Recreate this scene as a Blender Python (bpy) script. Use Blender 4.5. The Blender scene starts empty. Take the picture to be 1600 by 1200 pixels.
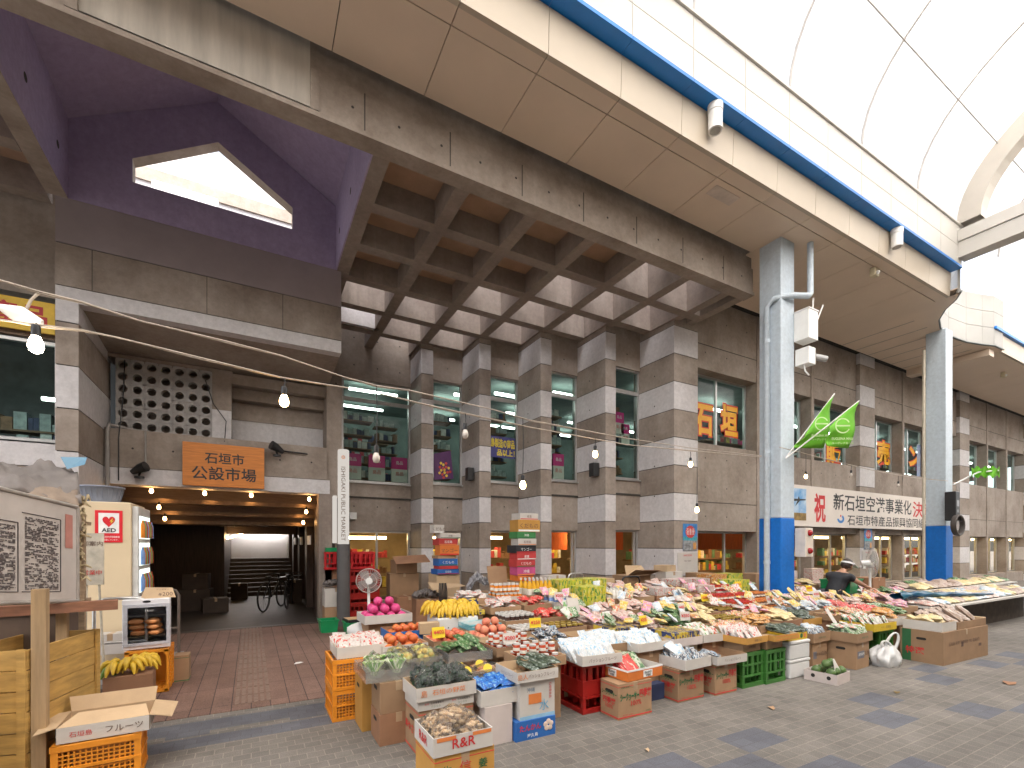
import bpy, math, random
from mathutils import Vector, Matrix, noise
R = math.radians
S = bpy.context.scene
COL = S.collection

# ------------------------------------------------------------------ camera, sky, sun, exposure
YAW = R(29.0)
EYE = 1.55
cam = bpy.data.objects.new("camera", bpy.data.cameras.new("camera"))
COL.objects.link(cam)
cam.location = (0, 0, EYE)
cam.rotation_euler = (R(90), 0, -YAW)
cam.data.sensor_width = 36.0
cam.data.lens = 36.0 * 735.0 / 1600.0
cam.data.shift_y = 251.0 / 1600.0
cam.data.clip_start = 0.05
cam.data.clip_end = 1000
S.camera = cam
S.render.resolution_x, S.render.resolution_y = 1024, 768

W = bpy.data.worlds.new("World"); S.world = W
W.use_nodes = True
nt = W.node_tree
sky = nt.nodes.new("ShaderNodeTexSky"); sky.sky_type = 'NISHITA'; sky.sun_disc = False
SUN_EL, SUN_AZ = R(62), R(200)          # azimuth clockwise from +Y
sky.sun_elevation = SUN_EL; sky.sun_rotation = SUN_AZ
sky.air_density = 1.0; sky.dust_density = 4.0; sky.ozone_density = 0.6
hz = nt.nodes.new("ShaderNodeHueSaturation"); hz.inputs["Saturation"].default_value = .38      # thin white overcast
nt.links.new(sky.outputs[0], hz.inputs["Color"]); nt.links.new(hz.outputs[0], nt.nodes["Background"].inputs[0])
nt.nodes["Background"].inputs[1].default_value = 0.15
sl = bpy.data.lights.new("sun", 'SUN'); sl.energy = 1.5; sl.angle = R(30); sl.color = (1.0, 0.91, 0.80)
so = bpy.data.objects.new("sun", sl); COL.objects.link(so)
sd = Vector((math.sin(SUN_AZ) * math.cos(SUN_EL), math.cos(SUN_AZ) * math.cos(SUN_EL), math.sin(SUN_EL)))
so.rotation_euler = sd.to_track_quat('Z', 'Y').to_euler()
S.view_settings.view_transform = 'Standard'; S.view_settings.look = 'None'
S.view_settings.gamma = 1.0; S.view_settings.use_curve_mapping = False
S.view_settings.exposure = 2.15

# ------------------------------------------------------------------ helpers
def at(px, py, z):
    """point of the place at height z that the photograph shows at (px, py)"""
    u = (px - 800) / 735.0
    d = 735.0 * (EYE - z) / (py - 851.0)
    return (d * (.485 + .875 * u), d * (.875 - .485 * u))

def on_y(px, py, Y):
    u = (px - 800) / 735.0
    d = Y / (.875 - .485 * u)
    return (d * (.485 + .875 * u), EYE - (py - 851.0) / 735.0 * d)

MATS = {}
def N(t, kind, **kw):
    n = t.nodes.new("ShaderNode" + kind)
    for k, v in kw.items():
        if k in n.inputs: n.inputs[k].default_value = v
        else: setattr(n, k, v)
    return n

def mat(name, col=(.5, .5, .5), rough=.6, var=.12, scale=6.0, bump=.0, bscale=60.0, metal=0.0, spec=.5, col2=None, stretch=None, rnd=0.0, coat=0.0):
    """principled material with noise in colour and an optional fine bump"""
    if name in MATS: return MATS[name]
    m = bpy.data.materials.new(name); m.use_nodes = True
    t = m.node_tree; b = t.nodes["Principled BSDF"]
    b.inputs["Roughness"].default_value = rough; b.inputs["Metallic"].default_value = metal
    b.inputs["Specular IOR Level"].default_value = spec
    if coat: b.inputs["Coat Weight"].default_value = coat
    tc = N(t, "TexCoord"); mp = N(t, "Mapping")
    if stretch: mp.inputs["Scale"].default_value = stretch
    t.links.new(tc.outputs["Object"], mp.inputs[0])
    nz = N(t, "TexNoise", Scale=scale, Detail=5.0, Roughness=.6); t.links.new(mp.outputs[0], nz.inputs["Vector"])
    cr = N(t, "ValToRGB")
    c2 = col2 or tuple(min(1, c * (1 + var)) for c in col)
    c1 = col if col2 else tuple(c * (1 - var) for c in col)
    cr.color_ramp.elements[0].color = (*c1, 1); cr.color_ramp.elements[0].position = .32
    cr.color_ramp.elements[1].color = (*c2, 1); cr.color_ramp.elements[1].position = .68
    t.links.new(nz.outputs[0], cr.inputs[0]); out = cr.outputs[0]
    if rnd:
        oi = N(t, "ObjectInfo"); hs = N(t, "HueSaturation"); mr = N(t, "MapRange")
        mr.inputs[3].default_value = 1 - rnd; mr.inputs[4].default_value = 1 + rnd
        t.links.new(oi.outputs["Random"], mr.inputs[0]); t.links.new(mr.outputs[0], hs.inputs["Value"])
        t.links.new(out, hs.inputs["Color"]); out = hs.outputs[0]
    t.links.new(out, b.inputs["Base Color"])
    if bump:
        nb = N(t, "TexNoise", Scale=bscale, Detail=3.0); t.links.new(mp.outputs[0], nb.inputs["Vector"])
        bp = N(t, "Bump", Strength=bump, Distance=.01); t.links.new(nb.outputs[0], bp.inputs["Height"])
        t.links.new(bp.outputs[0], b.inputs["Normal"])
    MATS[name] = m; return m

def emat(name, col, strength):
    if name in MATS: return MATS[name]
    m = bpy.data.materials.new(name); m.use_nodes = True
    t = m.node_tree; t.nodes.clear()
    e = N(t, "Emission", Color=(*col, 1), Strength=strength); o = N(t, "OutputMaterial")
    t.links.new(e.outputs[0], o.inputs[0]); MATS[name] = m; return m

def concrete(name, c1, c2, c3, rough=.75, streak=.5):
    m = bpy.data.materials.new(name); m.use_nodes = True
    t = m.node_tree; b = t.nodes["Principled BSDF"]; b.inputs["Roughness"].default_value = rough
    b.inputs["Specular IOR Level"].default_value = .35
    tc = N(t, "TexCoord")
    n1 = N(t, "TexNoise", Scale=1.1, Detail=8.0, Roughness=.65); t.links.new(tc.outputs["Object"], n1.inputs["Vector"])
    mp = N(t, "Mapping"); mp.inputs["Scale"].default_value = (7, 7, .5); t.links.new(tc.outputs["Object"], mp.inputs[0])
    n2 = N(t, "TexNoise", Scale=1.0, Detail=5.0, Roughness=.6); t.links.new(mp.outputs[0], n2.inputs["Vector"])
    n3 = N(t, "TexNoise", Scale=14.0, Detail=6.0, Roughness=.7); t.links.new(tc.outputs["Object"], n3.inputs["Vector"])
    r1 = N(t, "ValToRGB"); e = r1.color_ramp.elements
    e[0].position = .33; e[0].color = (*c1, 1); e[1].position = .7; e[1].color = (*c3, 1)
    k = r1.color_ramp.elements.new(.5); k.color = (*c2, 1)
    t.links.new(n1.outputs[0], r1.inputs[0])
    r2 = N(t, "MapRange"); r2.inputs[1].default_value = .3; r2.inputs[2].default_value = .7
    r2.inputs[3].default_value = 1 - streak * .45; r2.inputs[4].default_value = 1 + streak * .25
    t.links.new(n2.outputs[0], r2.inputs[0])
    r3 = N(t, "MapRange"); r3.inputs[1].default_value = .3; r3.inputs[2].default_value = .7
    r3.inputs[3].default_value = .86; r3.inputs[4].default_value = 1.1
    t.links.new(n3.outputs[0], r3.inputs[0])
    nb_ = N(t, "TexNoise", Scale=.55, Detail=3.0); t.links.new(tc.outputs["Object"], nb_.inputs["Vector"])
    wm = N(t, "MapRange"); wm.inputs[1].default_value = .42; wm.inputs[2].default_value = .62; wm.inputs[3].default_value = .15; t.links.new(nb_.outputs[0], wm.inputs[0])
    ms = N(t, "MixRGB"); ms.inputs[1].default_value = (1, 1, 1, 1); t.links.new(wm.outputs[0], ms.inputs[0]); t.links.new(r2.outputs[0], ms.inputs[2])
    mu = N(t, "Math", operation='MULTIPLY'); t.links.new(ms.outputs[0], mu.inputs[0]); t.links.new(r3.outputs[0], mu.inputs[1])
    hs = N(t, "HueSaturation"); t.links.new(r1.outputs[0], hs.inputs["Color"]); t.links.new(mu.outputs[0], hs.inputs["Value"])
    t.links.new(hs.outputs[0], b.inputs["Base Color"])
    bp = N(t, "Bump", Strength=.25, Distance=.01); t.links.new(n3.outputs[0], bp.inputs["Height"]); t.links.new(bp.outputs[0], b.inputs["Normal"])
    MATS[name] = m; return m

def glassy(name, tint=(.75, .88, .85), refl=.12, rough=.02, bump=0.0, bscale=20, clear=None):
    """thin sheet: transparent with a fresnel reflection; clear = share of diffuse milkiness"""
    if name in MATS: return MATS[name]
    m = bpy.data.materials.new(name); m.use_nodes = True
    t = m.node_tree; t.nodes.clear()
    tr = N(t, "BsdfTransparent", Color=(*tint, 1)); gl = N(t, "BsdfGlossy", Roughness=rough); gl.inputs["Color"].default_value = (1, 1, 1, 1)
    lw = N(t, "LayerWeight", Blend=refl); mx = N(t, "MixShader"); o = N(t, "OutputMaterial")
    t.links.new(lw.outputs["Fresnel"], mx.inputs[0]); t.links.new(mx.outputs[0], o.inputs[0])
    src = tr.outputs[0]
    if clear:
        df = N(t, "BsdfDiffuse"); df.inputs["Color"].default_value = (.9, .9, .9, 1)
        tl = N(t, "BsdfTranslucent"); tl.inputs["Color"].default_value = (.9, .9, .9, 1)
        ad = N(t, "MixShader"); ad.inputs[0].default_value = .5; t.links.new(df.outputs[0], ad.inputs[1]); t.links.new(tl.outputs[0], ad.inputs[2])
        m2 = N(t, "MixShader"); m2.inputs[0].default_value = clear
        t.links.new(src, m2.inputs[1]); t.links.new(ad.outputs[0], m2.inputs[2]); src = m2.outputs[0]
    t.links.new(src, mx.inputs[1]); t.links.new(gl.outputs[0], mx.inputs[2])
    tc = N(t, "TexCoord"); nb = N(t, "TexNoise", Scale=bscale, Detail=4.0); t.links.new(tc.outputs["Object"], nb.inputs["Vector"])
    if bump:
        bp = N(t, "Bump", Strength=bump, Distance=.03); t.links.new(nb.outputs[0], bp.inputs["Height"])
        t.links.new(bp.outputs[0], gl.inputs["Normal"]); t.links.new(bp.outputs[0], lw.inputs["Normal"])
    MATS[name] = m; return m

class MB:
    """collects faces, then builds ONE mesh object"""
    def __init__(s): s.v = []; s.f = []; s.m = []; s.sm = []
    def add(s, vs, fs, m=0, smooth=False):
        o = len(s.v); s.v += [tuple(v) for v in vs]
        for f in fs: s.f.append([o + i for i in f]); s.m.append(m); s.sm.append(smooth)
    def box(s, x0, y0, z0, x1, y1, z1, m=0):
        s.add([(x0, y0, z0), (x1, y0, z0), (x1, y1, z0), (x0, y1, z0), (x0, y0, z1), (x1, y0, z1), (x1, y1, z1), (x0, y1, z1)],
              [(3, 2, 1, 0), (4, 5, 6, 7), (0, 1, 5, 4), (1, 2, 6, 5), (2, 3, 7, 6), (3, 0, 4, 7)], m)
    def cbox(s, c, sz, m=0, M=None):
        x, y, z = c; a, b, h = sz[0] / 2, sz[1] / 2, sz[2] / 2
        vs = [(x - a, y - b, z - h), (x + a, y - b, z - h), (x + a, y + b, z - h), (x - a, y + b, z - h), (x - a, y - b, z + h), (x + a, y - b, z + h), (x + a, y + b, z + h), (x - a, y + b, z + h)]
        if M: vs = [M @ Vector(v) for v in vs]
        s.add(vs, [(3, 2, 1, 0), (4, 5, 6, 7), (0, 1, 5, 4), (1, 2, 6, 5), (2, 3, 7, 6), (3, 0, 4, 7)], m)
    def quad(s, a, b, c, d, m=0): s.add([a, b, c, d], [(0, 1, 2, 3)], m)
    def prism(s, pts, vec, m=0):
        """closed polygon (3-D points) pushed along vec"""
        n = len(pts); v = Vector(vec)
        s.add([tuple(p) for p in pts] + [tuple(Vector(p) + v) for p in pts],
              [tuple(range(n - 1, -1, -1)), tuple(range(n, 2 * n))] + [(i, (i + 1) % n, n + (i + 1) % n, n + i) for i in range(n)], m)
    def tube(s, pts, r, n=8, m=0, r1=None, cap=True):
        pts = [Vector(p) for p in pts]; k = len(pts); vs = []
        prev = None
        for i, p in enumerate(pts):
            d = (pts[min(i + 1, k - 1)] - pts[max(i - 1, 0)]).normalized()
            a = Vector((0, 0, 1)) if abs(d.z) < .9 else Vector((1, 0, 0))
            if prev: a = prev
            x = (a - d * a.dot(d)).normalized(); y = d.cross(x); prev = x
            rr = r if r1 is None else r + (r1 - r) * i / max(1, k - 1)
            if isinstance(r, (list, tuple)): rr = r[i]
            for j in range(n):
                t = 2 * math.pi * j / n; vs.append(p + x * (rr * math.cos(t)) + y * (rr * math.sin(t)))
        fs = []
        for i in range(k - 1):
            for j in range(n): fs.append((i * n + j, i * n + (j + 1) % n, (i + 1) * n + (j + 1) % n, (i + 1) * n + j))
        s.add(vs, fs, m, True)
        if cap:
            s.add(vs[:n], [tuple(range(n - 1, -1, -1))], m); s.add(vs[-n:], [tuple(range(n))], m)
    def lathe(s, prof, n=16, c=(0, 0, 0), m=0):
        vs = []
        for r, z in prof:
            for j in range(n):
                t = 2 * math.pi * j / n; vs.append((c[0] + r * math.cos(t), c[1] + r * math.sin(t), c[2] + z))
        fs = [(i * n + j, i * n + (j + 1) % n, (i + 1) * n + (j + 1) % n, (i + 1) * n + j) for i in range(len(prof) - 1) for j in range(n)]
        s.add(vs, fs, m, True)
        s.add(vs[:n], [tuple(range(n - 1, -1, -1))], m); s.add(vs[-n:], [tuple(range(n))], m)
    def ball(s, c, r, m=0, n=10, k=6, jit=0.0, seed=0):
        rx, ry, rz = r if isinstance(r, (tuple, list)) else (r, r, r); vs = []; fs = []
        for i in range(k + 1):
            ph = math.pi * i / k
            for j in range(n):
                t = 2 * math.pi * j / n
                q = Vector((math.sin(ph) * math.cos(t), math.sin(ph) * math.sin(t), math.cos(ph)))
                w = 1 + (jit * noise.noise(q * 2.3 + Vector((seed * 3.1, seed * 1.7, 0))) if jit else 0)
                vs.append((c[0] + rx * w * q.x, c[1] + ry * w * q.y, c[2] + rz * w * q.z))
        for i in range(k):
            for j in range(n): fs.append((i * n + j, (i + 1) * n + j, (i + 1) * n + (j + 1) % n, i * n + (j + 1) % n))
        s.add(vs, fs, m, True)
    def mesh(s, name, mats):
        me = bpy.data.meshes.new(name); me.from_pydata(s.v, [], s.f); me.validate(verbose=False)
        for q in (mats if isinstance(mats, (list, tuple)) else [mats]): me.materials.append(q)
        if len(me.polygons) == len(s.m):
            me.polygons.foreach_set("material_index", s.m); me.polygons.foreach_set("use_smooth", s.sm)
        me.update(); return me
    def build(s, name, mats, parent=None, loc=None, rz=0, bevel=0):
        return obj(name, s.mesh(name, mats), parent, loc, rz, bevel)

def obj(name, me, parent=None, loc=None, rz=0, bevel=0):
    o = bpy.data.objects.new(name, me); COL.objects.link(o)
    if parent: o.parent = parent
    if loc is not None: o.location = loc
    if rz: o.rotation_euler = (0, 0, rz)
    if bevel:
        b = o.modifiers.new("bevel", 'BEVEL'); b.width = bevel; b.segments = 2; b.limit_method = 'ANGLE'
    return o

def tag(o, label=None, cat=None, group=None, kind=None):
    if label: o["label"] = label
    if cat: o["category"] = cat
    if group: o["group"] = group
    if kind: o["kind"] = kind
    return o

def thing(name, label, cat, loc=(0, 0, 0), rz=0, group=None):
    o = bpy.data.objects.new(name, None); COL.objects.link(o); o.empty_display_size = .1
    o.location = loc; o.rotation_euler = (0, 0, rz)
    return tag(o, label, cat, group)

def struct(o, label=None, cat=None): return tag(o, label, cat, None, 'structure')

def dup(root, loc, rot=(0, 0, 0), label=None, group=None, scale=None):
    r = root.copy(); COL.objects.link(r); r.location = loc; r.rotation_euler = rot
    if label: r["label"] = label
    if group: r["group"] = group
    if scale: r.scale = scale
    for ch in root.children:
        c = ch.copy(); COL.objects.link(c); c.parent = r
        for g in ch.children:
            d = g.copy(); COL.objects.link(d); d.parent = c
    return r

_txt = {}
def text_data(s, bold=0.0, sp=1.0):
    k = (s, bold, sp)
    if k in _txt: return _txt[k]
    cu = bpy.data.curves.new("t", 'FONT'); cu.body = s; cu.size = 1; cu.offset = bold; cu.resolution_u = 2; cu.space_character = sp
    cu.align_x = 'CENTER'; cu.align_y = 'CENTER'
    o = bpy.data.objects.new("t", cu); COL.objects.link(o)
    dg = bpy.context.evaluated_depsgraph_get(); me = bpy.data.meshes.new_from_object(o.evaluated_get(dg))
    vs = [tuple(v.co) for v in me.vertices]; fs = [tuple(p.vertices) for p in me.polygons]
    bpy.data.objects.remove(o); bpy.data.curves.remove(cu); bpy.data.meshes.remove(me)
    if vs:
        x0 = min(v[0] for v in vs); x1 = max(v[0] for v in vs); y0 = min(v[1] for v in vs); y1 = max(v[1] for v in vs)
    else: x0 = x1 = y0 = y1 = 0
    _txt[k] = (vs, fs, x0, x1, y0, y1); return _txt[k]

def put_text(mb, s, c, right, up, h=None, w=None, m=0, bold=0.0, lift=.002, sp=1.0):
    """lays the text s as thin faces into mb, centred on c, height h and/or width w"""
    vs, fs, x0, x1, y0, y1 = text_data(s, bold, sp)
    if not vs: return
    right = Vector(right).normalized(); up = Vector(up).normalized(); nrm = right.cross(up); c = Vector(c) + nrm * lift
    if h and w: sx, sy = w / (x1 - x0), h / (y1 - y0)
    elif h: sx = sy = h / (y1 - y0)
    else: sx = sy = w / (x1 - x0)
    cx, cy = (x0 + x1) / 2, (y0 + y1) / 2
    mb.add([c + right * ((v[0] - cx) * sx) + up * ((v[1] - cy) * sy) for v in vs], fs, m)

def lettering(s, c, right, up, mt, parent, h=None, w=None, bold=0.0, lift=.002, name="lettering", sp=1.0):
    mb = MB(); put_text(mb, s, c, right, up, h, w, 0, bold, lift, sp)
    return mb.build(name, mt, parent)

X, Y_, Z = Vector((1, 0, 0)), Vector((0, 1, 0)), Vector((0, 0, 1))
# ------------------------------------------------------------------ materials of the place
CONC = concrete("board_concrete", (.235, .19, .155), (.32, .268, .225), (.40, .345, .295), streak=.24)
CONC_D = concrete("dark_concrete", (.22, .175, .148), (.275, .225, .19), (.33, .28, .24))
WHITEB = concrete("white_painted_band", (.56, .535, .535), (.60, .578, .578), (.64, .62, .62), streak=.14)
JOINT = mat("joint", (.05, .045, .04), .9)
PURPLE = concrete("purple_paint", (.36, .30, .45), (.39, .325, .48), (.42, .35, .51), streak=.15)
CREAM = mat("cream_panel", (.70, .575, .455), .45, .04, 1.2)
CREAM_L = mat("pale_cream_panel", (.49, .42, .33), .45, .04, 1.2)
WHITEP = mat("white_panel", (.54, .52, .48), .45, .03, 1.5)
BLUE = mat("blue_paint", (.006, .19, .60), .4, .06, 3)
BLUE_C = concrete("column_blue_paint", (.008, .14, .51), (.008, .15, .55), (.010, .158, .575), .4, .2)
COLW = concrete("pale_blue_paint", (.48, .555, .615), (.50, .575, .64), (.52, .595, .66), .42, .16)
WPAINT = mat("white_paint", (.78, .78, .76), .4, .05, 5)
ALU = mat("aluminium", (.50, .50, .49), .38, .08, 8, metal=.6)
DARK = mat("dark_void", (.02, .018, .016), .9)
BLACK = mat("black_plastic", (.018, .018, .02), .4, .2)
STEEL = mat("steel", (.55, .55, .54), .3, .1, 10, metal=.9)
OCHRE = mat("ochre_ceiling", (.40, .265, .18), .8, .12, 3)
GLASS = glassy("window_glass", (.72, .86, .82), .16)
GLASS_W = glassy("lower_window_glass", (.9, .86, .78), .14)
TUBE = emat("fluorescent_tube", (.95, 1.0, .93), 5.0)
TUBE_W = emat("warm_tube", (1.0, .74, .36), 9.0)

# ------------------------------------------------------------------ ground
def paving():
    m = bpy.data.materials.new("paving"); m.use_nodes = True; t = m.node_tree; b = t.nodes["Principled BSDF"]
    b.inputs["Roughness"].default_value = .8; b.inputs["Specular IOR Level"].default_value = .3
    tc = N(t, "TexCoord"); sx = N(t, "SeparateXYZ"); t.links.new(tc.outputs["Object"], sx.inputs[0])
    br = N(t, "TexBrick", Scale=1.0); br.inputs["Brick Width"].default_value = .12; br.inputs["Row Height"].default_value = .1
    br.inputs["Mortar Size"].default_value = .0035; br.inputs["Mortar Smooth"].default_value = .2
    br.inputs["Color1"].default_value = (.150, .138, .126, 1); br.inputs["Color2"].default_value = (.185, .170, .153, 1)
    br.inputs["Mortar"].default_value = (.25, .225, .19, 1)
    t.links.new(tc.outputs["Object"], br.inputs["Vector"])
    b2 = N(t, "TexBrick", Scale=1.0); b2.inputs["Brick Width"].default_value = .15; b2.inputs["Row Height"].default_value = .1
    b2.inputs["Mortar Size"].default_value = .003
    b2.inputs["Color1"].default_value = (.108, .112, .132, 1); b2.inputs["Color2"].default_value = (.128, .132, .152, 1); b2.inputs["Mortar"].default_value = (.1, .1, .11, 1)
    t.links.new(tc.outputs["Object"], b2.inputs["Vector"])
    def M(op, a, b_=None, c=None):
        n = N(t, "Math", operation=op)
        for i, q in enumerate((a, b_, c)):
            if q is None: continue
            if isinstance(q, (int, float)): n.inputs[i].default_value = q
            else: t.links.new(q, n.inputs[i])
        return n.outputs[0]
    # blue-grey setts: cells .49 x .30 counted from (2.27, 2.2), scattered in a repeating zigzag
    cx = M('FLOOR', M('DIVIDE', M('SUBTRACT', sx.outputs[0], 2.27), .49))
    cy = M('FLOOR', M('DIVIDE', M('SUBTRACT', sx.outputs[1], 2.2), .30))
    mx_ = M('FLOORED_MODULO', cx, 12.0); band = None
    for row, cols_ in ((0, (0, 2, 6, 9)), (-1, (1, 5)), (-2, (2, 7)), (-3, (1, 3, 8)), (1, (10,))):
        for c_ in cols_:
            q = M('MULTIPLY', M('COMPARE', mx_, float(c_), .1), M('COMPARE', cy, float(row), .1)); band = q if band is None else M('MAXIMUM', band, q)
    band = M('MULTIPLY', band, M('LESS_THAN', sx.outputs[1], 2.75))
    # the two blue rows before the porch
    r1 = M('COMPARE', sx.outputs[1], 4.80, .14); r2 = M('COMPARE', sx.outputs[1], 4.43, .11)
    ch = M('COMPARE', M('FLOORED_MODULO', M('FLOOR', M('DIVIDE', sx.outputs[0], .30)), 3.0), 1.0, .1)
    ch2 = M('COMPARE', sx.outputs[1], 4.62, .04)
    rows = M('MAXIMUM', M('MAXIMUM', r1, r2), M('MULTIPLY', ch2, ch))
    allm = M('MAXIMUM', band, rows)
    mx = N(t, "MixRGB"); t.links.new(allm, mx.inputs[0]); t.links.new(br.outputs[0], mx.inputs[1]); t.links.new(b2.outputs[0], mx.inputs[2])
    nz = N(t, "TexNoise", Scale=1.3, Detail=8.0, Roughness=.7); t.links.new(tc.outputs["Object"], nz.inputs["Vector"])
    n2 = N(t, "TexNoise", Scale=160.0, Detail=2.0); t.links.new(tc.outputs["Object"], n2.inputs["Vector"])
    v1 = N(t, "MapRange"); v1.inputs[1].default_value = .3; v1.inputs[2].default_value = .7; v1.inputs[3].default_value = .8; v1.inputs[4].default_value = 1.16
    v2 = N(t, "MapRange"); v2.inputs[1].default_value = .3; v2.inputs[2].default_value = .7; v2.inputs[3].default_value = .72; v2.inputs[4].default_value = 1.28
    t.links.new(nz.outputs[0], v1.inputs[0]); t.links.new(n2.outputs[0], v2.inputs[0])
    vo = N(t, "TexVoronoi", Scale=1.9); t.links.new(tc.outputs["Object"], vo.inputs["Vector"])      # trodden gum and drips
    n3 = N(t, "TexNoise", Scale=.45, Detail=6.0, Roughness=.75); t.links.new(tc.outputs["Object"], n3.inputs["Vector"])
    v3 = N(t, "MapRange"); v3.inputs[1].default_value = .028; v3.inputs[2].default_value = .04; v3.inputs[3].default_value = .55; t.links.new(vo.outputs["Distance"], v3.inputs[0])
    v4 = N(t, "MapRange"); v4.inputs[1].default_value = .35; v4.inputs[2].default_value = .62; v4.inputs[3].default_value = .74; v4.inputs[4].default_value = 1.08; t.links.new(n3.outputs[0], v4.inputs[0])
    hs = N(t, "HueSaturation"); t.links.new(mx.outputs[0], hs.inputs["Color"]); t.links.new(M('MULTIPLY', M('MULTIPLY', v1.outputs[0], v2.outputs[0]), M('MULTIPLY', v3.outputs[0], v4.outputs[0])), hs.inputs["Value"])
    t.links.new(hs.outputs[0], b.inputs["Base Color"])
    bp = N(t, "Bump", Strength=.25, Distance=.004); t.links.new(br.outputs["Fac"], bp.inputs["Height"]); bp.invert = True
    t.links.new(bp.outputs[0], b.inputs["Normal"])
    return m

g = MB(); g.quad((-150, -150, 0), (150, -150, 0), (150, 150, 0), (-150, 150, 0))
struct(g.build("street_paving", paving()), "grey paver street with blue-grey diamond pattern", "street")

def tiles():
    m = bpy.data.materials.new("porch_tiles"); m.use_nodes = True; t = m.node_tree; b = t.nodes["Principled BSDF"]
    b.inputs["Roughness"].default_value = .7; b.inputs["Specular IOR Level"].default_value = .35
    tc = N(t, "TexCoord")
    mp = N(t, "Mapping"); mp.inputs["Rotation"].default_value = (0, 0, R(90)); t.links.new(tc.outputs["Object"], mp.inputs[0])
    br = N(t, "TexBrick", Scale=1.0); br.offset = .0
    br.inputs["Brick Width"].default_value = .66; br.inputs["Row Height"].default_value = .165; br.inputs["Mortar Size"].default_value = .0045
    br.inputs["Color1"].default_value = (.185, .112, .088, 1); br.inputs["Color2"].default_value = (.225, .14, .112, 1); br.inputs["Mortar"].default_value = (.06, .04, .034, 1)
    t.links.new(mp.outputs[0], br.inputs["Vector"])
    nz = N(t, "TexNoise", Scale=1.6, Detail=8.0, Roughness=.7); n2 = N(t, "TexVoronoi", Scale=70.0)
    t.links.new(tc.outputs["Object"], nz.inputs["Vector"]); t.links.new(tc.outputs["Object"], n2.inputs["Vector"])
    v1 = N(t, "MapRange"); v1.inputs[1].default_value = .3; v1.inputs[2].default_value = .7; v1.inputs[3].default_value = .75; v1.inputs[4].default_value = 1.25
    v2 = N(t, "MapRange"); v2.inputs[1].default_value = 0; v2.inputs[2].default_value = .7; v2.inputs[3].default_value = 1.25; v2.inputs[4].default_value = .72
    t.links.new(nz.outputs[0], v1.inputs[0]); t.links.new(n2.outputs[0], v2.inputs[0])
    mu = N(t, "Math", operation='MULTIPLY'); t.links.new(v1.outputs[0], mu.inputs[0]); t.links.new(v2.outputs[0], mu.inputs[1])
    hs = N(t, "HueSaturation"); t.links.new(br.outputs[0], hs.inputs["Color"]); t.links.new(mu.outputs[0], hs.inputs["Value"])
    t.links.new(hs.outputs[0], b.inputs["Base Color"])
    bp = N(t, "Bump", Strength=.3, Distance=.004); t.links.new(n2.outputs[0], bp.inputs["Height"]); t.links.new(bp.outputs[0], b.inputs["Normal"])
    return m
TILE = tiles()
g = MB(); g.box(-4, 5.09, -.02, 8.6, 10.0, .006)
struct(g.build("porch_floor", TILE), "reddish brown tiled porch floor before the market entrance", "floor")
g = MB()
for k in range(6): 
    for j in range(16): g.box(-.14 + k * .055, 5.25 + j * .295, .006, -.105 + k * .055, 5.25 + j * .295 + .27, .011)
struct(g.build("tactile_path", mat("tactile_tile", (.19, .13, .10), .7, .2, 20)), "ridged guiding path in the tiled porch floor", "path")
g = MB(); g.box(-4, 10.0, -.02, 1.6, 30, .003)
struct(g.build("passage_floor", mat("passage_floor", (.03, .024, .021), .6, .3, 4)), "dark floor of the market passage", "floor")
g = MB(); g.box(-1.5, 10.0, -.01, 1.2, 10.09, .012); g.box(-1.5, 9.93, -.01, 1.2, 9.97, .01)
struct(g.build("drain_cover", mat("drain_metal", (.06, .05, .045), .5, .3, 8)), "dark drain cover across the entrance threshold", "drain")

# ------------------------------------------------------------------ the market building
B = thing("market_building", "concrete market hall with white banded piers, coffered porch and purple gable recess", "building")
ZB0, ZBS = 2.06, .59
def banded(mb, x0, y0, x1, y1, z0, z1, off=0.0, flip=0):
    k = math.floor((z0 - off - ZB0) / ZBS)
    while True:
        a = ZB0 + off + k * ZBS; c = a + ZBS
        if a >= z1 - .01: break
        lo, hi = max(a + .008, z0), min(c - .008, z1)
        if hi > lo: mb.box(x0, y0, lo, x1, y1, hi, 1 if (k + flip) % 2 == 0 else 0)
        k += 1
    mb.box(x0 + .012, y0 + .012, z0, x1 - .012, y1 - .012, z1 - .02, 2)
def ties(mb, x0, x1, y, z0, z1, dx=.45, dz=.59, ax='x'):
    n = max(1, int((x1 - x0) / dx)); q = max(1, int((z1 - z0) / dz))
    for i in range(n):
        for j in range(q):
            cx = x0 + (i + .5) * (x1 - x0) / n; cz = z0 + (j + .5) * (z1 - z0) / q
            p = []
            for k in range(8):
                a, b = .017 * math.cos(k * .785), .017 * math.sin(k * .785)
                p.append((cx + a, y - .003, cz + b) if ax == 'x' else (y - .003, cx - a, cz + b))
            mb.add(p, [tuple(range(8))], 2)
CW = [CONC, WHITEB, JOINT]
PX = [3.51 + 1.073 * k for k in range(5)]; PY = [10.74 - .93 * k for k in range(5)]
WY = [11.6] + [PY[k] + .07 for k in range(4)]          # window walls left of pier k
ZTOP = 7.45
wall = MB()
def win_wall(x0, x1, y, sill, top, lo_top=1.88, lo=(0.15, )):
    global wall
    wall = MB()
    wall.box(x0, y, top, x1, y + .22, ZTOP - .01, 0)
    wall.box(x0, y, lo_top, x1, y + .22, sill, 0)
    wall.box(x0, y - .02, 2.66, x1, y, 2.70, 2)
    wall.box(x0, y, 0, x1, y + .22, .15, 0); wall.box(x0, y + .19, .1, x0 + .012, y + .215, 7.2, 0)
    ties(wall, x0, x1, y, top, ZTOP); ties(wall, x0, x1, y, lo_top, sill)
    wall.build("wall", CW, B)
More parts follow.
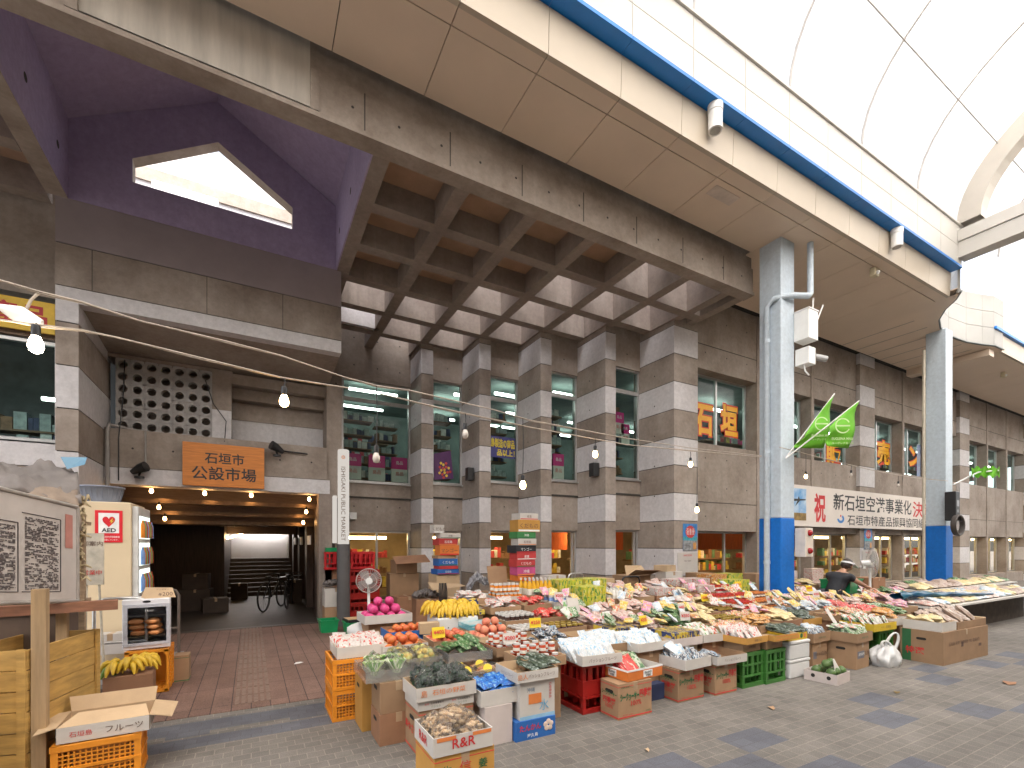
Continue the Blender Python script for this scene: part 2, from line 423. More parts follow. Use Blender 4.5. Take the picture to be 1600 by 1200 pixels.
# wall left of the first pier: one wide window
wall.box(1.59, 11.6, 0, 1.86, 11.82, ZTOP, 0); ties(wall, 1.6, 1.86, 11.6, .3, 6.2, .3)
wall.build("wall", CW, B)
win_wall(1.86, 3.51, 11.6, 3.05, 5.5)
for k in range(4): win_wall(PX[k] + .29, PX[k + 1], WY[k + 1], 3.02, 5.52)
wall = MB()
# right-hand street front, bays of 2.2 m between narrow strips, a banded pier every 7 m
FY = 7.12
PIERX = [15.4 + 7.0 * k for k in range(4)]
bays = []
edges = [8.53] + PIERX
for i, e in enumerate(edges):
    s0 = 8.53 if i == 0 else e + .85
    s1 = PIERX[i] if i < 4 else s0 + 6.9
    w = (s1 - s0 - .26) / 3
    for j in range(3):
        a = s0 + j * (w + .13); bays.append((a, a + w))
        if j < 2: q = MB(); q.box(a + w, FY - .02, 0, a + w + .13, FY + .33, ZTOP, 0); q.build('pilaster', CW, B)
for a, b in bays:
    wall = MB()
    wall.box(a, FY, 5.48, b, FY + .4, ZTOP - .01, 0); wall.box(a, FY, 1.86, b, FY + .4, 3.82, 0); wall.box(a, FY, 0, b, FY + .4, .4, 0); wall.box(a, FY + .36, .2, a + .012, FY + .395, 7.2, 0)
    wall.box(a, FY - .008, 6.02, b, FY, 6.03, 2); wall.box(a, FY - .008, 2.5, b, FY, 2.51, 2)
    if a < 24: ties(wall, a, b, FY, 5.48, 7.0, .7, .55); ties(wall, a, b, FY, 1.86, 3.82, .7, .6)
    wall.build("wall", CW, B)
for k in range(5):
    p = MB(); banded(p, PX[k], PY[k], PX[k] + (.29 if k < 4 else .73), (WY[k] if k else 11.6) + .2, 0, ZTOP - .03); 
    ties(p, PY[k] + .1, (WY[k] if k else 11.6), PX[k], 0.3, 5.6, .6, .59, 'y')
    p.build("pier", CW, B)
for x in PIERX:
    p = MB(); banded(p, x, FY - .1, x + .85, FY + .38, 0, ZTOP - .03); p.build("pier", CW, B)

def window(x0, x1, y, z0, z1, mull=(), trans=None, glass=GLASS, door=False):
    f = MB(); w = .045; d0, d1 = y - .03, y + .04
    f.box(x0, d0, z0, x0 + w, d1, z1); f.box(x1 - w, d0, z0, x1, d1, z1)
    f.box(x0 + w, d0, z0, x1 - w, d1, z0 + w); f.box(x0 + w, d0, z1 - w, x1 - w, d1, z1)
    f.box(x0 - .01, y - .1, z0 - .03, x1 + .01, d0, z0)
    if trans: f.box(x0 + w, d0 + .004, trans - .045, x1 - w, d1 - .004, trans + .045)
    for q in mull:
        f.box(q - .025, d0 + .008, z0 + w, q + .025, d1 - .008, (trans - .045) if trans else z1 - w)
    fo = f.build("window", ALU, B)
    g_ = MB(); g_.quad((x0 + .01, y, z0 + .01), (x1 - .01, y, z0 + .01), (x1 - .01, y, z1 - .01), (x0 + .01, y, z1 - .01))
    g_.build("pane", glass, fo)
    return fo
window(1.86, 3.51, 11.66, 3.05, 5.5, (), 5.02)
window(1.88, 3.49, 11.66, .15, 1.88, (2.68,), None, GLASS_W)
for k in range(4):
    x0, x1, y = PX[k] + .29, PX[k + 1], WY[k + 1]
    window(x0, x1, y + .06, 3.02, 5.52, (), 5.0)
    window(x0, x1, y + .1, .15, 1.88, (x1 - .1,), None, GLASS_W)
for a, b in bays:
    if a > 29: continue
    window(a, b, FY + .3, 3.82, 5.48, ((a + b) / 2,), None)
    window(a, b, FY + .3, .4, 1.86, ((a + b) / 2 + .3,), None, GLASS_W)

# porch roof: coffers, front beam, ochre lids over the closed cells
CXS = [1.30 + 1.077 * k for k in range(8)]; CYS = [5.62] + [6.66 + 1.0 * j for j in range(6)]
ZC = 6.3
c = MB()
for k in range(7): c.box(CXS[k], 5.82, ZC, CXS[k] + .2, 12.8 if k < 2 else PY[min(4, max(0, k - 2))] + .9 , ZTOP - .06 - .001 * k)
cl = MB()
for x in [-3.3 - 1.077 * k for k in range(4)]: cl.box(x - .2, 5.82, ZC, x, 11.6, ZTOP - .07)
for j, y in enumerate(CYS[1:]):
    for k in range(7):
        if k >= 2 and y > PY[min(4, k - 2)] + .3: continue
        c.box(CXS[k] + .2, y, ZC + .003, CXS[k + 1] if k < 6 else 8.37, y + .2, ZTOP - .08)
    for k in range(4):
        x1 = -2.43 if k == 0 else -3.5 - 1.077 * (k - 1)
        x0 = -3.3 - 1.077 * k
        cl.box(x0, y, ZC + .003, x1, y + .2, ZTOP - .08)
c.box(8.17, 5.82, ZC + .002, 8.37, FY + .1, ZTOP - .09)
c.build("coffer_grid", [CONC_D, WHITEB, JOINT], B); cl.build("coffer_grid", [CONC_D, WHITEB, JOINT], B)
closed = [3, 3, 2, 1, 0, 0, 0]
c = MB()
for k in range(7):
    for j in range(closed[k]):
        c = MB(); c.box(CXS[k] + .2, CYS[j] + .2, 6.66, CXS[k + 1], CYS[j + 1], 6.68); c.build('coffer_lid', OCHRE, B)
for k in range(4):
    x1 = -2.43 if k == 0 else -3.5 - 1.077 * (k - 1); x0 = -3.3 - 1.077 * k
    for j in range(3): c = MB(); c.box(x0, CYS[j] + .2, 6.66, x1, CYS[j + 1], 6.68); c.build('coffer_lid', OCHRE, B)
sk = MB(); sk.box(1.55, 5.84, 7.47, 8.3, 12.7, 7.475); sk.build("sky_dimmer", glassy("sky_dimmer_sheet", (.90, .91, .95), .1, .3, 0, 5, .2), B)  # cover sheets added over the open cells to dim their sky light
sk = MB(); sk.box(-7, 5.84, 7.47, -2.45, 11.5, 7.475); sk.build("sky_dimmer", MATS["sky_dimmer_sheet"], B)
bm_ = MB()
bm_.box(-7, 5.62, 6.36, -1.46, 5.82, 6.80, 0); bm_.box(.66, 5.62, 6.36, 8.37, 5.82, 6.80, 0)
bm_.box(-1.46, 5.60, 6.36, -1.37, 5.82, 6.80, 0); bm_.box(.57, 5.60, 6.36, .66, 5.82, 6.80, 0)
bm_.box(-7, 5.60, ZC - .005, 8.385, 5.83, 6.352, 0); bm_.box(-7, 5.655, 6.80, 8.37, 5.82, 7.2, 0)
bm_.box(-7, 5.64, 6.30, 8.36, 5.82, 6.4, 2)
for x in [1.15 + 1.06 * k for k in range(7)]: bm_.box(x, 5.617, 6.36, x + .012, 5.62, 6.8, 2)
ties(bm_, .75, 8.3, 5.62, 6.36, 6.8, .53, .22)
bm_.build("front_beam", CW, B)
q = MB(); q.box(-1.37, 5.64, 6.36, .57, 5.80, 6.80); q.box(-1.37, 5.64, 6.8, .57, 5.66, 7.18)
q.build("white_beam_panel", mat("weathered_white", (.50, .46, .40), .7, .16, 1.5, stretch=(5, 5, .6)), B)

# purple gable recess
pu = MB(); XL, XR, Y0, Y1, ZE, ZR = -2.2, 1.28, 5.83, 8.6, 7.4, 8.42; XM = -.45
pu.box(XL - .2, Y0, ZC + .004, XL, Y1, ZE, 0); pu.box(XR, Y0, ZC + .004, XR + .02, Y1, ZE + .1, 0)
pu.box(XL - .22, Y0, ZC, XL - .0, Y1, ZC + .004, 1)
for s in (0, 1):
    a = Vector((XL - .2 if s == 0 else XR + .2, 0, ZE - .1)); b = Vector((XM, 0, ZR))
    pu.prism([(a.x, Y0, a.z), (b.x, Y0, b.z), (b.x, Y0, b.z + .12), (a.x, Y0, a.z + .14)] if s == 0 else [(a.x, Y0, a.z + .14), (b.x, Y0, b.z + .12), (b.x, Y0, b.z), (a.x, Y0, a.z)], (0, Y1 - Y0 + .2, 0), 0)
pu.prism([(XL, Y0 - .02, 7.1), (XR, Y0 - .02, 7.1), (XR, Y0 - .02, ZE), (XM, Y0 - .02, ZR), (XL, Y0 - .02, ZE)], (0, .06, 0), 0)
# back wall with the five-sided opening, built as strips round it
O = [(-1.50, 6.79), (-1.50, 7.13), (-.45, 7.80), (.60, 7.15), (.60, 6.79)]
OUT = [(XL, ZC + .004), (XL, ZE), (XM, ZR), (XR, ZE), (XR, ZC + .004)]
for i in range(5):
    j = (i + 1) % 5
    for yy, mm in ((Y1, 0), (Y1 + .2, 1)):
        pu.quad((OUT[i][0], yy, OUT[i][1]), (OUT[j][0], yy, OUT[j][1]), (O[j][0], yy, O[j][1]), (O[i][0], yy, O[i][1]), mm)
    pu.quad((O[i][0], Y1, O[i][1]), (O[j][0], Y1, O[j][1]), (O[j][0], Y1 + .2, O[j][1]), (O[i][0], Y1 + .2, O[i][1]), 1)
for yy in (6.2, 7.2, 8.2):
    for xx, sg in ((XL, 1), (XR, -1)):
        pu.add([(xx + sg * .004, yy + .05 * math.cos(a * .5236), 6.75 + .05 * math.sin(a * .5236)) for a in range(12)], [tuple(range(12))], 2)
pu.build("gable_recess", [PURPLE, CONC, JOINT], B)
# what shows through the gable opening: a lit white wall behind an outer beam
gb = MB(); gb.box(-2.5, 10.5, 6.3, 2.5, 10.6, 8.03, 0); gb.box(-2.5, 10.46, 8.03, 2.5, 10.6, 8.27, 1); gb.box(-2.5, 10.62, 8.27, 2.5, 10.7, 9.0, 0); gb.box(-2.5, 10.61, 8.27, 2.5, 10.62, 8.6, 0)
gb.build("rear_parapet", [WHITEB, CONC], B)
gb = MB(); gb.cbox((-1.03, 10.3, 7.80), (1.0, .12, .30)); gb.build("light_box", WPAINT, B, bevel=.03)

# balcony volume over the entrance
b_ = MB(); X0, X1, YF = -2.33, 1.37, 8.6
b_.box(X0, YF, 5.68, X1, YF + .2, 6.298, 3); b_.box(X0, YF, 5.10, X1, YF + .2, 5.668, 0); b_.box(X0, YF, 4.88, X1, YF + .2, 5.088, 1)
b_.box(X0 + .01, YF + .015, 4.9, X1 - .01, YF + .19, 6.29, 2)
for x in (-1.95, -.6, .45): b_.box(x, YF - .003, 5.10, x + .008, YF, 5.668, 2)
b_.prism([(X0 + .22, YF + .2, 4.885), (X0 + .22, YF + .2, 5.0), (X0 + .22, 10.6, 4.9), (X0 + .22, 10.6, 4.72)], (X1 - X0 - .22, 0, 0), 0)
b_.box(X1 - .2, YF + .2, 4.9, X1, 11.6, 6.9, 0); b_.box(X0, YF + .2, 5.0, X0 + .22, 11.6, 6.3, 0)
b_.box(X0, 8.8, 6.31, X1, 8.82, 6.6, 0)
b_.build("balcony", [CONC, WHITEB, JOINT, mat("mauve_paint", (.31, .265, .27), .7, .08, 2)], B)
p = MB(); banded(p, X0, YF, X0 + .24, 10.3, 0, 4.88, .18); p.build("pier", CW, B)
# block screen of 42 round holes
sc_ = MB(); bw, bh = .196, .205; sx0, sz0, sy = -1.99, 3.46, 10.1
def ring(mb, cx, cz, y, r, w, h, d):
    n = 24; vs = []; fs = []
    for yy in (y, y + d):
        for i in range(n):
            a = 2 * math.pi * i / n; vs.append((cx + r * math.cos(a), yy, cz + r * math.sin(a)))
        for i in range(n):
            a = 2 * math.pi * i / n; ca, sa = math.cos(a), math.sin(a); k = min(w / 2 / max(1e-6, abs(ca)), h / 2 / max(1e-6, abs(sa)))
            vs.append((cx + ca * k, yy, cz + sa * k))
    for i in range(n):
        j = (i + 1) % n
        fs.append((i, n + i, n + j, j)); fs.append((2 * n + i, 2 * n + j, 3 * n + j, 3 * n + i)); fs.append((i, j, 2 * n + j, 2 * n + i))
    mb.add(vs, fs, 0)
for i in range(7):
    for j in range(6): ring(sc_, sx0 + (i + .5) * bw, sz0 + (j + .5) * bh, sy, .066, bw - .006, bh - .006, .12)
sc_.box(sx0, sy + .02, sz0, sx0 + .002, sy + .1, sz0 + 6 * bh)
sc_.build("block_screen", mat("white_block", (.38, .365, .35), .8, .12, 8), B)
r_ = MB()
r_.box(sx0 + 7 * bw, 10.08, 3.46, sx0 + 7 * bw + .3, 10.3, 4.72, 0); r_.box(sx0 + 7 * bw, 10.06, 3.46, sx0 + 7 * bw + .3, 10.08, 4.0, 1)
r_.box(-.32, 10.5, 3.46, 1.31, 10.7, 3.95, 1)
for j, (za, zb, yy) in enumerate(((3.95, 4.3, 10.48), (4.3, 4.52, 10.3), (4.52, 4.72, 10.1))): r_.box(-.32, yy, za, 1.31, yy + .3, zb - .012, 0)
r_.box(-2.1, 10.7, 3.3, 1.3, 10.72, 4.9, 0); r_.box(1.31, 9.95, 2.5, 1.59, 11.9, 4.72, 0); r_.box(-2.1, 10.1, 4.69, -.3, 10.3, 4.75, 0)
r_.build("recess_wall", CW, B)
l_ = MB(); l_.box(-2.1, 9.9, 2.83, 1.31, 10.3, 3.46, 0); l_.box(-2.1, 9.89, 2.55, 1.36, 10.3, 2.82, 1)
l_.box(-2.1, 9.94, 2.81, 1.3, 10.28, 2.84, 2); ties(l_, -2, 1.3, 9.9, 2.9, 3.4, .5)
l_.build("lintel", CW, B)
# passage: stepped ceiling, side walls, far stair
t_ = MB()
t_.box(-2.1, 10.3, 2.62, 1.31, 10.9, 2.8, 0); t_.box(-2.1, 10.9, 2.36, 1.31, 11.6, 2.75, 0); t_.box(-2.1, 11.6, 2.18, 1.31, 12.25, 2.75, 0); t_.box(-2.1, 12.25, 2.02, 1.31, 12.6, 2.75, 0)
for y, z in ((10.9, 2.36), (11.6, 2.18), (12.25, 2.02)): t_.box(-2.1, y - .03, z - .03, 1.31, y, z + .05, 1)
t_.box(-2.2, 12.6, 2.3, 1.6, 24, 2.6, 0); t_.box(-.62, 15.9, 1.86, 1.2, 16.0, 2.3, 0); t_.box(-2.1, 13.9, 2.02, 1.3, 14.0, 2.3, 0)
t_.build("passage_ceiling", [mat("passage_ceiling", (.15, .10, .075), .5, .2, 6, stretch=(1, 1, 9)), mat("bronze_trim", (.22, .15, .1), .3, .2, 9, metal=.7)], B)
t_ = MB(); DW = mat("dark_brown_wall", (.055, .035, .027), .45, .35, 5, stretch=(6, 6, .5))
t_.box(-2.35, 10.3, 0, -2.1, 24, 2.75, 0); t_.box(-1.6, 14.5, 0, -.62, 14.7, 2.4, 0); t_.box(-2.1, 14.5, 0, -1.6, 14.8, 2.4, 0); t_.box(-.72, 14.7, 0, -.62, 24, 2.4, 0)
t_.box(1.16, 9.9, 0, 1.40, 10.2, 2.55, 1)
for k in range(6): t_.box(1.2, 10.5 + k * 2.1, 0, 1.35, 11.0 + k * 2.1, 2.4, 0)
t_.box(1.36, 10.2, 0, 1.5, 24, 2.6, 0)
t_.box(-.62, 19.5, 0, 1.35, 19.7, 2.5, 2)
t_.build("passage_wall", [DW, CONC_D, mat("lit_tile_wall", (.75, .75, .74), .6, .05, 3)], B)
t_ = MB()
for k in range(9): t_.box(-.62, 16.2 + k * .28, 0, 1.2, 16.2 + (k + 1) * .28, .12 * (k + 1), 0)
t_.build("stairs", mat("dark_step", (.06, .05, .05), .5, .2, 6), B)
t_ = MB(); t_.box(-.5, 19.3, 2.15, 1.1, 19.4, 2.25); t_.build("tube_light", emat("added_stair_glow", (1, .93, .9), 9), B)  # added glowing bar, stands in for outside light on the far wall
t_ = MB()
for k in range(3): t_ = MB(); t_.box(1.12, 11.2 + 1.9 * k, 1.55, 1.15, 11.7 + 1.9 * k, 1.75, 0); t_.build('shop_sign', WPAINT, B)

# upper and lower shop rooms behind the glass
ROOM_U = mat("upper_room", (.105, .135, .125), .8, .35, 1.2); ROOM_L = mat("lower_room", (.30, .22, .13), .8, .2, 2)
r_ = MB()
r_.box(1.6, 15.4, 2.7, 36, 15.5, 6.0, 0); r_.box(1.62, 12.0, 2.5, 36, 15.4, 2.7, 0); r_.box(1.62, 11.85, 5.75, 36, 15.4, 5.95, 0)
for k in range(4): 
    r_.box(PX[k] + .3, WY[k + 1] + .25, 5.74, 36, WY[k] + .25, 5.94, 0); r_.box(PX[k] + .3, WY[k + 1] + .25, 2.52, 36, WY[k] + .25, 2.68, 0)
r_.box(8.6, FY + .4, 5.73, 36, WY[4] + .25, 5.93, 0); r_.box(8.6, FY + .4, 2.53, 36, WY[4] + .25, 2.67, 0)
r_.box(1.42, 11.82, 2.7, 1.6, 15.5, 6.0, 0)
r_.build("upper_room", ROOM_U, B)
r_ = MB(); r_.box(1.6, 14.4, 0, 36, 14.5, 2.6, 0); r_.box(1.5, 11.9, 0, 1.6, 14.4, 2.6, 0)
r_.build("lower_room", ROOM_L, B)
t_ = MB()
for i in range(14):
    for yy in (12.6, 14.2):
        x = 2.2 + i * 2.3; t_ = MB(); t_.box(x, yy, 5.55, x + 1.25, yy + .06, 5.6); t_.build('tube_light', TUBE, B)
for i in range(11):
    x = 8.9 + i * 2.3; t_ = MB(); t_.box(x, 9.2, 5.5, x + 1.2, 9.26, 5.56); t_.build('tube_light', TUBE, B)
for x, y in ((4.7, 10.8), (5.6, 10.2), (6.9, 9.4)): t_ = MB(); t_.box(x, y + .8, 5.5, x + 1, y + .86, 5.56); t_.build('tube_light', TUBE, B)
t_ = MB()
for i in range(12):
    x = 8.8 + i * 2.2; t_ = MB(); t_.box(x, 8.5, 1.75, x + 1.3, 8.58, 1.82); t_.build('warm_tube', TUBE_W, B)
for x, y in ((2.2, 12.8), (3.9, 12.2), (4.9, 11.2), (5.95, 10.3), (7.0, 9.5)): t_ = MB(); t_.box(x, y, 1.70, x + 1.0, y + .08, 1.77); t_.build('warm_tube', TUBE_W, B)
rnd = random.Random(5)
def shelf(x0, x1, y, zs, cols, seed, hmax=.28, name="stock_shelf"):
    rr = random.Random(seed); m_ = MB()
    for z in zs:
        m_.box(x0, y - .02, z - .03, x1, y + .3, z, 0); x = x0 + .03
        while x < x1 - .08:
            w = rr.uniform(.05, .16); h = rr.uniform(.1, hmax); m_.box(x, y, z + .001, x + w * .9, y + .2, z + h, 1 + rr.randrange(len(cols))); x += w
    return m_.build(name, [mat("shelf_wood", (.2, .11, .06), .6)] + cols, B)
SC = [mat("stock_" + n, c_, .5, .25, 12) for n, c_ in (("red", (.5, .05, .06)), ("white", (.6, .6, .58)), ("navy", (.04, .05, .12)), ("yellow", (.55, .42, .06)), ("brown", (.2, .1, .05)), ("green", (.08, .2, .1)), ("pink", (.6, .06, .22)), ("glass", (.35, .4, .4)))]
shelf(2.0, 3.4, 13.4, (3.3, 3.9, 4.4), [SC[1], SC[2], SC[7], SC[0]], 1); shelf(3.9, 4.6, 12.3, (3.2, 3.7, 4.2), [SC[4], SC[1]], 2)
shelf(5.0, 5.7, 11.2, (3.4, 3.9, 4.35), [SC[2], SC[7], SC[1]], 3); shelf(6.1, 6.9, 9.9, (3.55, 3.9, 4.25, 4.6), [SC[7], SC[1], SC[2]], 4, .2); shelf(7.15, 7.9, 9.0, (3.3, 3.75, 4.2), [SC[0], SC[1], SC[2], SC[6]], 5)
for i in range(9): shelf(8.8 + 2.3 * i, 10.6 + 2.3 * i, 8.6 + .3 * (i % 2), (3.35, 3.72, 4.1, 4.5), SC, 20 + i, .22)
for i, (xa, xb, yy) in enumerate(((1.9, 2.7, 12.25), (2.85, 3.45, 12.6), (3.85, 4.5, 11.35), (4.95, 5.6, 10.4), (6.0, 6.65, 9.5), (7.05, 7.75, 8.55))): shelf(xa, xb, yy, (3.25, 3.62, 3.98, 4.32, 4.68), [SC[7], SC[1], SC[4], SC[2], SC[7]], 90 + i, .2)
for i, (x, y) in enumerate(((2.0, 12.6), (3.9, 11.9), (4.95, 11.0), (6.0, 10.1), (7.05, 9.2))): shelf(x, x + 1.3, y + .3, (.4, .8, 1.2), [SC[0], SC[3], SC[4], SC[1]], 40 + i)
for i in range(9): shelf(8.8 + 2.3 * i, 10.6 + 2.3 * i, 9.4, (.4, .8, 1.15), [SC[0], SC[3], SC[4], SC[1], SC[5]], 60 + i)
o_ = MB(); ORG = mat("orange_curtain", (.62, .13, .03), .8, .15, 5, stretch=(8, 1, 1))
for x0, x1, y in ((6.15, 7.0, 9.75), (7.15, 8.0, 8.8), (8.6, 12.5, 8.35)): o_ = MB(); o_.box(x0, y, 1.42, x1, y + .02, 1.86); o_.build('orange_curtain', ORG, B)

# left shop window
w_ = MB(); YS = 8.72
w_.box(-9, YS, 2.62, X0, YS + .2, 2.95, 1); w_.box(-9, YS + .01, 0, X0, YS + .2, 2.61, 0); w_.box(-9, YS + .3, 5.05, X0, YS + .5, 6.9, 0); w_.box(-9, YS + .02, 2.86, X0, YS + .04, 2.9, 2)
w_.box(-9, 12.0, 2.8, X0 + .1, 12.1, 5.2, 3); w_.box(-9, YS + .2, 2.75, X0, 12, 2.85, 3); w_.box(-9, YS + .5, 5.2, X0, 12, 5.3, 3); w_.box(X0, YS + .2, 2.8, X0 + .02, 12, 5.2, 3)
w_.build("left_shop_wall", [CONC, WHITEB, JOINT, mat("left_room", (.07, .085, .085), .7, .3, 3)], B)
window(-4.2, X0 - .01, YS + .1, 2.96, 4.35, (-3.05,), None); 
s_ = MB(); s_.box(-4.2, YS + .02, 4.37, X0 - .01, YS + .1, 4.72); s_.build("fascia_panel", mat("fascia_wood", (.16, .1, .06), .6, .3, 14, stretch=(12, 1, 1)), B)
shelf(-3.9, -2.5, 9.6, (2.95, 3.25), [SC[2], SC[1], SC[4], SC[7]], 77)
t_ = MB(); t_.box(-3.1, 10.8, 4.0, -2.7, 10.86, 4.05); t_.build("room_tube_light", TUBE, B)

# roof over the halls (keeps the sky out of the rooms)
r_ = MB()
for k in range(4): r_.box(PX[k] + .3, WY[k + 1] + .22, 7.2, 36, WY[k] + .22, 7.35)
r_.box(1.59, 11.82, 7.2, 36, 16, 7.34); r_.box(8.54, FY + .4, 7.2, 36, WY[4] + .22, 7.33); r_.box(-9, 12.2, 6.6, 1.5, 24, 6.8); r_.box(-9, 9.4, 6.9, X0 - .01, 12.2, 7.0); r_.box(X0 + .01, 10.4, 5.2, X1, 12.2, 6.3); r_.box(1.6, 15.5, 0, 36, 15.7, 7.2)
r_.build("roof", CONC, B)

# ------------------------------------------------------------------ arcade canopy
A = thing("arcade_roof", "arcade canopy with cream soffit panels, blue edge strip, white fascia and translucent vault", "arcade roof")
ZS = 7.03; PIT = 1.06; FX0 = -8 * PIT + 2.9
s_ = MB()
xs = [2.905 + PIT * k for k in range(-9, 12)]
for i in range(len(xs) - 1):
    a, b = xs[i] + .005, xs[i + 1] - .005
    if b > 13.6: continue
    yi = 5.54 if b < 8.6 else 6.92
    s_.box(a, 4.66, ZS, b, yi, ZS + .03); s_.box(a, 4.41, ZS + .001, b, 4.648, ZS + .03)
for i in range(24):
    a, b = 18.6 + i * PIT + .005, 18.6 + (i + 1) * PIT - .005
    s_.box(a, 5.0, ZS - .002, b, 6.92, ZS + .028)
s_.build("soffit", CREAM, A)
s_ = MB(); s_.box(-8, 4.42, ZS + .04, 13.5, 5.56, ZS + .1); s_.box(-8, 5.40, ZS + .18, 8.5, 6.0, ZS + .22); s_.box(8.4, 5.56, ZS + .04, 13.5, 6.9, ZS + .1); s_.box(18.6, 4.95, ZS + .05, 40, 6.9, ZS + .1); s_.box(8.4, 6.9, ZS + .06, 40, 7.16, ZS + .12); s_.build("light_block_backing", DARK, A)  # dark backing behind the gaps; raised strip added to block sky light above the beam
f_ = MB()
for i in range(len(xs) - 1):
    a, b = xs[i] + .004, xs[i + 1] - .004
    if b > 14.0: continue
    f_.prism([(a, 4.40, ZS - .002), (a, 4.46, ZS - .002), (a, 4.46, 7.54), (a, 4.38, 7.54)], (b - a, 0, 0))
f_.build("edge_panel", CREAM_L, A)
u_ = MB()
for i in range(len(xs) - 1):
    a, b = xs[i] + .004, xs[i + 1] - .004
    if b > 14.0: continue
    u_.box(a, 4.19, 7.555, b, 4.5, 7.60)
u_.build("blue_strip", BLUE, A)
wf = MB()
for i in range(len(xs) - 1):
    a, b = xs[i] + .004, xs[i + 1] - .004
    if b > 14.0: continue
    wf.box(a, 4.2, 7.602, b, 4.25, 7.99); wf.box(a, 4.2, 8.0, b, 4.25, 8.42)
wf.box(-8, 4.17, 8.425, 13.5, 4.3, 8.46)
wf.build("white_fascia", WHITEP, A)
# curved return at the end of the bay, then the set-back bay beyond
crv = [(13.50, 4.22), (13.85, 4.42), (14.2, 4.72), (14.7, 5.0), (15.3, 5.18), (16.1, 5.27), (17.0, 5.2), (17.6, 5.05), (18.0, 4.92), (18.6, 4.9)]
cv = MB()
for i in range(len(crv) - 1):
    (xa, ya), (xb, yb) = crv[i], crv[i + 1]
    for z0, z1 in ((7.05, 7.55), (7.56, 7.99), (8.0, 8.44)): cv.prism([(xa, ya, z0), (xb - .014, yb, z0), (xb - .014, yb + .05, z0), (xa, ya + .05, z0)], (0, 0, z1 - z0))
    cv.quad((xa, ya + .01, ZS + .004), (xa, 6.92, ZS + .004), (xb, 6.92, ZS + .004), (xb, yb + .01, ZS + .004), 1); cv.prism([(xa, ya + .05, ZS + .12), (xb, yb + .05, ZS + .12), (xb, 6.95, ZS + .12), (xa, 6.95, ZS + .12)], (0, 0, .02), 1)
    cv.tube([(xa, ya - .01, 7.06), (xb, yb - .01, 7.06)], .022, 6, 2)
cv.build("curved_fascia", [mat("curved_panel", (.31, .305, .285), .5, .05, 2), CREAM, mat("seal_grey", (.16, .18, .18), .5)], A)
f2 = MB(); f2.box(18.6, 4.94, ZS - .001, 40, 4.99, 7.52); f2.build("edge_panel", CREAM_L, A)
f2 = MB(); f2.box(18.0, 4.87, 7.53, 40, 5.2, 7.6); f2.build("blue_strip", BLUE, A)
f2 = MB(); f2.box(18.6, 4.9, 7.61, 40, 4.95, 8.0); f2.box(18.6, 4.9, 8.01, 40, 4.95, 8.44); f2.build("white_fascia", WHITEP, A)
cb = MB(); cb.box(13.3, -4.2, 7.72, 13.62, 4.2, 8.05); cb.box(13.27, -4.2, 8.06, 13.65, 4.195, 8.3); cb.build("cross_beam", WHITEP, A)
HW, RISE, VZ = 4.22, 2.55, 8.44
def vault_pt(x, t, off=0): return (x, -(HW + off) * math.cos(t), VZ + (RISE + off) * math.sin(t))
v_ = MB(); n = 40
for x0, x1 in ((-10, 13.3), (13.65, 42)):
    for i in range(n):
        a, b = math.pi * i / n, math.pi * (i + 1) / n
        v_.quad(vault_pt(x0, a), vault_pt(x1, a), vault_pt(x1, b), vault_pt(x0, b))
for f in range(len(v_.sm)): v_.sm[f] = True
def membrane():
    m = bpy.data.materials.new("translucent_sheet"); m.use_nodes = True; t = m.node_tree; t.nodes.clear()
    tr = N(t, "BsdfTransparent", Color=(.97, .95, .92, 1)); tl = N(t, "BsdfTranslucent", Color=(.96, .925, .875, 1)); df = N(t, "BsdfDiffuse", Color=(.9, .88, .85, 1))
    tc = N(t, "TexCoord"); nz = N(t, "TexNoise", Scale=2.0, Detail=4.0); t.links.new(tc.outputs["Object"], nz.inputs["Vector"])
    mr = N(t, "MapRange"); mr.inputs[3].default_value = .86; mr.inputs[4].default_value = .92; t.links.new(nz.outputs[0], mr.inputs[0])
    a = N(t, "MixShader"); a.inputs[0].default_value = .25; t.links.new(tl.outputs[0], a.inputs[1]); t.links.new(df.outputs[0], a.inputs[2])
    b = N(t, "MixShader"); t.links.new(mr.outputs[0], b.inputs[0]); t.links.new(tr.outputs[0], b.inputs[1]); t.links.new(a.outputs[0], b.inputs[2])
    o = N(t, "OutputMaterial"); t.links.new(b.outputs[0], o.inputs[0]); return m
v_.build("vault_sheet", membrane(), A)
rb = MB()
for x in [2.905 + 2 * PIT * k for k in range(-5, 18)]:
    if 12.4 < x < 14.2: continue
    rb.tube([vault_pt(x, math.pi * i / 28, -.02) for i in range(29)], .022, 5)
for t in (.55, .95, 1.35, 1.57, 1.8, 2.2, 2.6):
    rb.tube([vault_pt(-10, t, -.03), vault_pt(13.3, t, -.03)], .014, 5); rb.tube([vault_pt(13.6, t, -.03), vault_pt(42, t, -.03)], .014, 5)
rb.build("vault_rib", mat("rib_paint", (.48, .46, .44), .5), A)
ar = MB(); n = 36
for x0, x1, o0, o1 in ((13.3, 13.62, -.38, .05),):
    for i in range(n):
        a, b = math.pi * i / n, math.pi * (i + 1) / n
        for (p, q_, r1, r2) in ((x0, x0, o0, o1), (x1, x1, o1, o0)): ar.quad(vault_pt(p, a, r1), vault_pt(p, b, r1), vault_pt(q_, b, r2), vault_pt(q_, a, r2))
        ar.quad(vault_pt(x0, a, o0), vault_pt(x1, a, o0), vault_pt(x1, b, o0), vault_pt(x0, b, o0)); ar.quad(vault_pt(x0, a, o1), vault_pt(x0, b, o1), vault_pt(x1, b, o1), vault_pt(x1, a, o1))
ar.build("vault_arch", mat("arch_paint", (.50, .46, .40), .5, .05, 2), A)

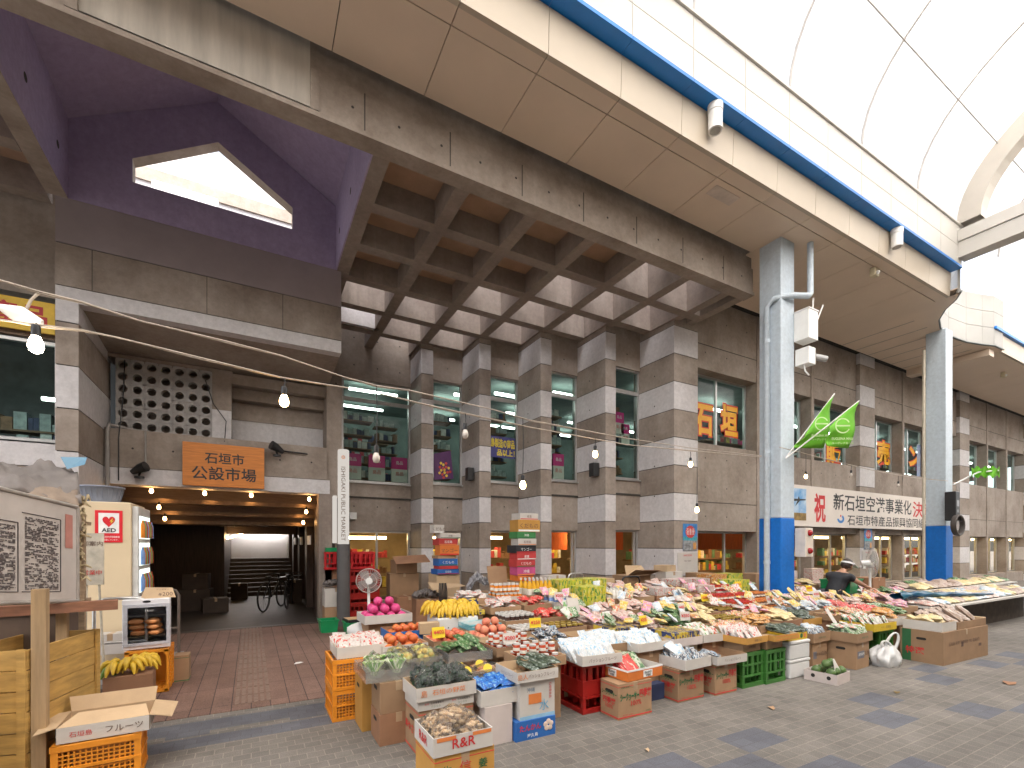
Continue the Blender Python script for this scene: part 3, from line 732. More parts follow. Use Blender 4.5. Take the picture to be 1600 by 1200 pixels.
q = MB(); q.box(18.0, 5.02, 6.84, 18.35, 6.92, ZS - .004); q.build("soffit_beam", CREAM, A)
q = MB()
for x in (14.2, 14.9, 15.6, 16.3, 17.0, 17.7): q.box(x, 5.3, ZS - .002, x + .012, 6.9, ZS + .002)
q.build("soffit_seam", mat("seal_grey", (.16, .18, .18), .5), A)
# columns with rain pipes
def column(x, y, label, pipe_dx):
    t = thing("arcade_column", label, "column", (x, y, 0), 0, "arcade columns")
    m_ = MB(); m_.box(-.205, -.205, 2.03, .205, .205, ZS + .02); m_.build("shaft", COLW, t, bevel=.015)
    m_ = MB(); m_.box(-.209, -.209, 0, .209, .209, 2.03); m_.build("blue_base", BLUE_C, t, bevel=.015)
    return t
c1 = column(8.44, 5.2, "pale blue arcade column with blue foot, white drain pipe and control box", 0)
c2 = column(15.6, 5.3, "pale blue arcade column with meter box and coiled hose at the banner's far end", 0)
p = MB(); p.tube([(-.26, .02, .05), (-.26, .02, 5.85), (-.27, -.1, 5.95), (.0, -.28, 6.0), (.38, -.36, 6.05), (.43, -.36, 6.1), (.43, -.36, 7.02)], .052, 10)
for z in (1.2, 3.2, 5.2): p.lathe([(.058, 0), (.058, .06)], 10, (-.26, .02, z))
p.build("drain_pipe", COLW, c1)
p = MB(); p.tube([(.29, -.05, 6.0), (.33, -.1, 6.1), (.36, -.1, 6.2), (.36, -.1, 7.0)], .05, 10); p.tube([(.29, -.05, .05), (.29, -.05, 6.0)], .035, 8); p.build("drain_pipe", COLW, c2)
p = MB(); p.tube([(-.32, .2, .3), (-.32, .2, 6.6)], .035, 8); p.build("conduit", mat("beige_conduit", (.55, .5, .4), .5), c2)

# the facing side of the street: plain shop front with the matching canopy
O = thing("facing_building", "concrete shop front with canopy across the street, behind the camera", "building")
m_ = MB(); m_.box(-14, -7.6, 0, 42, -7.2, 9.0, 0)
for k in range(14): m_.box(-13.5 + 4 * k, -7.2, 0, -13.3 + 4 * k, -7.1, 8.8, 1)
m_.build("wall", [CONC, WHITEB], O)
m_ = MB()
for k in range(13): m_.box(-13.0 + 4 * k, -7.21, .3, -10.0 + 4 * k, -7.16, 2.6)
m_.build("shop_window", mat("dark_glass", (.03, .035, .035), .1), O)
m_ = MB(); m_.box(-14, -7.2, ZS, 42, -4.4, ZS + .05); m_.build("canopy_soffit", CREAM, O)
m_ = MB(); m_.box(-14, -4.4, ZS - .01, 42, -4.3, 7.55); m_.build("edge_panel", CREAM_L, O)
m_ = MB(); m_.box(-14, -4.28, 7.56, 42, -4.22, 8.44); m_.build("white_fascia", WHITEP, O)
# ------------------------------------------------------------------ goods: materials and meshes
RG = random.Random(11)
CARD = mat("cardboard", (.33, .205, .115), .85, .10, 4, bump=.06, bscale=90, rnd=.14)
CARD_R = mat("reddish_cardboard", (.30, .155, .085), .85, .12, 4, bump=.06, bscale=90, rnd=.12)
CARD_L = mat("pale_cardboard", (.50, .36, .22), .85, .08, 4, bump=.05, bscale=90, rnd=.08)
CARD_Y = mat("amber_cardboard", (.48, .25, .055), .8, .10, 4, rnd=.08)
CARD_W = mat("white_carton", (.54, .51, .47), .7, .06, 5, rnd=.05)
CARD_P = mat("pinkish_white_carton", (.54, .47, .44), .7, .06, 5)
TAPE = mat("parcel_tape", (.40, .28, .17), .3, .1, 6)
INK_K = mat("black_ink", (.03, .03, .03), .6); INK_R = mat("red_ink", (.55, .03, .03), .6); INK_B = mat("blue_ink", (.05, .22, .55), .6)
INK_G = mat("green_ink", (.03, .13, .05), .6); INK_W = mat("white_ink", (.75, .75, .73), .6); INK_O = mat("orange_ink", (.65, .2, .05), .6)
INK_N = mat("brown_ink", (.12, .07, .05), .7)
FOAM = mat("foam_plastic", (.64, .64, .63), .7, .03, 30, bump=.1, bscale=150)
FILM = glassy("clear_film", (.96, .96, .95), .22, .08, .9, 28, clear=.10)
FILM_T = glassy("clear_tub", (.88, .88, .86), .2, .06, 0, 10, clear=.22)
BAGW = mat("white_bag_plastic", (.62, .62, .61), .35, .05, 9, bump=.5, bscale=30)
P_RED = mat("red_crate_plastic", (.36, .015, .012), .4, .14, 5); P_RED2 = mat("bright_red_plastic", (.55, .02, .025), .4, .1, 5)
P_GRN = mat("green_crate_plastic", (.045, .17, .03), .42, .14, 5); P_GRN2 = mat("emerald_plastic", (.01, .26, .09), .35, .1, 5)
P_ORG = mat("orange_crate_plastic", (.72, .26, .02), .42, .12, 5)

def packmat(name, cols, scale=7.0, rough=.32, bump=.35):
    cols = [tuple(q * (.80 if min(c_) > .3 else 1.0) for q in c_) for c_ in cols]
    m = bpy.data.materials.new(name); m.use_nodes = True; t = m.node_tree; b = t.nodes["Principled BSDF"]
    b.inputs["Roughness"].default_value = rough
    tc = N(t, "TexCoord"); oi = N(t, "ObjectInfo"); mp = N(t, "Mapping"); mp.inputs["Scale"].default_value = (1, 1, 1)
    sc = N(t, "VectorMath", operation='SCALE'); sc.inputs[0].default_value = (37, 23, 51); t.links.new(oi.outputs["Random"], sc.inputs["Scale"])
    ad = N(t, "VectorMath", operation='ADD'); t.links.new(tc.outputs["Generated"], ad.inputs[0]); t.links.new(sc.outputs[0], ad.inputs[1])
    vo = N(t, "TexVoronoi", Scale=scale); vo.distance = 'CHEBYCHEV'; t.links.new(ad.outputs[0], vo.inputs["Vector"])
    sp = N(t, "SeparateColor"); t.links.new(vo.outputs["Color"], sp.inputs[0])
    cr = N(t, "ValToRGB"); cr.color_ramp.interpolation = 'CONSTANT'; e = cr.color_ramp.elements
    e[0].position = 0; e[0].color = (*cols[0], 1); e[1].position = 1 / len(cols) * 1.3; e[1].color = (*cols[1 % len(cols)], 1)
    for i in range(2, len(cols)):
        k = e.new(min(.97, .3 + i * .7 / len(cols))); k.color = (*cols[i], 1)
    t.links.new(sp.outputs[0], cr.inputs[0])
    nz = N(t, "TexNoise", Scale=14.0, Detail=4.0); t.links.new(ad.outputs[0], nz.inputs["Vector"])
    mr = N(t, "MapRange"); mr.inputs[1].default_value = .3; mr.inputs[2].default_value = .7; mr.inputs[3].default_value = .8; mr.inputs[4].default_value = 1.15
    t.links.new(nz.outputs[0], mr.inputs[0])
    hs = N(t, "HueSaturation"); t.links.new(cr.outputs[0], hs.inputs["Color"]); t.links.new(mr.outputs[0], hs.inputs["Value"])
    t.links.new(hs.outputs[0], b.inputs["Base Color"])
    bp = N(t, "Bump", Strength=bump, Distance=.02); t.links.new(nz.outputs[0], bp.inputs["Height"]); t.links.new(bp.outputs[0], b.inputs["Normal"])
    MATS[name] = m; return m
PK = {
 'whitered': packmat("white_red_packet", [(.72, .68, .64), (.66, .60, .55), (.55, .07, .05), (.74, .7, .66)]),
 'pink': packmat("pink_packet", [(.66, .48, .44), (.72, .62, .56), (.5, .22, .18), (.7, .66, .6), (.58, .36, .30)]),
 'magenta': packmat("magenta_packet", [(.66, .20, .40), (.7, .5, .55), (.68, .62, .6), (.6, .3, .12)]),
 'blue': packmat("pale_blue_packet", [(.68, .73, .77), (.72, .74, .74), (.25, .45, .62), (.6, .68, .72), (.76, .77, .77)]),
 'green': packmat("green_packet", [(.08, .20, .07), (.58, .62, .5), (.06, .15, .06), (.34, .42, .24)], 7),
 'leafy': packmat("leafy_packet", [(.04, .11, .03), (.07, .17, .05), (.34, .40, .26), (.05, .13, .04)], 8),
 'red': packmat("red_packet", [(.58, .03, .03), (.62, .06, .04), (.66, .5, .4), (.45, .02, .02)]),
 'yellow': packmat("yellow_packet", [(.66, .46, .06), (.68, .58, .3), (.6, .36, .05), (.7, .64, .42)]),
 'mixed': packmat("mixed_packet", [(.68, .62, .5), (.55, .12, .06), (.62, .45, .08), (.70, .67, .62), (.15, .3, .12), (.4, .2, .1)]),
 'dark': packmat("dark_packet", [(.035, .04, .06), (.5, .5, .5), (.06, .07, .1), (.2, .36, .5), (.65, .65, .64)]),
 'cream': packmat("cream_packet", [(.68, .56, .30), (.70, .60, .38), (.64, .5, .24)]),
 'slab': packmat("dark_green_slab", [(.035, .055, .035), (.06, .08, .05), (.28, .33, .3), (.045, .06, .045)]),
 'stripe': packmat("striped_packet", [(.72, .71, .66), (.68, .68, .62), (.5, .1, .05), (.12, .32, .1), (.72, .70, .64)], 4),
 'amber': packmat("amber_packet", [(.5, .22, .04), (.6, .34, .1), (.66, .55, .4), (.4, .12, .03)]),
 'dried': packmat("dried_packet", [(.42, .32, .25), (.5, .40, .33), (.3, .2, .17), (.56, .48, .42)], 7),
 'navyyel': packmat("navy_yellow_pack", [(.03, .05, .16), (.6, .42, .04), (.04, .06, .2), (.62, .5, .1)], 3),
 'greenyel': packmat("green_yellow_carton", [(.45, .5, .05), (.62, .52, .05), (.12, .28, .05), (.6, .56, .2)], 3),
 'teal': packmat("teal_carton", [(.10, .36, .42), (.2, .45, .5), (.12, .3, .4), (.5, .6, .62)], 3),
}
def pillow(w, h, t, seed=0, nu=6, nv=8):
    """filled sachet standing on its lower edge: width x, height z, front towards -y"""
    rr = random.Random(seed); vs = []; fs = []
    for side in (-1, 1):
        for j in range(nv + 1):
            for i in range(nu + 1):
                u, v = i / nu * 2 - 1, j / nv * 2 - 1
                p = max(0, (1 - u ** 4) * (1 - abs(v) ** 5)) ** .6
                n_ = noise.noise(Vector((u * 1.7 + seed * 3.3, v * 1.7, side * 2.0 + seed)))
                vs.append((u * w / 2 * (1 - .05 * (1 - v * v)), side * t / 2 * p * (1 + .7 * n_), (v + 1) * h / 2))
    k = (nu + 1) * (nv + 1)
    for j in range(nv):
        for i in range(nu):
            a = j * (nu + 1) + i; fs.append((a, a + 1, a + nu + 2, a + nu + 1)); fs.append((k + a + nu + 1, k + a + nu + 2, k + a + 1, k + a))
    return vs, fs
_pm = {}
def packet_mesh(mk, w=.13, h=.19, t=.035, seed=0):
    key = (mk, w, h, t, seed)
    if key not in _pm:
        mb = MB(); v, f = pillow(w, h, t, seed); mb.add(v, f, 0, True); _pm[key] = mb.mesh("packet", PK[mk])
    return _pm[key]
def small_box_mesh(mk, w, d, h):
    key = ('b', mk, w, d, h)
    if key not in _pm:
        mb = MB(); mb.box(-w / 2, -d / 2, 0, w / 2, d / 2, h); _pm[key] = mb.mesh("pack", PK[mk] if mk in PK else MATS[mk])
    return _pm[key]
def put(me, name, label, cat, group, loc, rot=(0, 0, 0), scale=None):
    o = bpy.data.objects.new(name, me); COL.objects.link(o); o.location = loc; o.rotation_euler = rot
    if scale: o.scale = scale
    return tag(o, label, cat, group)
LIQ = {'brown': mat("brown_preserve", (.16, .075, .04), .25, .2, 9), 'red': mat("red_preserve", (.42, .06, .02), .25, .2, 9), 'purple': mat("purple_preserve", (.06, .015, .035), .25, .2, 9),
       'yellow': mat("yellow_juice", (.66, .36, .02), .25, .1, 9), 'orange': mat("orange_juice", (.62, .2, .02), .25, .1, 9), 'white': mat("white_bottle", (.72, .71, .68), .35, .1, 9), 'dark': mat("soy_dark", (.05, .025, .02), .2, .2, 9), 'blue': mat("blue_can", (.15, .25, .5), .3, .3, 9)}
LID_W = mat("white_lid", (.58, .57, .55), .4); LID_R = mat("red_lid", (.5, .03, .03), .4); LID_G = mat("gold_lid", (.5, .36, .08), .35, metal=.5); LID_O = mat("orange_lid", (.65, .2, .04), .4)
LABELP = mat("paper_label", (.70, .66, .58), .6, .12, 40)
_jar = {}
def jar(liq, lid, r, h, label, group, loc, rz=0, tall=False, name=None):
    key = (liq, lid.name, r, h, tall)
    if key not in _jar:
        b = MB()
        if tall: b.lathe([(r * .9, 0), (r, .01), (r, h * .62), (r * .5, h * .80), (r * .36, h * .9), (r * .36, h * .93)], 12)
        else: b.lathe([(r * .9, 0), (r, .006), (r, h * .72), (r * .8, h * .82), (r * .8, h * .84)], 12)
        l = MB()
        if tall: l.lathe([(r * .42, h * .9), (r * .42, h)], 10)
        else: l.lathe([(r * .9, h * .82), (r * .9, h)], 12)
        p = MB(); p.lathe([(r * 1.02, h * .2), (r * 1.02, h * .52)], 12)
        _jar[key] = (b.mesh("jar", LIQ[liq]), l.mesh("lid", lid), p.mesh("paper_label", LABELP))
    a, c_, e = _jar[key]
    o = put(a, name or "jar", label, (name or "jar").replace("_", " "), group, loc, (0, 0, rz))
    obj("lid", c_, o); obj("paper_label", e, o); return o

_cm = {}
def carton(x, y, z, w, d, h, label, rz=0, m=CARD, m_name="carton", holes=False, tape=True, group=None, stripe=None, cat="box"):
    """closed carton: x,y = front-left corner before turning, z = bottom; lines and tape are part of the skin"""
    t = thing(m_name, label, cat, (x, y, z), rz, group)
    b = MB(); e = .0015
    b.box(0, 0, 0, w, d, h, 0)
    if tape:
        b.box(w * .5 - .025, -e, h - .07, w * .5 + .025, d + e, h + e, 1)
    b.box(-e * .6, -e * .6, h - .004, w + e * .6, d * .497, h + e * .6, 0); b.box(-e * .6, d * .503, h - .004, w + e * .6, d + e * .6, h + e * .6, 0)
    if stripe: b.box(-e, -e, .012, w + e, d + e, .024, 2); b.box(-e, -e, h - .03, w + e, d + e, h - .024, 2)
    if holes:
        for s, xx in ((-1, -e), (1, w + e)):
            p = [(xx, d / 2 - .035 + .02 * math.cos(a), h * .74 + .016 * math.sin(a)) for a in [1.57 + k * .524 for k in range(7)]] + [(xx, d / 2 + .035 + .02 * math.cos(a), h * .74 + .016 * math.sin(a)) for a in [-1.57 + k * .524 for k in range(7)]]
            b.add(p, [tuple(range(len(p)))], 3)
    b.build("body", [m, TAPE, stripe or INK_R, DARK], t, bevel=.004)
    return t
def print_on(t, s, face, u, v, h, mt, w, d, hh, bold=.0, width=None):
    """prints s on the front or left face of a carton (u, v from 0 to 1)"""
    if face == 'front': lettering(s, (u * w, -.002, v * hh), X, Z, mt, t, h, width, bold, .001)
    elif face == 'left': lettering(s, (-.002, d * (1 - u), v * hh), (0, -1, 0), Z, mt, t, h, width, bold, .001)
    elif face == 'right': lettering(s, (w + .002, d * u, v * hh), (0, 1, 0), Z, mt, t, h, width, bold, .001)

def tray(x, y, z, w, d, h, label, rz=0, mo=CARD, mi=CARD_L, group=None, flaps=False, cat="tray", name="tray", slope=.006):
    """open shallow box, front-left corner at x,y"""
    t = thing(name, label, cat, (x, y, z), rz, group)
    b = MB(); k = .006; e = slope
    def wall(p0, p1, inx, iny):
        q0 = (p0[0] + inx * k, p0[1] + iny * k); q1 = (p1[0] + inx * k, p1[1] + iny * k)
        b.add([(p0[0], p0[1], 0), (p1[0], p1[1], 0), (p1[0], p1[1], h), (p0[0], p0[1], h), (q0[0], q0[1], .002), (q1[0], q1[1], .002), (q1[0], q1[1], h - .0005), (q0[0], q0[1], h - .0005)], [(0, 1, 2, 3)], 0)
        b.add([(q0[0], q0[1], .002), (q1[0], q1[1], .002), (q1[0], q1[1], h - .0005), (q0[0], q0[1], h - .0005)], [(3, 2, 1, 0)], 1)
        b.add([(p0[0], p0[1], h), (p1[0], p1[1], h), (q1[0], q1[1], h - .0005), (q0[0], q0[1], h - .0005)], [(0, 1, 2, 3)], 1)
    wall((0, 0), (w, 0), 0, 1); wall((w, 0), (w, d), -1, 0); wall((w, d), (0, d), 0, -1); wall((0, d), (0, 0), 1, 0)
    b.quad((0, 0, .001), (w, 0, .001), (w, d, .001), (0, d, .001), 1)
    b.build("body", [mo, mi], t)
    return t

def crate(x, y, z, w, d, h, label, m, rz=0, group=None, bottle=False, name="crate"):
    """plastic crate; bottle = tall bottle crate with tall slots, else a mesh-sided harvest crate"""
    t = thing(name, label, "crate", (x, y, z), rz, group); b = MB(); k = .022
    for cx in (0, w - k * 1.6):
        for cy in (0, d - k * 1.6): b.box(cx, cy, 0, cx + k * 1.6, cy + k * 1.6, h)
    if bottle: lev = ((0, .045), (h * .30, .02), (h * .62, .018), (h - .04, .04))
    else: lev = ((0, .03), (h * .48, .018), (h - .035, .035))
    for z0, t_ in lev:
        b.box(-.004, -.004, z0, w + .004, k * .7, z0 + t_); b.box(-.004, d - k * .7, z0, w + .004, d + .004, z0 + t_)
        b.box(-.003, k * .7, z0 + .001, k * .7, d - k * .7, z0 + t_ - .001); b.box(w - k * .7, k * .7, z0 + .001, w + .003, d - k * .7, z0 + t_ - .001)
    if bottle:
        for (L, ax) in ((w, 0), (d, 1)):
            n = max(2, int(round(L / .10)))
            for i in range(1, n):
                p = L * i / n
                for s in (0, 1):
                    wd = .024 if i != n // 2 else .05
                    if ax == 0: yy = .002 if s == 0 else d - .014; b.box(p - wd / 2, yy, h * .32, p + wd / 2, yy + .012, h - .03)
                    else: xx = .002 if s == 0 else w - .014; b.box(xx, p - wd / 2, h * .32, xx + .012, p + wd / 2, h - .03)
        if m is P_RED: b.box(.012, .0035, h * .36, w - .012, .0155, h * .62); b.box(.0035, .012, h * .36, .0155, d - .012, h * .62); b.box(w - .0155, .012, h * .36, w - .0035, d - .012, h * .62)
        for i in range(1, max(2, int(round(w / .1)))): b.box(w * i / max(2, int(round(w / .1))) - .003, .03, .05, w * i / max(2, int(round(w / .1))) + .003, d - .03, h * .9)
        b.box(.03, d / 2 - .003, .05, w - .03, d / 2 + .003, h * .9)
    else:
        for (L, ax) in ((w, 0), (d, 1)):
            n = int(L / .026)
            for i in range(1, n):
                p = L * i / n
                for s in (0, 1):
                    if ax == 0: yy = .004 if s == 0 else d - .01; b.box(p - .004, yy, .02, p + .004, yy + .006, h - .02)
                    else: xx = .004 if s == 0 else w - .01; b.box(xx, p - .004, .02, xx + .006, p + .004, h - .02)
            for q in range(1, int(h / .026)):
                zz = q * .026
                if ax == 0:
                    b.box(.02, .006, zz - .004, w - .02, .011, zz + .004); b.box(.02, d - .011, zz - .004, w - .02, d - .006, zz + .004)
                else:
                    b.box(.006, .02, zz - .004, .011, d - .02, zz + .004); b.box(w - .011, .02, zz - .004, w - .006, d - .02, zz + .004)
    b.box(.01, .01, .008, w - .01, d - .01, .014)
    b.build("body", m, t); return t

def jit(a): return RG.uniform(-a, a)
def fill_lean(x, y, z, w, d, mk, label, group, nx=3, ny=4, pw=.13, ph=.18, pt=.035, lean=-45, name="packet", cat="packet"):
    """rows of sachets leaning back one on another"""
    nx += 1; ny += 1; pw *= .80; ph *= .85; pt *= .85
    for j in range(ny - 1, -1, -1):
        for i in range(nx):
            me = packet_mesh(mk, pw, ph, pt, RG.randrange(4))
            px = x + w * (i + .5) / nx + jit(.012); py = y + .03 + (d - .08) * (j / max(1, ny)) + jit(.01)
            put(me, name, label, cat, group, (px, py, z + .006 + jit(.006) + .004 * j), (R(lean + jit(10)), R(jit(8)), R(jit(12))))
def fill_lay(x, y, z, w, d, mk, label, group, n=12, pw=.13, ph=.19, pt=.045, layers=3, name="packet", cat="packet", rz0=0):
    """sachets lying heaped"""
    n = int(n * 1.45); pw *= .80; ph *= .74; pt *= .9
    per = max(1, n // layers)
    for L in range(layers):
        for k in range(per):
            me = packet_mesh(mk, pw, ph, pt, RG.randrange(5))
            f = 1 - .14 * L
            cx = x + w / 2 + (((k + .5) / per) - .5) * w * .95 * f + jit(.03); cy = y + d / 2 + (.5 - ((k * .618 + L * .31) % 1)) * d * .62 * f
            a = R(rz0 + jit(40)); tl = R(-80 + jit(16))
            put(me, name, label, cat, group, (cx + math.sin(a) * ph / 2, cy - math.cos(a) * ph / 2, z + .02 + L * pt * .85 + abs(jit(.012))), (tl, R(jit(14)), a))
def fill_jars(x, y, z, w, d, liq, lid, label, group, nx, ny, nz, r, h, tall=False, name=None):
    for q in range(nz):
        for j in range(ny - (q if nz > 1 else 0)):
            for i in range(nx):
                if q < nz - 1 and j > 1 and 0 < i: continue
                jar(liq, lid, r, h, label, group, (x + (i + .5) * w / nx + jit(.004), y + (j + .5 + (.5 * q)) * d / ny + jit(.004), z + .003 + q * (h + .002)), jit(3), tall, name)
def fill_boxes(x, y, z, w, d, mk, label, group, nx, ny, nz, h, name="pack", cat="pack"):
    me = small_box_mesh(mk, round(w / nx - .006, 4), round(d / ny - .006, 4), h)
    for q in range(nz):
        for j in range(ny):
            if q and j == 0 and nz > 2: continue
            for i in range(nx):
                if q < nz - 1 and j > (1 if nz > 2 else 0) and 0 < i: continue
                put(me, name, label, cat, group, (x + (i + .5) * w / nx + jit(.003), y + (j + .5) * d / ny + jit(.003), z + .003 + q * (h + .0015)), (0, 0, R(jit(3))))
FRUIT = {}
def fruit_mesh(key, m, r, flat=.9):
    if key not in FRUIT:
        b = MB(); b.ball((0, 0, 0), (r, r, r * flat), 0, 12, 8, .12, len(FRUIT)); FRUIT[key] = b.mesh(key, m)
    return FRUIT[key]
def fill_heap(x, y, z, w, d, key, m, r, label, group, layers=2, cat="fruit", flat=.9):
    me = fruit_mesh(key, m, r, flat)
    for L in range(layers):
        x0, y0, ww, dd = x + L * r, y + L * r, w - 2 * L * r, d - 2 * L * r
        nx, ny = max(1, int(ww / (2.05 * r))), max(1, int(dd / (2.05 * r)))
        for i in range(nx):
            for j in range(ny):
                put(me, key, label, cat, group, (x0 + (i + .5) * ww / nx + jit(.006), y0 + (j + .5) * dd / ny + jit(.006), z + .006 + r * flat + L * r * 1.5), (jit(1), jit(1), jit(3)))
def film_bag(mb, c, r, m, seed):
    """crumpled clear bag skin with a gathered neck"""
    n, k = 16, 12; vs = []; fs = []
    for i in range(k + 1):
        ph = math.pi * i / k
        for j in range(n):
            t = 2 * math.pi * j / n; q = Vector((math.sin(ph) * math.cos(t), math.sin(ph) * math.sin(t), math.cos(ph)))
            w = 1 + .30 * noise.noise(q * 2.6 + Vector((seed * 7.1, 0, 3))) + .10 * noise.noise(q * 9 + Vector((seed, 5, 0)))
            vs.append((c[0] + r[0] * w * q.x, c[1] + r[1] * w * q.y, c[2] + r[2] * w * q.z + (.35 * r[2] if i == 0 else 0)))
    for i in range(k):
        for j in range(n): fs.append((i * n + j, (i + 1) * n + j, (i + 1) * n + (j + 1) % n, i * n + (j + 1) % n))
    mb.add(vs, fs, m, True)
def leaf(mb, p, s, rr, m=0):
    a = Vector((rr.uniform(-1, 1), rr.uniform(-1, 1), rr.uniform(-.3, 1))).normalized(); b = a.cross(Vector((rr.uniform(-1, 1), rr.uniform(-1, 1), rr.uniform(-1, 1)))).normalized(); c = a.cross(b)
    p = Vector(p); vs = [p - a * s, p + b * s * .6 - a * .2 * s + c * s * .25, p + b * s * .5 + a * s * .5, p + a * s + c * s * .3, p - b * s * .5 + a * s * .5, p - b * s * .6 - a * .2 * s + c * s * .25, p + c * s * -.12]
    mb.add(vs, [(6, 0, 1), (6, 1, 2), (6, 2, 3), (6, 3, 4), (6, 4, 5), (6, 5, 0)], m, True)
def inside(rr, r):
    while True:
        q = Vector((rr.uniform(-1, 1), rr.uniform(-1, 1), rr.uniform(-1, 1)))
        if q.length < 1: return Vector((q.x * r[0], q.y * r[1], q.z * r[2]))
def produce_bag(c, r, kind, label, group, seed, rz=0, name="bag"):
    t = thing(name, label, "bag", c, rz, group); rr = random.Random(seed); b = MB()
    if kind == 'nuts':
        for i in range(120): 
            p = inside(rr, (r[0] * .92, r[1] * .92, r[2] * .88)); b.ball((p.x, p.y, p.z + r[2] * .9), (rr.uniform(.012, .022), .011, .011), rr.randrange(2), 6, 4)
        ms = [mat("peanut", (.50, .33, .17), .7, .25, 30), mat("pale_peanut", (.60, .44, .27), .7, .2, 30)]
    elif kind == 'greens':
        for i in range(230):
            p = inside(rr, r); leaf(b, (p.x, p.y, p.z + r[2] * .9), rr.uniform(.016, .032), rr, rr.randrange(3))
        ms = [mat("dark_leaf", (.015, .045, .022), .4, .3, 20), mat("mid_leaf", (.03, .075, .03), .4, .3, 20), mat("blue_leaf", (.03, .06, .045), .4, .3, 20)]
    elif kind == 'lettuce':
        for i in range(60):
            a = rr.uniform(-.5, .5); q = inside(rr, (r[0] * .4, r[1] * .5, r[2] * .2))
            b.tube([(q.x, q.y, .02), (q.x + a * r[0] * .6, q.y, r[2] * .9), (q.x + a * r[0] * 1.7, q.y + rr.uniform(-.02, .02), r[2] * 1.75)], [.005, .006, .011], 5, rr.randrange(3))
        ms = [mat("pale_leaf", (.42, .52, .22), .5, .2, 20), mat("white_stem", (.62, .66, .5), .5, .1, 20), mat("fresh_leaf", (.16, .34, .07), .5, .2, 20)]
    elif kind == 'carrot':
        for i in range(16):
            q = inside(rr, (r[0] * .7, r[1] * .8, r[2] * .7)); a = rr.uniform(-.35, .35); l = r[0] * .75
            b.tube([(q.x - math.cos(a) * l * .5, q.y - math.sin(a) * l, q.z + r[2]), (q.x, q.y, q.z + r[2] + .004), (q.x + math.cos(a) * l * .5, q.y + math.sin(a) * l, q.z + r[2])], [.007, .016, .018], 7, rr.randrange(2))
        ms = [mat("carrot", (.55, .2, .045), .5, .2, 20), mat("pale_root", (.52, .3, .14), .5, .2, 20)]
    else:
        cols = {'lemon': ((.62, .45, .08), (.5, .5, .14)), 'rice': ((.62, .57, .45), (.66, .62, .52)), 'green': ((.12, .26, .04), (.2, .36, .07)), 'dry': ((.36, .25, .18), (.5, .4, .32))}[kind]
        for i in range(28):
            p = inside(rr, (r[0] * .8, r[1] * .8, r[2] * .75)); b.ball((p.x, p.y, p.z + r[2] * .9), rr.uniform(.018, .028), rr.randrange(2), 8, 5)
        ms = [mat(kind + "_a", cols[0], .5, .2, 20), mat(kind + "_b", cols[1], .5, .2, 20)]
    b.build("contents", ms, t)
    s = MB(); film_bag(s, (0, 0, r[2] * .95), (r[0] * 1.06, r[1] * 1.08, r[2] * 1.08), 0, seed); s.build("film", FILM, t)
    return t
# ------------------------------------------------------------------ the stall: rows of trays on cartons
def zrow(Y):
    pts = [(3.2, .46), (4.0, .5), (4.8, .56), (5.3, .68), (5.8, .76), (9, .8)]
    if Y <= 3.2: return .46
    for (a, b), (c, d) in zip(pts, pts[1:]):
        if Y <= c: return b + (d - b) * (Y - a) / (c - a)
    return .8
MANGO = mat("mango_skin", (.60, .22, .05), .45, .3, 14, col2=(.55, .08, .03)); APPLE = mat("apple_skin", (.50, .06, .05), .4, .2, 14, col2=(.6, .22, .08))
PEACH = mat("peach_skin", (.66, .30, .16), .6, .2, 14, col2=(.60, .14, .10)); PITAYA = mat("pitaya_skin", (.50, .03, .16), .5, .25, 18, col2=(.62, .08, .24)); GUAVA = mat("green_fruit_skin", (.05, .10, .025), .5, .3, 10, col2=(.10, .17, .05))
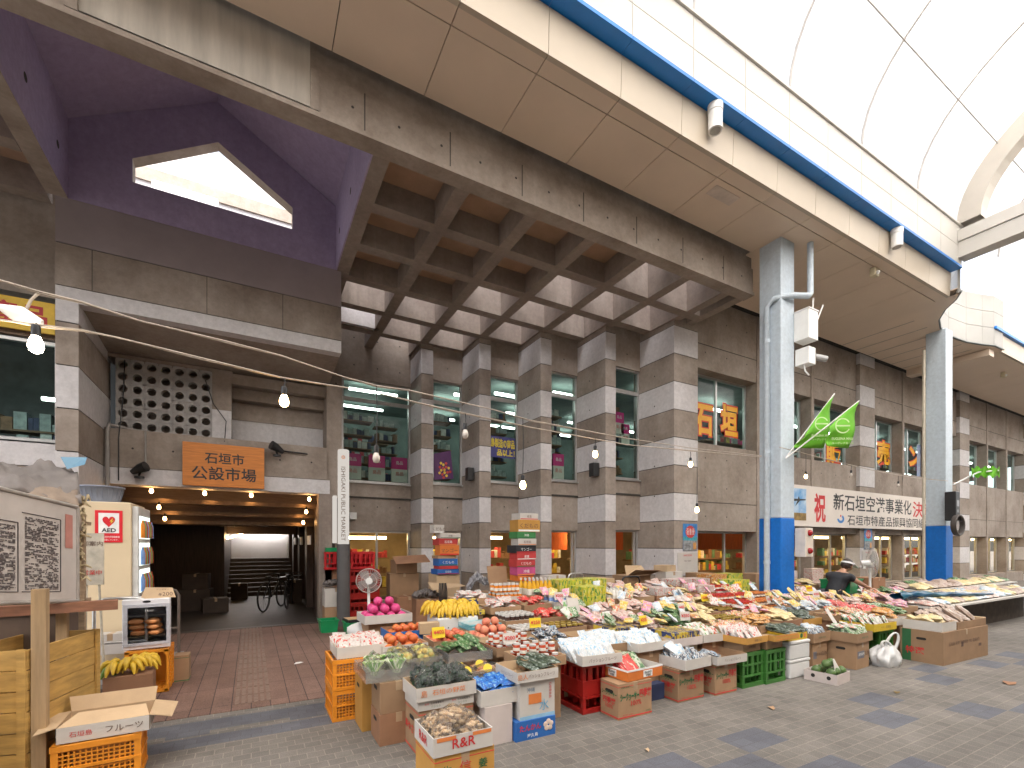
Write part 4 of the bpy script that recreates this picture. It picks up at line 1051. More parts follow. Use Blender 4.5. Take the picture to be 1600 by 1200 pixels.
# code: (what, style, arguments, tray outside, tray inside)
K = {
 'lemon': ("clear bags of yellow citrus", 'bag', ('lemon', 4), FILM_T, FILM_T), 'cuke': ("bags of green gourds with printed sleeves", 'lay', ('leafy', 10, .10, .22), FILM_T, FILM_T),
 'redjar': ("small jars of red relish with white lids", 'jars', ('red', 'w', 4, 3, 2, .032, .085), CARD, CARD_L), 'darksach': ("sachets of dark dried plums", 'lay', ('dark', 12, .11, .15), CARD_R, CARD_L),
 'blue': ("pale blue printed bags", 'lean', ('blue', 3, 5, .14, .20), CARD_W, CARD_L), 'book': ("navy and yellow packs stood on edge", 'box', ('navyyel', 9, 2, 1, .13), CARD_P, CARD_L),
 'stripe': ("white sachets with red and green stripes", 'lean', ('stripe', 3, 4, .13, .18), CARD_W, CARD_L), 'white': ("white sachets with red print", 'lean', ('whitered', 3, 4, .14, .18), CARD_Y, CARD_L),
 'color': ("many-coloured snack sachets", 'lean', ('mixed', 4, 4, .11, .16), CARD, CARD_L), 'slab': ("dark green pressed slabs in film", 'lay', ('slab', 15, .13, .17), CARD_Y, CARD_L),
 'plastic': ("shiny clear packets of pale noodles", 'lay', ('blue', 15, .14, .20), CARD, CARD_L), 'dark': ("black sachets with a white header", 'lean', ('dark', 4, 4, .11, .15), CARD_W, CARD_W),
 'red': ("bright red snack bags", 'lean', ('red', 4, 4, .11, .19), CARD_P, CARD_L), 'mix': ("mixed brown and red sachets", 'lay', ('mixed', 14, .12, .16), CARD, CARD_L),
 'greenst': ("green and white seasoning sachets", 'lean', ('green', 4, 4, .11, .17), CARD_Y, CARD_L), 'magenta': ("pink and magenta sweet bags", 'lay', ('magenta', 14, .11, .17), CARD, CARD_L),
 'pink': ("pink rice cake bags", 'lay', ('pink', 16, .12, .17), CARD, CARD_L), 'pinklong': ("long pale pink bags", 'lay', ('pink', 12, .10, .26), CARD_R, CARD_L),
 'leafy': ("bags of shiny green peppers", 'lay', ('leafy', 14, .11, .20), CARD_R, CARD_L), 'greenbag': ("bright green vegetable bags", 'lay', ('green', 12, .12, .18), CARD_R, CARD_L),
 'purple': ("dark purple jam jars", 'jars', ('purple', 'g', 5, 3, 1, .035, .10), CARD, CARD_L), 'jarw': ("brown miso jars with grey lids", 'jars', ('brown', 'w', 6, 4, 1, .033, .105), CARD, CARD_L),
 'redrow': ("rows of red chilli jars", 'jars', ('red', 'r', 6, 4, 2, .03, .085), CARD_W, CARD_L), 'mixjar': ("low jars of pickles with orange lids", 'jars', ('brown', 'o', 5, 4, 2, .035, .08), CARD, CARD_L),
 'darkjar': ("black soy bottles packed upright", 'jars', ('dark', 'w', 6, 4, 1, .03, .14), CARD, CARD_L), 'redbag': ("red chilli bags with a tied neck", 'lay', ('red', 9, .12, .18), CARD, CARD_L),
 'mango': ("orange and red mangoes", 'heap', ('mango', MANGO, .045, 2), CARD_W, CARD_L), 'apple': ("red apples beside yellow sachets", 'heap', ('apple', APPLE, .042, 2), CARD, CARD_L),
 'peach': ("blushing peaches", 'heap', ('peach', PEACH, .048, 3), CARD_L, CARD_L), 'pitaya': ("pink dragon fruits", 'heap', ('dragon_fruit', PITAYA, .055, 2), CARD_W, CARD_W),
 'teal': ("teal gift boxes", 'box', ('teal', 1, 1, 3, .06), None, None), 'spam': ("navy and yellow tinned meat packs", 'box', ('navyyel', 3, 2, 3, .055), None, None),
 'pale': ("pale printed rice bags", 'lay', ('whitered', 9, .16, .24), CARD, CARD_L), 'can': ("white and blue drink bottles", 'jars', ('blue', 'w', 6, 3, 1, .03, .16), CARD_W, CARD_L),
 'gcart': ("green and yellow drink cartons", 'box', ('greenyel', 6, 4, 2, .13), None, None), 'ycart': ("yellow and green tea cartons", 'box', ('greenyel', 6, 3, 2, .12), None, None),
 'wbot': ("white sauce bottles", 'tall', ('white', 'w', 5, 3, .033, .22), CARD, CARD_L), 'ybot': ("tall yellow juice bottles with white caps", 'tall', ('yellow', 'w', 6, 3, .036, .30), CARD, CARD_L),
 'oj': ("small orange juice jars", 'jars', ('orange', 'w', 6, 3, 2, .03, .12), CARD_W, CARD_L), 'pw': ("pink and white cracker bags", 'lay', ('pink', 16, .15, .22), CARD, CARD_L),
 'ybag': ("pale yellow cracker bags", 'lay', ('cream', 12, .13, .18), CARD_R, CARD_L), 'cup': ("red and white noodle cups", 'box', ('whitered', 5, 3, 2, .09), CARD_R, CARD_L),
 'amber': ("amber candy bags", 'lay', ('amber', 14, .11, .17), CARD, CARD_L), 'obox': ("small orange biscuit boxes", 'box', ('amber', 4, 2, 2, .12), None, None),
 'yel': ("yellow snack bags standing upright", 'lean', ('yellow', 4, 4, .12, .22), CARD_Y, CARD_L), 'diag': ("slim red and white leaning sachets", 'lean', ('whitered', 5, 5, .09, .24), CARD, CARD_L),
 'cream': ("big clear bags of yellow crackers", 'lay', ('cream', 9, .18, .26), CARD, CARD_L), 'carrot2': ("orange carrot bundles in film", 'lay', ('amber', 12, .08, .2), CARD_Y, CARD_L),
 'bean': ("long green beans in bags", 'lay', ('leafy', 12, .08, .26), CARD, CARD_L), 'dried': ("bags of dried island herbs", 'lay', ('dried', 14, .14, .2), CARD, CARD_L), 'empty': ("nothing", 'none', (), CARD_Y, CARD_L),
 'pboxes': ("pale pink biscuit boxes", 'box', ('pink', 3, 2, 4, .09), None, None),
}
LIDS = {'w': LID_W, 'r': LID_R, 'g': LID_G, 'o': LID_O}
SUPPORT = [CARD, CARD_R, CARD_L, CARD]
KIND = {'cuke': 'gourd_bag', 'darksach': 'plum_sachet', 'blue': 'salt_bag', 'book': 'snack_pack', 'stripe': 'sachet', 'white': 'sachet', 'color': 'snack_sachet', 'slab': 'seaweed_slab', 'plastic': 'noodle_packet', 'dark': 'black_sachet', 'red': 'snack_bag', 'mix': 'spice_sachet',
 'greenst': 'seasoning_sachet', 'magenta': 'sweet_bag', 'pink': 'rice_cake_bag', 'pinklong': 'rice_cake_bag', 'leafy': 'pepper_bag', 'greenbag': 'vegetable_bag', 'redbag': 'chilli_bag', 'teal': 'gift_box', 'spam': 'tinned_meat', 'pale': 'rice_bag', 'gcart': 'drink_carton', 'ycart': 'tea_carton',
 'pw': 'cracker_bag', 'ybag': 'cracker_bag', 'cup': 'noodle_cup', 'amber': 'candy_bag', 'obox': 'biscuit_box', 'yel': 'snack_bag', 'diag': 'sachet', 'cream': 'cracker_bag', 'carrot2': 'carrot_bag', 'bean': 'bean_bag', 'dried': 'herb_bag', 'pboxes': 'biscuit_box'}
JARN = {'redjar': 'relish_jar', 'purple': 'jam_jar', 'jarw': 'miso_jar', 'redrow': 'chilli_jar', 'mixjar': 'pickle_jar', 'darkjar': 'soy_bottle', 'can': 'drink_bottle', 'oj': 'juice_jar', 'wbot': 'sauce_bottle', 'ybot': 'juice_bottle'}
seen = {}
def where(X, Y):
    side = "left" if X < 3 else ("middle" if X < 6 else ("right" if X < 9 else "far right"))
    row = "front" if Y < 3.9 else ("second" if Y < 4.25 else ("third" if Y < 4.7 else ("fourth" if Y < 5.1 else ("fifth" if Y < 5.6 else "back"))))
    return row, side
def cell(X, Y, code, w=.43, d=.38, z=None, rz=None, support=True, hh=.085, note=None):
    what, style, a, mo, mi = K[code]
    z = zrow(Y) if z is None else z
    rz = R(RG.uniform(-3, 3)) if rz is None else rz
    row, side = where(X, Y)
    loc = note or "in the %s %s row" % (side, row)
    key = what + loc; n = seen.get(key, 0); seen[key] = n + 1
    g_ = "trays of %s %s" % (what, side)
    x, y = X - w / 2, Y - d / 2
    if support: 
        sh = z - .004
        carton(x + .03, y + .04, 0, w - .06, d - .07, sh, "brown carton under %s %s" % (what if code != 'empty' else "the empty tray", loc), rz * .5, RG.choice(SUPPORT), group="cartons under the %s" % what)
    if mo:
        tn = "tray" 
        tray(x, y, z, w, d, hh, ("%s tray with %s %s" % ({id(CARD_W): "white", id(CARD_P): "whitish", id(CARD_Y): "amber", id(FILM_T): "clear", id(CARD_R): "reddish brown"}.get(id(mo), "brown"), what, loc)) if code != 'empty' else "empty amber tray %s" % loc, rz, mo, mi, g_)
    lab = "%s %s" % (what, loc);  gg = "%s %s %s" % (what, row, side)
    kn = KIND.get(code, JARN.get(code, 'packet')); kc = kn.replace('_', ' ')
    x += .015; y += .015; w -= .03; d -= .03; z += .006
    if style == 'lay': fill_lay(x, y, z + hh * .4, w, d, a[0], lab, gg, a[1], a[2], a[3], name=kn, cat=kc)
    elif style == 'lean': fill_lean(x, y, z, w, d, a[0], lab, gg, a[1], a[2], a[3], a[4], name=kn, cat=kc)
    elif style == 'jars': fill_jars(x, y, z, w, d, a[0], LIDS[a[1]], lab, gg, a[2], a[3], a[4], a[5], a[6], name=kn)
    elif style == 'tall': fill_jars(x, y, z, w, d, a[0], LIDS[a[1]], lab, gg, a[2], a[3], 1, a[4], a[5], True, name=kn)
    elif style == 'box': fill_boxes(x, y, z, w, d, a[0], lab, gg, a[1], a[2], a[3], a[4], name=kn, cat=kc)
    elif style == 'heap': fill_heap(x, y, z, w, d, a[0], a[1], a[2], lab, gg, a[3])
    elif style == 'bag':
        for i in range(a[1]): produce_bag((x + w * (.27 + .46 * (i % 2)), y + d * (.28 + .44 * (i // 2)), z + .01), (.11, .09, .065), a[0], lab, gg, i + int(X * 10), jit(.5))
ROWS = {
 3.64: [(2.25, 'redjar'), (3.55, 'blue'), (4.05, 'book'), (4.5, 'stripe'), (7.30, 'mix'), (7.75, 'color'), (8.20, 'red'), (8.66, 'greenst'), (9.12, 'magenta')],
 4.06: [(1.24, 'lemon'), (1.72, 'cuke'), (2.2, 'redjar'), (2.68, 'darksach'), (3.14, 'empty'), (3.6, 'book'), (4.06, 'pink'), (4.52, 'leafy'), (4.98, 'ybag'), (5.44, 'purple'), (5.9, 'color'), (6.36, 'amber'), (6.82, 'dark'), (7.28, 'plastic'), (7.74, 'plastic'), (8.2, 'red'), (8.66, 'pink'), (9.12, 'mix'), (9.6, 'magenta'), (10.06, 'pink'), (10.52, 'bean')],
 4.48: [(1.26, 'mango'), (1.74, 'apple'), (2.22, 'peach'), (2.7, 'jarw'), (3.16, 'purple'), (3.62, 'pinklong'), (4.08, 'pink'), (4.54, 'greenbag'), (5.0, 'leafy'), (5.46, 'ybag'), (5.92, 'purple'), (6.38, 'redrow'), (6.84, 'mixjar'), (7.3, 'mix'), (7.76, 'diag'), (8.22, 'yel'), (8.68, 'pink'), (10.2, 'mix'), (10.7, 'bean'), (11.2, 'magenta')],
 4.92: [(2.3, 'teal'), (2.76, 'darkjar'), (3.22, 'redbag'), (3.68, 'pinklong'), (4.14, 'pink'), (4.6, 'pw'), (5.62, 'pale'), (6.06, 'ybag'), (6.5, 'redrow'), (6.94, 'redrow'), (7.4, 'mixjar'), (7.86, 'mix'), (8.9, 'diag'), (9.0, 'cream')][:-1],
 5.36: [(2.3, 'spam'), (2.78, 'pale'), (3.26, 'redbag'), (3.74, 'can'), (4.2, 'gcart'), (4.66, 'wbot'), (5.12, 'pw'), (5.6, 'cup'), (6.06, 'ybag'), (6.52, 'cup'), (6.98, 'redrow'), (7.44, 'ycart'), (9.1, 'yel'), (9.56, 'cream'), (10.1, 'pboxes')],
 5.8: [(2.55, 'pale'), (3.1, 'oj'), (3.6, 'ybot'), (4.12, 'gcart'), (4.58, 'gcart'), (5.1, 'pw'), (6.0, 'pw'), (6.5, 'cup'), (6.96, 'cup'), (7.42, 'obox'), (7.88, 'ycart')],
}
for Yr, row in ROWS.items():
    for X_, code in row: cell(X_, Yr, code)

# ---- explicit front line -------------------------------------------------------------------------
# peanuts at the very corner
t = carton(.86, 2.41, 0, .36, .33, .40, "amber ginger carton holding the tray of peanut bags at the front corner", 0, CARD_Y, "carton", stripe=INK_R)
print_on(t, "生", 'front', .2, .80, .055, INK_G, .36, .33, .40, .01); print_on(t, "姜", 'front', .8, .80, .055, INK_G, .36, .33, .40, .01); print_on(t, "信", 'front', .5, .80, .07, INK_R, .36, .33, .40)
t = tray(.85, 2.40, .405, .355, .33, .105, "white fruit tray with red script holding five peanut bags at the front corner", 0, CARD_W, CARD_W)
print_on(t, "R&R", 'front', .5, .55, .055, INK_R, .355, .33, .105, .01); print_on(t, "R&R", 'left', .5, .55, .055, INK_R, .355, .33, .105, .01)
m_ = MB(); m_.box(.02, -.002, .08, .13, -.0015, .102); m_.box(.23, -.002, .082, .345, -.0015, .102); m_.build("printed_band", INK_O, t)
for i, (dx, dy, dz) in enumerate(((.10, .10, .02), (.25, .10, .02), (.09, .24, .03), (.26, .24, .03), (.17, .15, .085))):
    produce_bag((.85 + dx, 2.40 + dy, .41 + dz), (.088, .08, .06), 'nuts', "knotted clear bag of shelled peanuts in the corner tray", "peanut bags", 3 + i, jit(1))
# greens
t = carton(1.06, 3.30, 0, .43, .34, .34, "red and brown carton with handle slots under the tray of dark greens", 0, CARD, holes=True, stripe=INK_R)
print_on(t, "島やさい", 'left', .45, .5, .07, INK_R, .43, .34, .34, .02)
t = tray(1.05, 3.29, .345, .44, .33, .07, "lower white carton with boxed address print under the greens", 0, CARD_W, CARD_L, cat="tray")
for u in (.26, .74):
    lettering("産地", (.44 * u - .05, -.002, .045), X, Z, INK_R, t, .016); lettering("石垣島産直市", (.44 * u + .03, -.002, .047), X, Z, INK_K, t, .016); lettering("○ ○ ○ ○", (.44 * u + .02, -.002, .022), X, Z, INK_G, t, .012)
t = tray(1.03, 3.27, .418, .47, .34, .10, "white tray with orange lettering full of dark leafy greens in film", 0, CARD_W, CARD_L)
lettering("石垣の野菜", (.25, -.002, .055), X, Z, INK_O, t, .042, .26); lettering("島", (.06, -.002, .055), X, Z, INK_O, t, .05)
for i, (dx, dy, dz) in enumerate(((.10, .10, .03), (.24, .09, .03), (.38, .10, .03), (.12, .24, .05), (.27, .24, .06), (.39, .23, .04))):
    produce_bag((1.03 + dx, 3.27 + dy, .43 + dz), (.085, .085, .07), 'greens', "film bag of dark leafy greens in the orange lettered tray", "greens bags", 31 + i, jit(1))
carton(.86, 3.64, 0, .30, .30, .24, "lower brown carton with round hand hole left of the greens", 0, CARD_R, holes=True, group=None)
carton(.865, 3.645, .243, .29, .30, .24, "upper brown carton with round hand hole left of the greens", 0, CARD, holes=True)
carton(.80, 4.0, 0, .30, .30, .48, "brown carton with punched hole under the lettuce tray", 0, CARD_Y, holes=True)
t = tray(.76, 3.66, .488, .42, .46, .09, "clear plastic tray of pale lettuce bundles at the stall's left edge", 0, FILM_T, FILM_T)
for i, (dx, dy) in enumerate(((.10, .14), (.27, .14), (.13, .33), (.30, .33))): produce_bag((.76 + dx, 3.66 + dy, .50), (.08, .11, .07), 'lettuce', "film bag of pale green lettuce in the clear tray", "lettuce bags", 51 + i, jit(.6))
for k in range(2): crate(.62, 4.34, .27 * k, .36, .46, .265, "%s orange harvest crate at the stall's left edge" % ("lower", "upper")[k], P_ORG, 0)
t = tray(.66, 4.36, .54, .44, .44, .10, "white tray of printed white bags on the orange crates", 0, CARD_W, CARD_L)
fill_lean(.67, 4.37, .55, .42, .42, 'whitered', "white bag with red brush print above the orange crates", "white printed bags on orange crates", 3, 4, .15, .2, .05, name="rice_cake_bag", cat="rice cake bag")
# carrots
carton(1.50, 3.66, 0, .44, .34, .36, "brown carton under the tub of carrot bags", 0, CARD_R)
t = tray(1.48, 3.65, .365, .46, .36, .11, "clear tub of carrot bags with round yellow labels", 0, FILM_T, FILM_T)
for i, (dx, dy) in enumerate(((.11, .10), (.33, .10), (.12, .26), (.33, .26))):
    t = produce_bag((1.48 + dx, 3.65 + dy, .38), (.105, .085, .06), 'carrot', "clear bag of carrots with a round yellow label", "carrot bags", 71 + i, jit(.4))
    m_ = MB(); m_.add([(.04 * math.cos(a * .52), -.082 + .02 * math.sin(a * .52), .10 + .035 * math.sin(a * .52)) for a in range(12)], [tuple(range(12))]); m_.build("round_label", mat("yellow_label", (.7, .52, .02), .5), t)
# blue packets
carton(1.56, 3.24, 0, .24, .28, .30, "plain whitish carton under the tray of blue packets", 0, CARD_P, tape=False)
tray(1.53, 3.25, .305, .40, .32, .12, "white tray of bright blue packets beside the greens", 0, CARD_W, CARD_W)
PK['brightblue'] = packmat("bright_blue_packet", [(.02, .13, .48), (.03, .18, .55), (.02, .10, .4), (.2, .4, .6)])
fill_lay(1.54, 3.26, .37, .34, .30, 'brightblue', "bright blue film packet in the white tray beside the greens", "bright blue packets", 14, .14, .17, .05, 2, name="blue_packet", cat="blue packet")
# blue citrus carton, white carton, passion fruit tray
BLUEC = mat("blue_carton", (.02, .12, .40), .6, .08, 5)
t = carton(1.81, 3.20, 0, .37, .34, .155, "blue citrus carton with red kana and a flower mark, on the ground", 0, BLUEC, tape=False)
lettering("たんかん", (.13, -.002, .10), X, Z, INK_R, t, .05, .2, .02); lettering("屋久島", (.15, -.002, .035), X, Z, INK_W, t, .032, None, .01)
m_ = MB()
for a in range(5): m_.ball((.30 + .028 * math.cos(a * 1.2566 + 1.57), -.003, .09 + .028 * math.sin(a * 1.2566 + 1.57)), (.022, .003, .022), 0, 10, 6)
m_.build("flower_mark", mat("petal_ink", (.62, .5, .42), .6), t)
t = carton(1.85, 3.21, .157, .33, .32, .305, "white carton with blue splash print standing on the blue carton", 0, CARD_W, tape=False)
m_ = MB(); m_.box(.08, -.0025, .12, .20, -.0015, .20); m_.build("printed_panel", INK_O, t)
m_ = MB(); m_.box(0, -.002, .0, .33, -.001, .03); m_.build("printed_band", mat("pale_blue_ink", (.25, .45, .62), .6), t)
lettering("沖縄", (.10, -.002, .235), X, Z, mat("slate_ink", (.1, .17, .25), .6), t, .035); lettering("水", (.225, -.002, .10), X, Z, mat("sky_ink", (.12, .38, .6), .6), t, .09)
m_ = MB(); put_text(m_, "石垣島産品", (.285, -.002, .21), (0, 0, -1), X, None, .13); m_.build("lettering", INK_R, t)
t = tray(1.81, 3.18, .465, .385, .37, .085, "white passion fruit tray half filled with flat green packs", 0, CARD_W, CARD_L)
lettering("パッションフルーツ", (.225, -.002, .045), X, Z, INK_N, t, .032, .25); lettering("島人", (.05, -.002, .045), X, Z, INK_O, t, .045); lettering("パッションフルーツ", (-.002, .16, .045), -Y_, Z, INK_N, t, .028, .2)
for i in range(9):
    put(packet_mesh('slab', .13, .16, .035, i % 3), "sea_grape_pack", "flat film pack of dark sea grapes on the passion fruit tray", "sea grape pack", "sea grape packs", (2.02 + .125 * (i % 3) * .6 + .02, 3.22 + .11 * ((i // 3) % 3), .53 + .022 * (i % 3)), (R(-84), 0, jit(.3)))
# red bottle crate with the long tray
crate(2.64, 3.43, 0, .26, .38, .455, "red bottle crate carrying the passion fruit tray of blue bags", P_RED, 0, None, True)
t = tray(2.58, 3.36, .46, .44, .42, .09, "white passion fruit tray of pale blue bags on the red bottle crate", R(-4), CARD_W, CARD_L)
lettering("パッションフルーツ", (.22, -.002, .045), X, Z, INK_N, t, .035, .30); lettering("パッションフルーツ", (-.002, .20, .045), -Y_, Z, INK_N, t, .03, .22)
fill_lean(2.60, 3.38, .47, .42, .38, 'blue', "pale blue salt bag in the passion fruit tray on the red crate", "salt bags on the red crate", 4, 6, .15, .2, .05, -38, name="salt_bag", cat="salt bag")
t = tray(2.98, 3.62, .47, .40, .36, .09, "brown tray of pale blue salt bags behind the snack box", R(-3), CARD, CARD_L)
fill_lean(2.99, 3.63, .48, .38, .34, 'blue', "pale blue salt bag in the brown tray behind the snack box", "salt bags in brown tray", 4, 5, .15, .2, .05, -35, name="salt_bag", cat="salt bag")
carton(3.0, 3.62, 0, .36, .32, .46, "brown carton under the tray of salt bags", 0, CARD_R)
# citrus juice cartons
def juice_carton(x, y, label, w=.40, d=.24, h=.318):
    t = carton(x, y, 0, w, d, h, label, 0, CARD, holes=True, stripe=INK_R, group=None)
    print_on(t, "シークヮーサー", 'front', .33, .62, .075, INK_G, w, d, h, .05, .56 * w); print_on(t, "四季柑", 'front', .80, .66, .08, INK_R, w, d, h, .03, .36 * w); print_on(t, "100%", 'front', .52, .42, .045, INK_R, w, d, h, .01)
    print_on(t, "シークヮーサー", 'left', .5, .68, .04, INK_G, w, d, h, .04, .2); print_on(t, "四季柑", 'left', .5, .48, .06, INK_R, w, d, h, .03, .17); print_on(t, "100%", 'left', .5, .32, .035, INK_R, w, d, h)
    print_on(t, "沖縄県産果汁", 'front', .2, .9, .018, INK_G, w, d, h); print_on(t, "石垣島", 'front', .88, .13, .018, INK_G, w, d, h); print_on(t, "果汁飲料 1L 6本入", 'front', .28, .12, .014, INK_R, w, d, h)
    return t
juice_carton(2.82, 3.16, "citrus juice carton under the orange snack tray, nearest the red crate")
juice_carton(3.65, 3.235, "citrus juice carton under the white tray of black sachets", .37)
juice_carton(4.15, 3.20, "citrus juice carton under the nearly empty white tray, nearest the green crates", .34)
ORT = mat("orange_print_carton", (.62, .17, .03), .6, .08, 5)
t = tray(2.93, 3.16, .325, .46, .36, .10, "orange and white snack tray with red and green snack bags", R(4), ORT, CARD_W)
m_ = MB(); m_.box(-.002, -.003, .085, .462, -.001, .101); m_.box(.20, -.003, .015, .32, -.001, .075); m_.box(-.003, .14, .015, -.001, .24, .075); m_.box(-.003, 0, .085, -.001, .36, .101); m_.build("printed_band", INK_W, t)
lettering("ISLAND", (.26, -.004, .058), X, Z, INK_K, t, .022, .09, .02); lettering("VIBE", (.26, -.004, .03), X, Z, INK_K, t, .022, .07, .02); lettering("ISLAND", (-.004, .19, .058), -Y_, Z, INK_K, t, .022, .08, .02); lettering("VIBE", (-.004, .19, .03), -Y_, Z, INK_K, t, .022, .06, .02)
for i in range(7):
    red_ = i < 4
    put(packet_mesh('red' if red_ else 'green', .17, .24, .05, i % 3), "snack_bag", "tall %s snack bag propped in the orange and white tray" % ("red" if red_ else "green and white"), "snack bag", "snack bags %s" % ("red" if red_ else "green"), (3.02 + (.03 if red_ else .17) + .03 * (i % 4), 3.40 - .05 * (i % 4), .335), (R(-48), R(jit(6)), R(12 + jit(8))))
t = tray(3.68, 3.17, .325, .40, .38, .10, "white tray of black sachets on the middle juice carton", R(3), CARD_W, CARD_W)
fill_lean(3.70, 3.20, .335, .36, .34, 'dark', "black and white sachet in the white tray on the juice carton", "black sachets", 4, 6, .11, .16, .03, -40, name="black_sachet", cat="black sachet")
put(packet_mesh('blue', .26, .2, .08, 1), "bag", "crumpled clear plastic bag lying on the black sachets", "bag", None, (3.86, 3.36, .43), (R(-60), 0, .4))
t = tray(4.12, 3.15, .325, .44, .38, .085, "nearly empty white passion fruit tray with brown inside", R(-3), CARD_W, CARD)
lettering("パッションフルーツ", (.22, -.002, .045), X, Z, INK_N, t, .03, .24); lettering("島人", (-.002, .2, .045), -Y_, Z, INK_O, t, .045)
fill_lay(4.13, 3.2, .35, .16, .3, 'dark', "small dark sachet left in the nearly empty tray", "dark sachets in empty tray", 6, .10, .14, .03, 2, name="black_sachet", cat="black sachet")
carton(3.34, 3.4, 0, .3, .3, .16, "navy carton in the shade behind the juice cartons", 0, mat("navy_carton", (.03, .045, .11), .7), tape=False)
# green bottle crates, orange trays
for i in range(2): crate(4.62 + .365 * i, 3.22 - .03 * i, 0, .355, .34, .375, "%s of the two green bottle crates under the amber trays" % ("left", "right")[i], P_GRN, 0, None, True)
for i in range(2): 
    t = carton(4.66 + .36 * i, 3.24 - .03 * i, .378, .30, .3, .10, "flat brown carton on the %s green crate" % ("left", "right")[i], 0, CARD, tape=False)
    print_on(t, "石垣島産", 'front', .5, .5, .028, INK_N, .3, .3, .1)
t = tray(4.60, 3.16, .482, .40, .40, .07, "amber tray of white sachets above the left green crate", R(2), CARD_Y, CARD_L); lettering("沖縄そば", (.2, -.002, .035), X, Z, INK_N, t, .03)
fill_lean(4.62, 3.18, .49, .36, .36, 'whitered', "white sachet with red print above the left green crate", "white sachets above left crate", 3, 5, .12, .17, .03, -30, name="sachet", cat="sachet")
t = tray(5.03, 3.12, .482, .42, .42, .065, "empty amber tray with printed border above the right green crate", R(-2), CARD_Y, CARD_L)
m_ = MB(); m_.box(.02, -.002, .015, .40, -.001, .02); m_.box(.02, -.002, .05, .40, -.001, .055); m_.build("printed_band", INK_O, t)
cell(5.02, 3.64, 'color', note="behind the left amber tray", z=.5); cell(5.5, 3.64, 'amber', note="behind the empty amber tray", z=.5); cell(5.96, 3.64, 'ybag', note="left of the dark green slabs", z=.52)
# foam boxes and the green slabs
for i in range(2):
    t = thing("foam_box", "%s white foam box beside the green crates" % ("lower", "upper")[i], "box", (5.42, 3.18, .215 * i)); m_ = MB(); m_.box(0, 0, 0, .40, .34, .175); m_.build("body", FOAM, t, bevel=.015)
    m_ = MB(); m_.box(-.006, -.006, .177, .406, .346, .213); m_.build("lid", FOAM, t, bevel=.012)
t = carton(5.42, 3.20, .432, .38, .34, .085, "yellow carton with orange fruit print on the foam boxes", 0, mat("yellow_carton", (.60, .42, .03), .7, .1, 6), tape=False)
m_ = MB()
for i in range(5): m_.ball((.05 + .07 * i, -.001, .045), (.028, .003, .028), i % 2, 10, 6)
m_.build("printed_fruit", [INK_O, INK_G], t)
for i in range(21):
    put(packet_mesh('slab', .13, .17, .035, i % 3), "seaweed_slab", "dark green pressed slab in film on the yellow carton", "seaweed slab", "green slabs on yellow carton", (5.46 + .10 * (i % 4), 3.2 + .09 * ((i // 4) % 3), .522 + .02 * (i // 8)), (R(-83), 0, jit(.4)))
cell(6.42, 3.66, 'slab', note="behind the foam boxes", z=.50)
# guavas
t = tray(5.62, 2.78, 0, .34, .34, .115, "white carton tray of green melons on the paving", R(6), CARD_P, CARD_P)
m_ = MB()
for v in (.25, .72): m_.add([(-.002, .34 * v + .022 * math.cos(a * .52), .065 + .022 * math.sin(a * .52)) for a in range(12)], [tuple(range(11, -1, -1))])
m_.build("hand_hole", DARK, t)
fill_heap(5.63, 2.80, .06, .32, .31, "green_melon", GUAVA, .052, "green melon in the white tray on the paving", "green melons", 2)
m_ = MB(); m_.prism([(0, 0, 0), (.13, 0, 0), (.07, .05, .15), (.03, .04, .15)], (.0, .005, .0)); o = m_.build("price_card", CARD_W, None, (5.74, 2.86, .10)); tag(o, "folded white price card stuck among the green melons", "sign")
# brown carton pairs with packet trays
for i, (x, y, nm) in enumerate(((6.06, 3.28, "left"), (6.53, 3.02, "right"))):
    t = carton(x, y, 0, .36, .34, .33, "%s brown carton of the pair behind the melon tray" % nm, R(3), CARD, holes=True)
    m_ = MB(); m_.box(.04 if i else .02, -.002, .13, .22 if i else .1, -.001, .22); m_.build("printed_panel", mat("grey_print", (.16, .16, .19), .6), t)
    print_on(t, "AMAMI" if i else "石垣 産直", 'front', .4, .55, .035, INK_W if i else INK_N, .36, .34, .33); print_on(t, "SUN", 'front', .8, .55, .05, INK_N, .36, .34, .33)
    t = tray(x - .03, y - .03, .335, .42, .38, .115, "brown tray of seasoning packets on the %s brown carton" % nm, R(3), CARD, CARD)
    lettering("産地直送 石垣島", (.2, -.002, .06), X, Z, INK_G, t, .022)
    fill_lean(x, y - .01, .36, .36, .34, 'dark' if i == 0 else 'green', "seasoning packet in the brown tray on the %s carton" % nm, "seasoning packets %s" % nm, 4, 5, .12, .18, .03, -32, name="seasoning_sachet", cat="seasoning sachet")
    fill_lay(x, y + .04, .45, .36, .30, 'blue' if i == 0 else 'stripe', "%s loose packet on the %s brown tray" % ("pale", nm), "loose packets %s" % nm, 8, .13, .18, .03, 2, name="noodle_packet", cat="noodle packet")
m_ = MB(); m_.quad((0, 0, 0), (.13, 0, 0), (.13, .12, .2), (0, .12, .2)); m_.quad((0, .003, 0), (0, .123, .2), (.13, .123, .2), (.13, .003, 0)); o = m_.build("price_card", CARD_W, None, (6.62, 3.30, .5), .2); tag(o, "blank white card leaning on the brown seasoning trays", "sign")
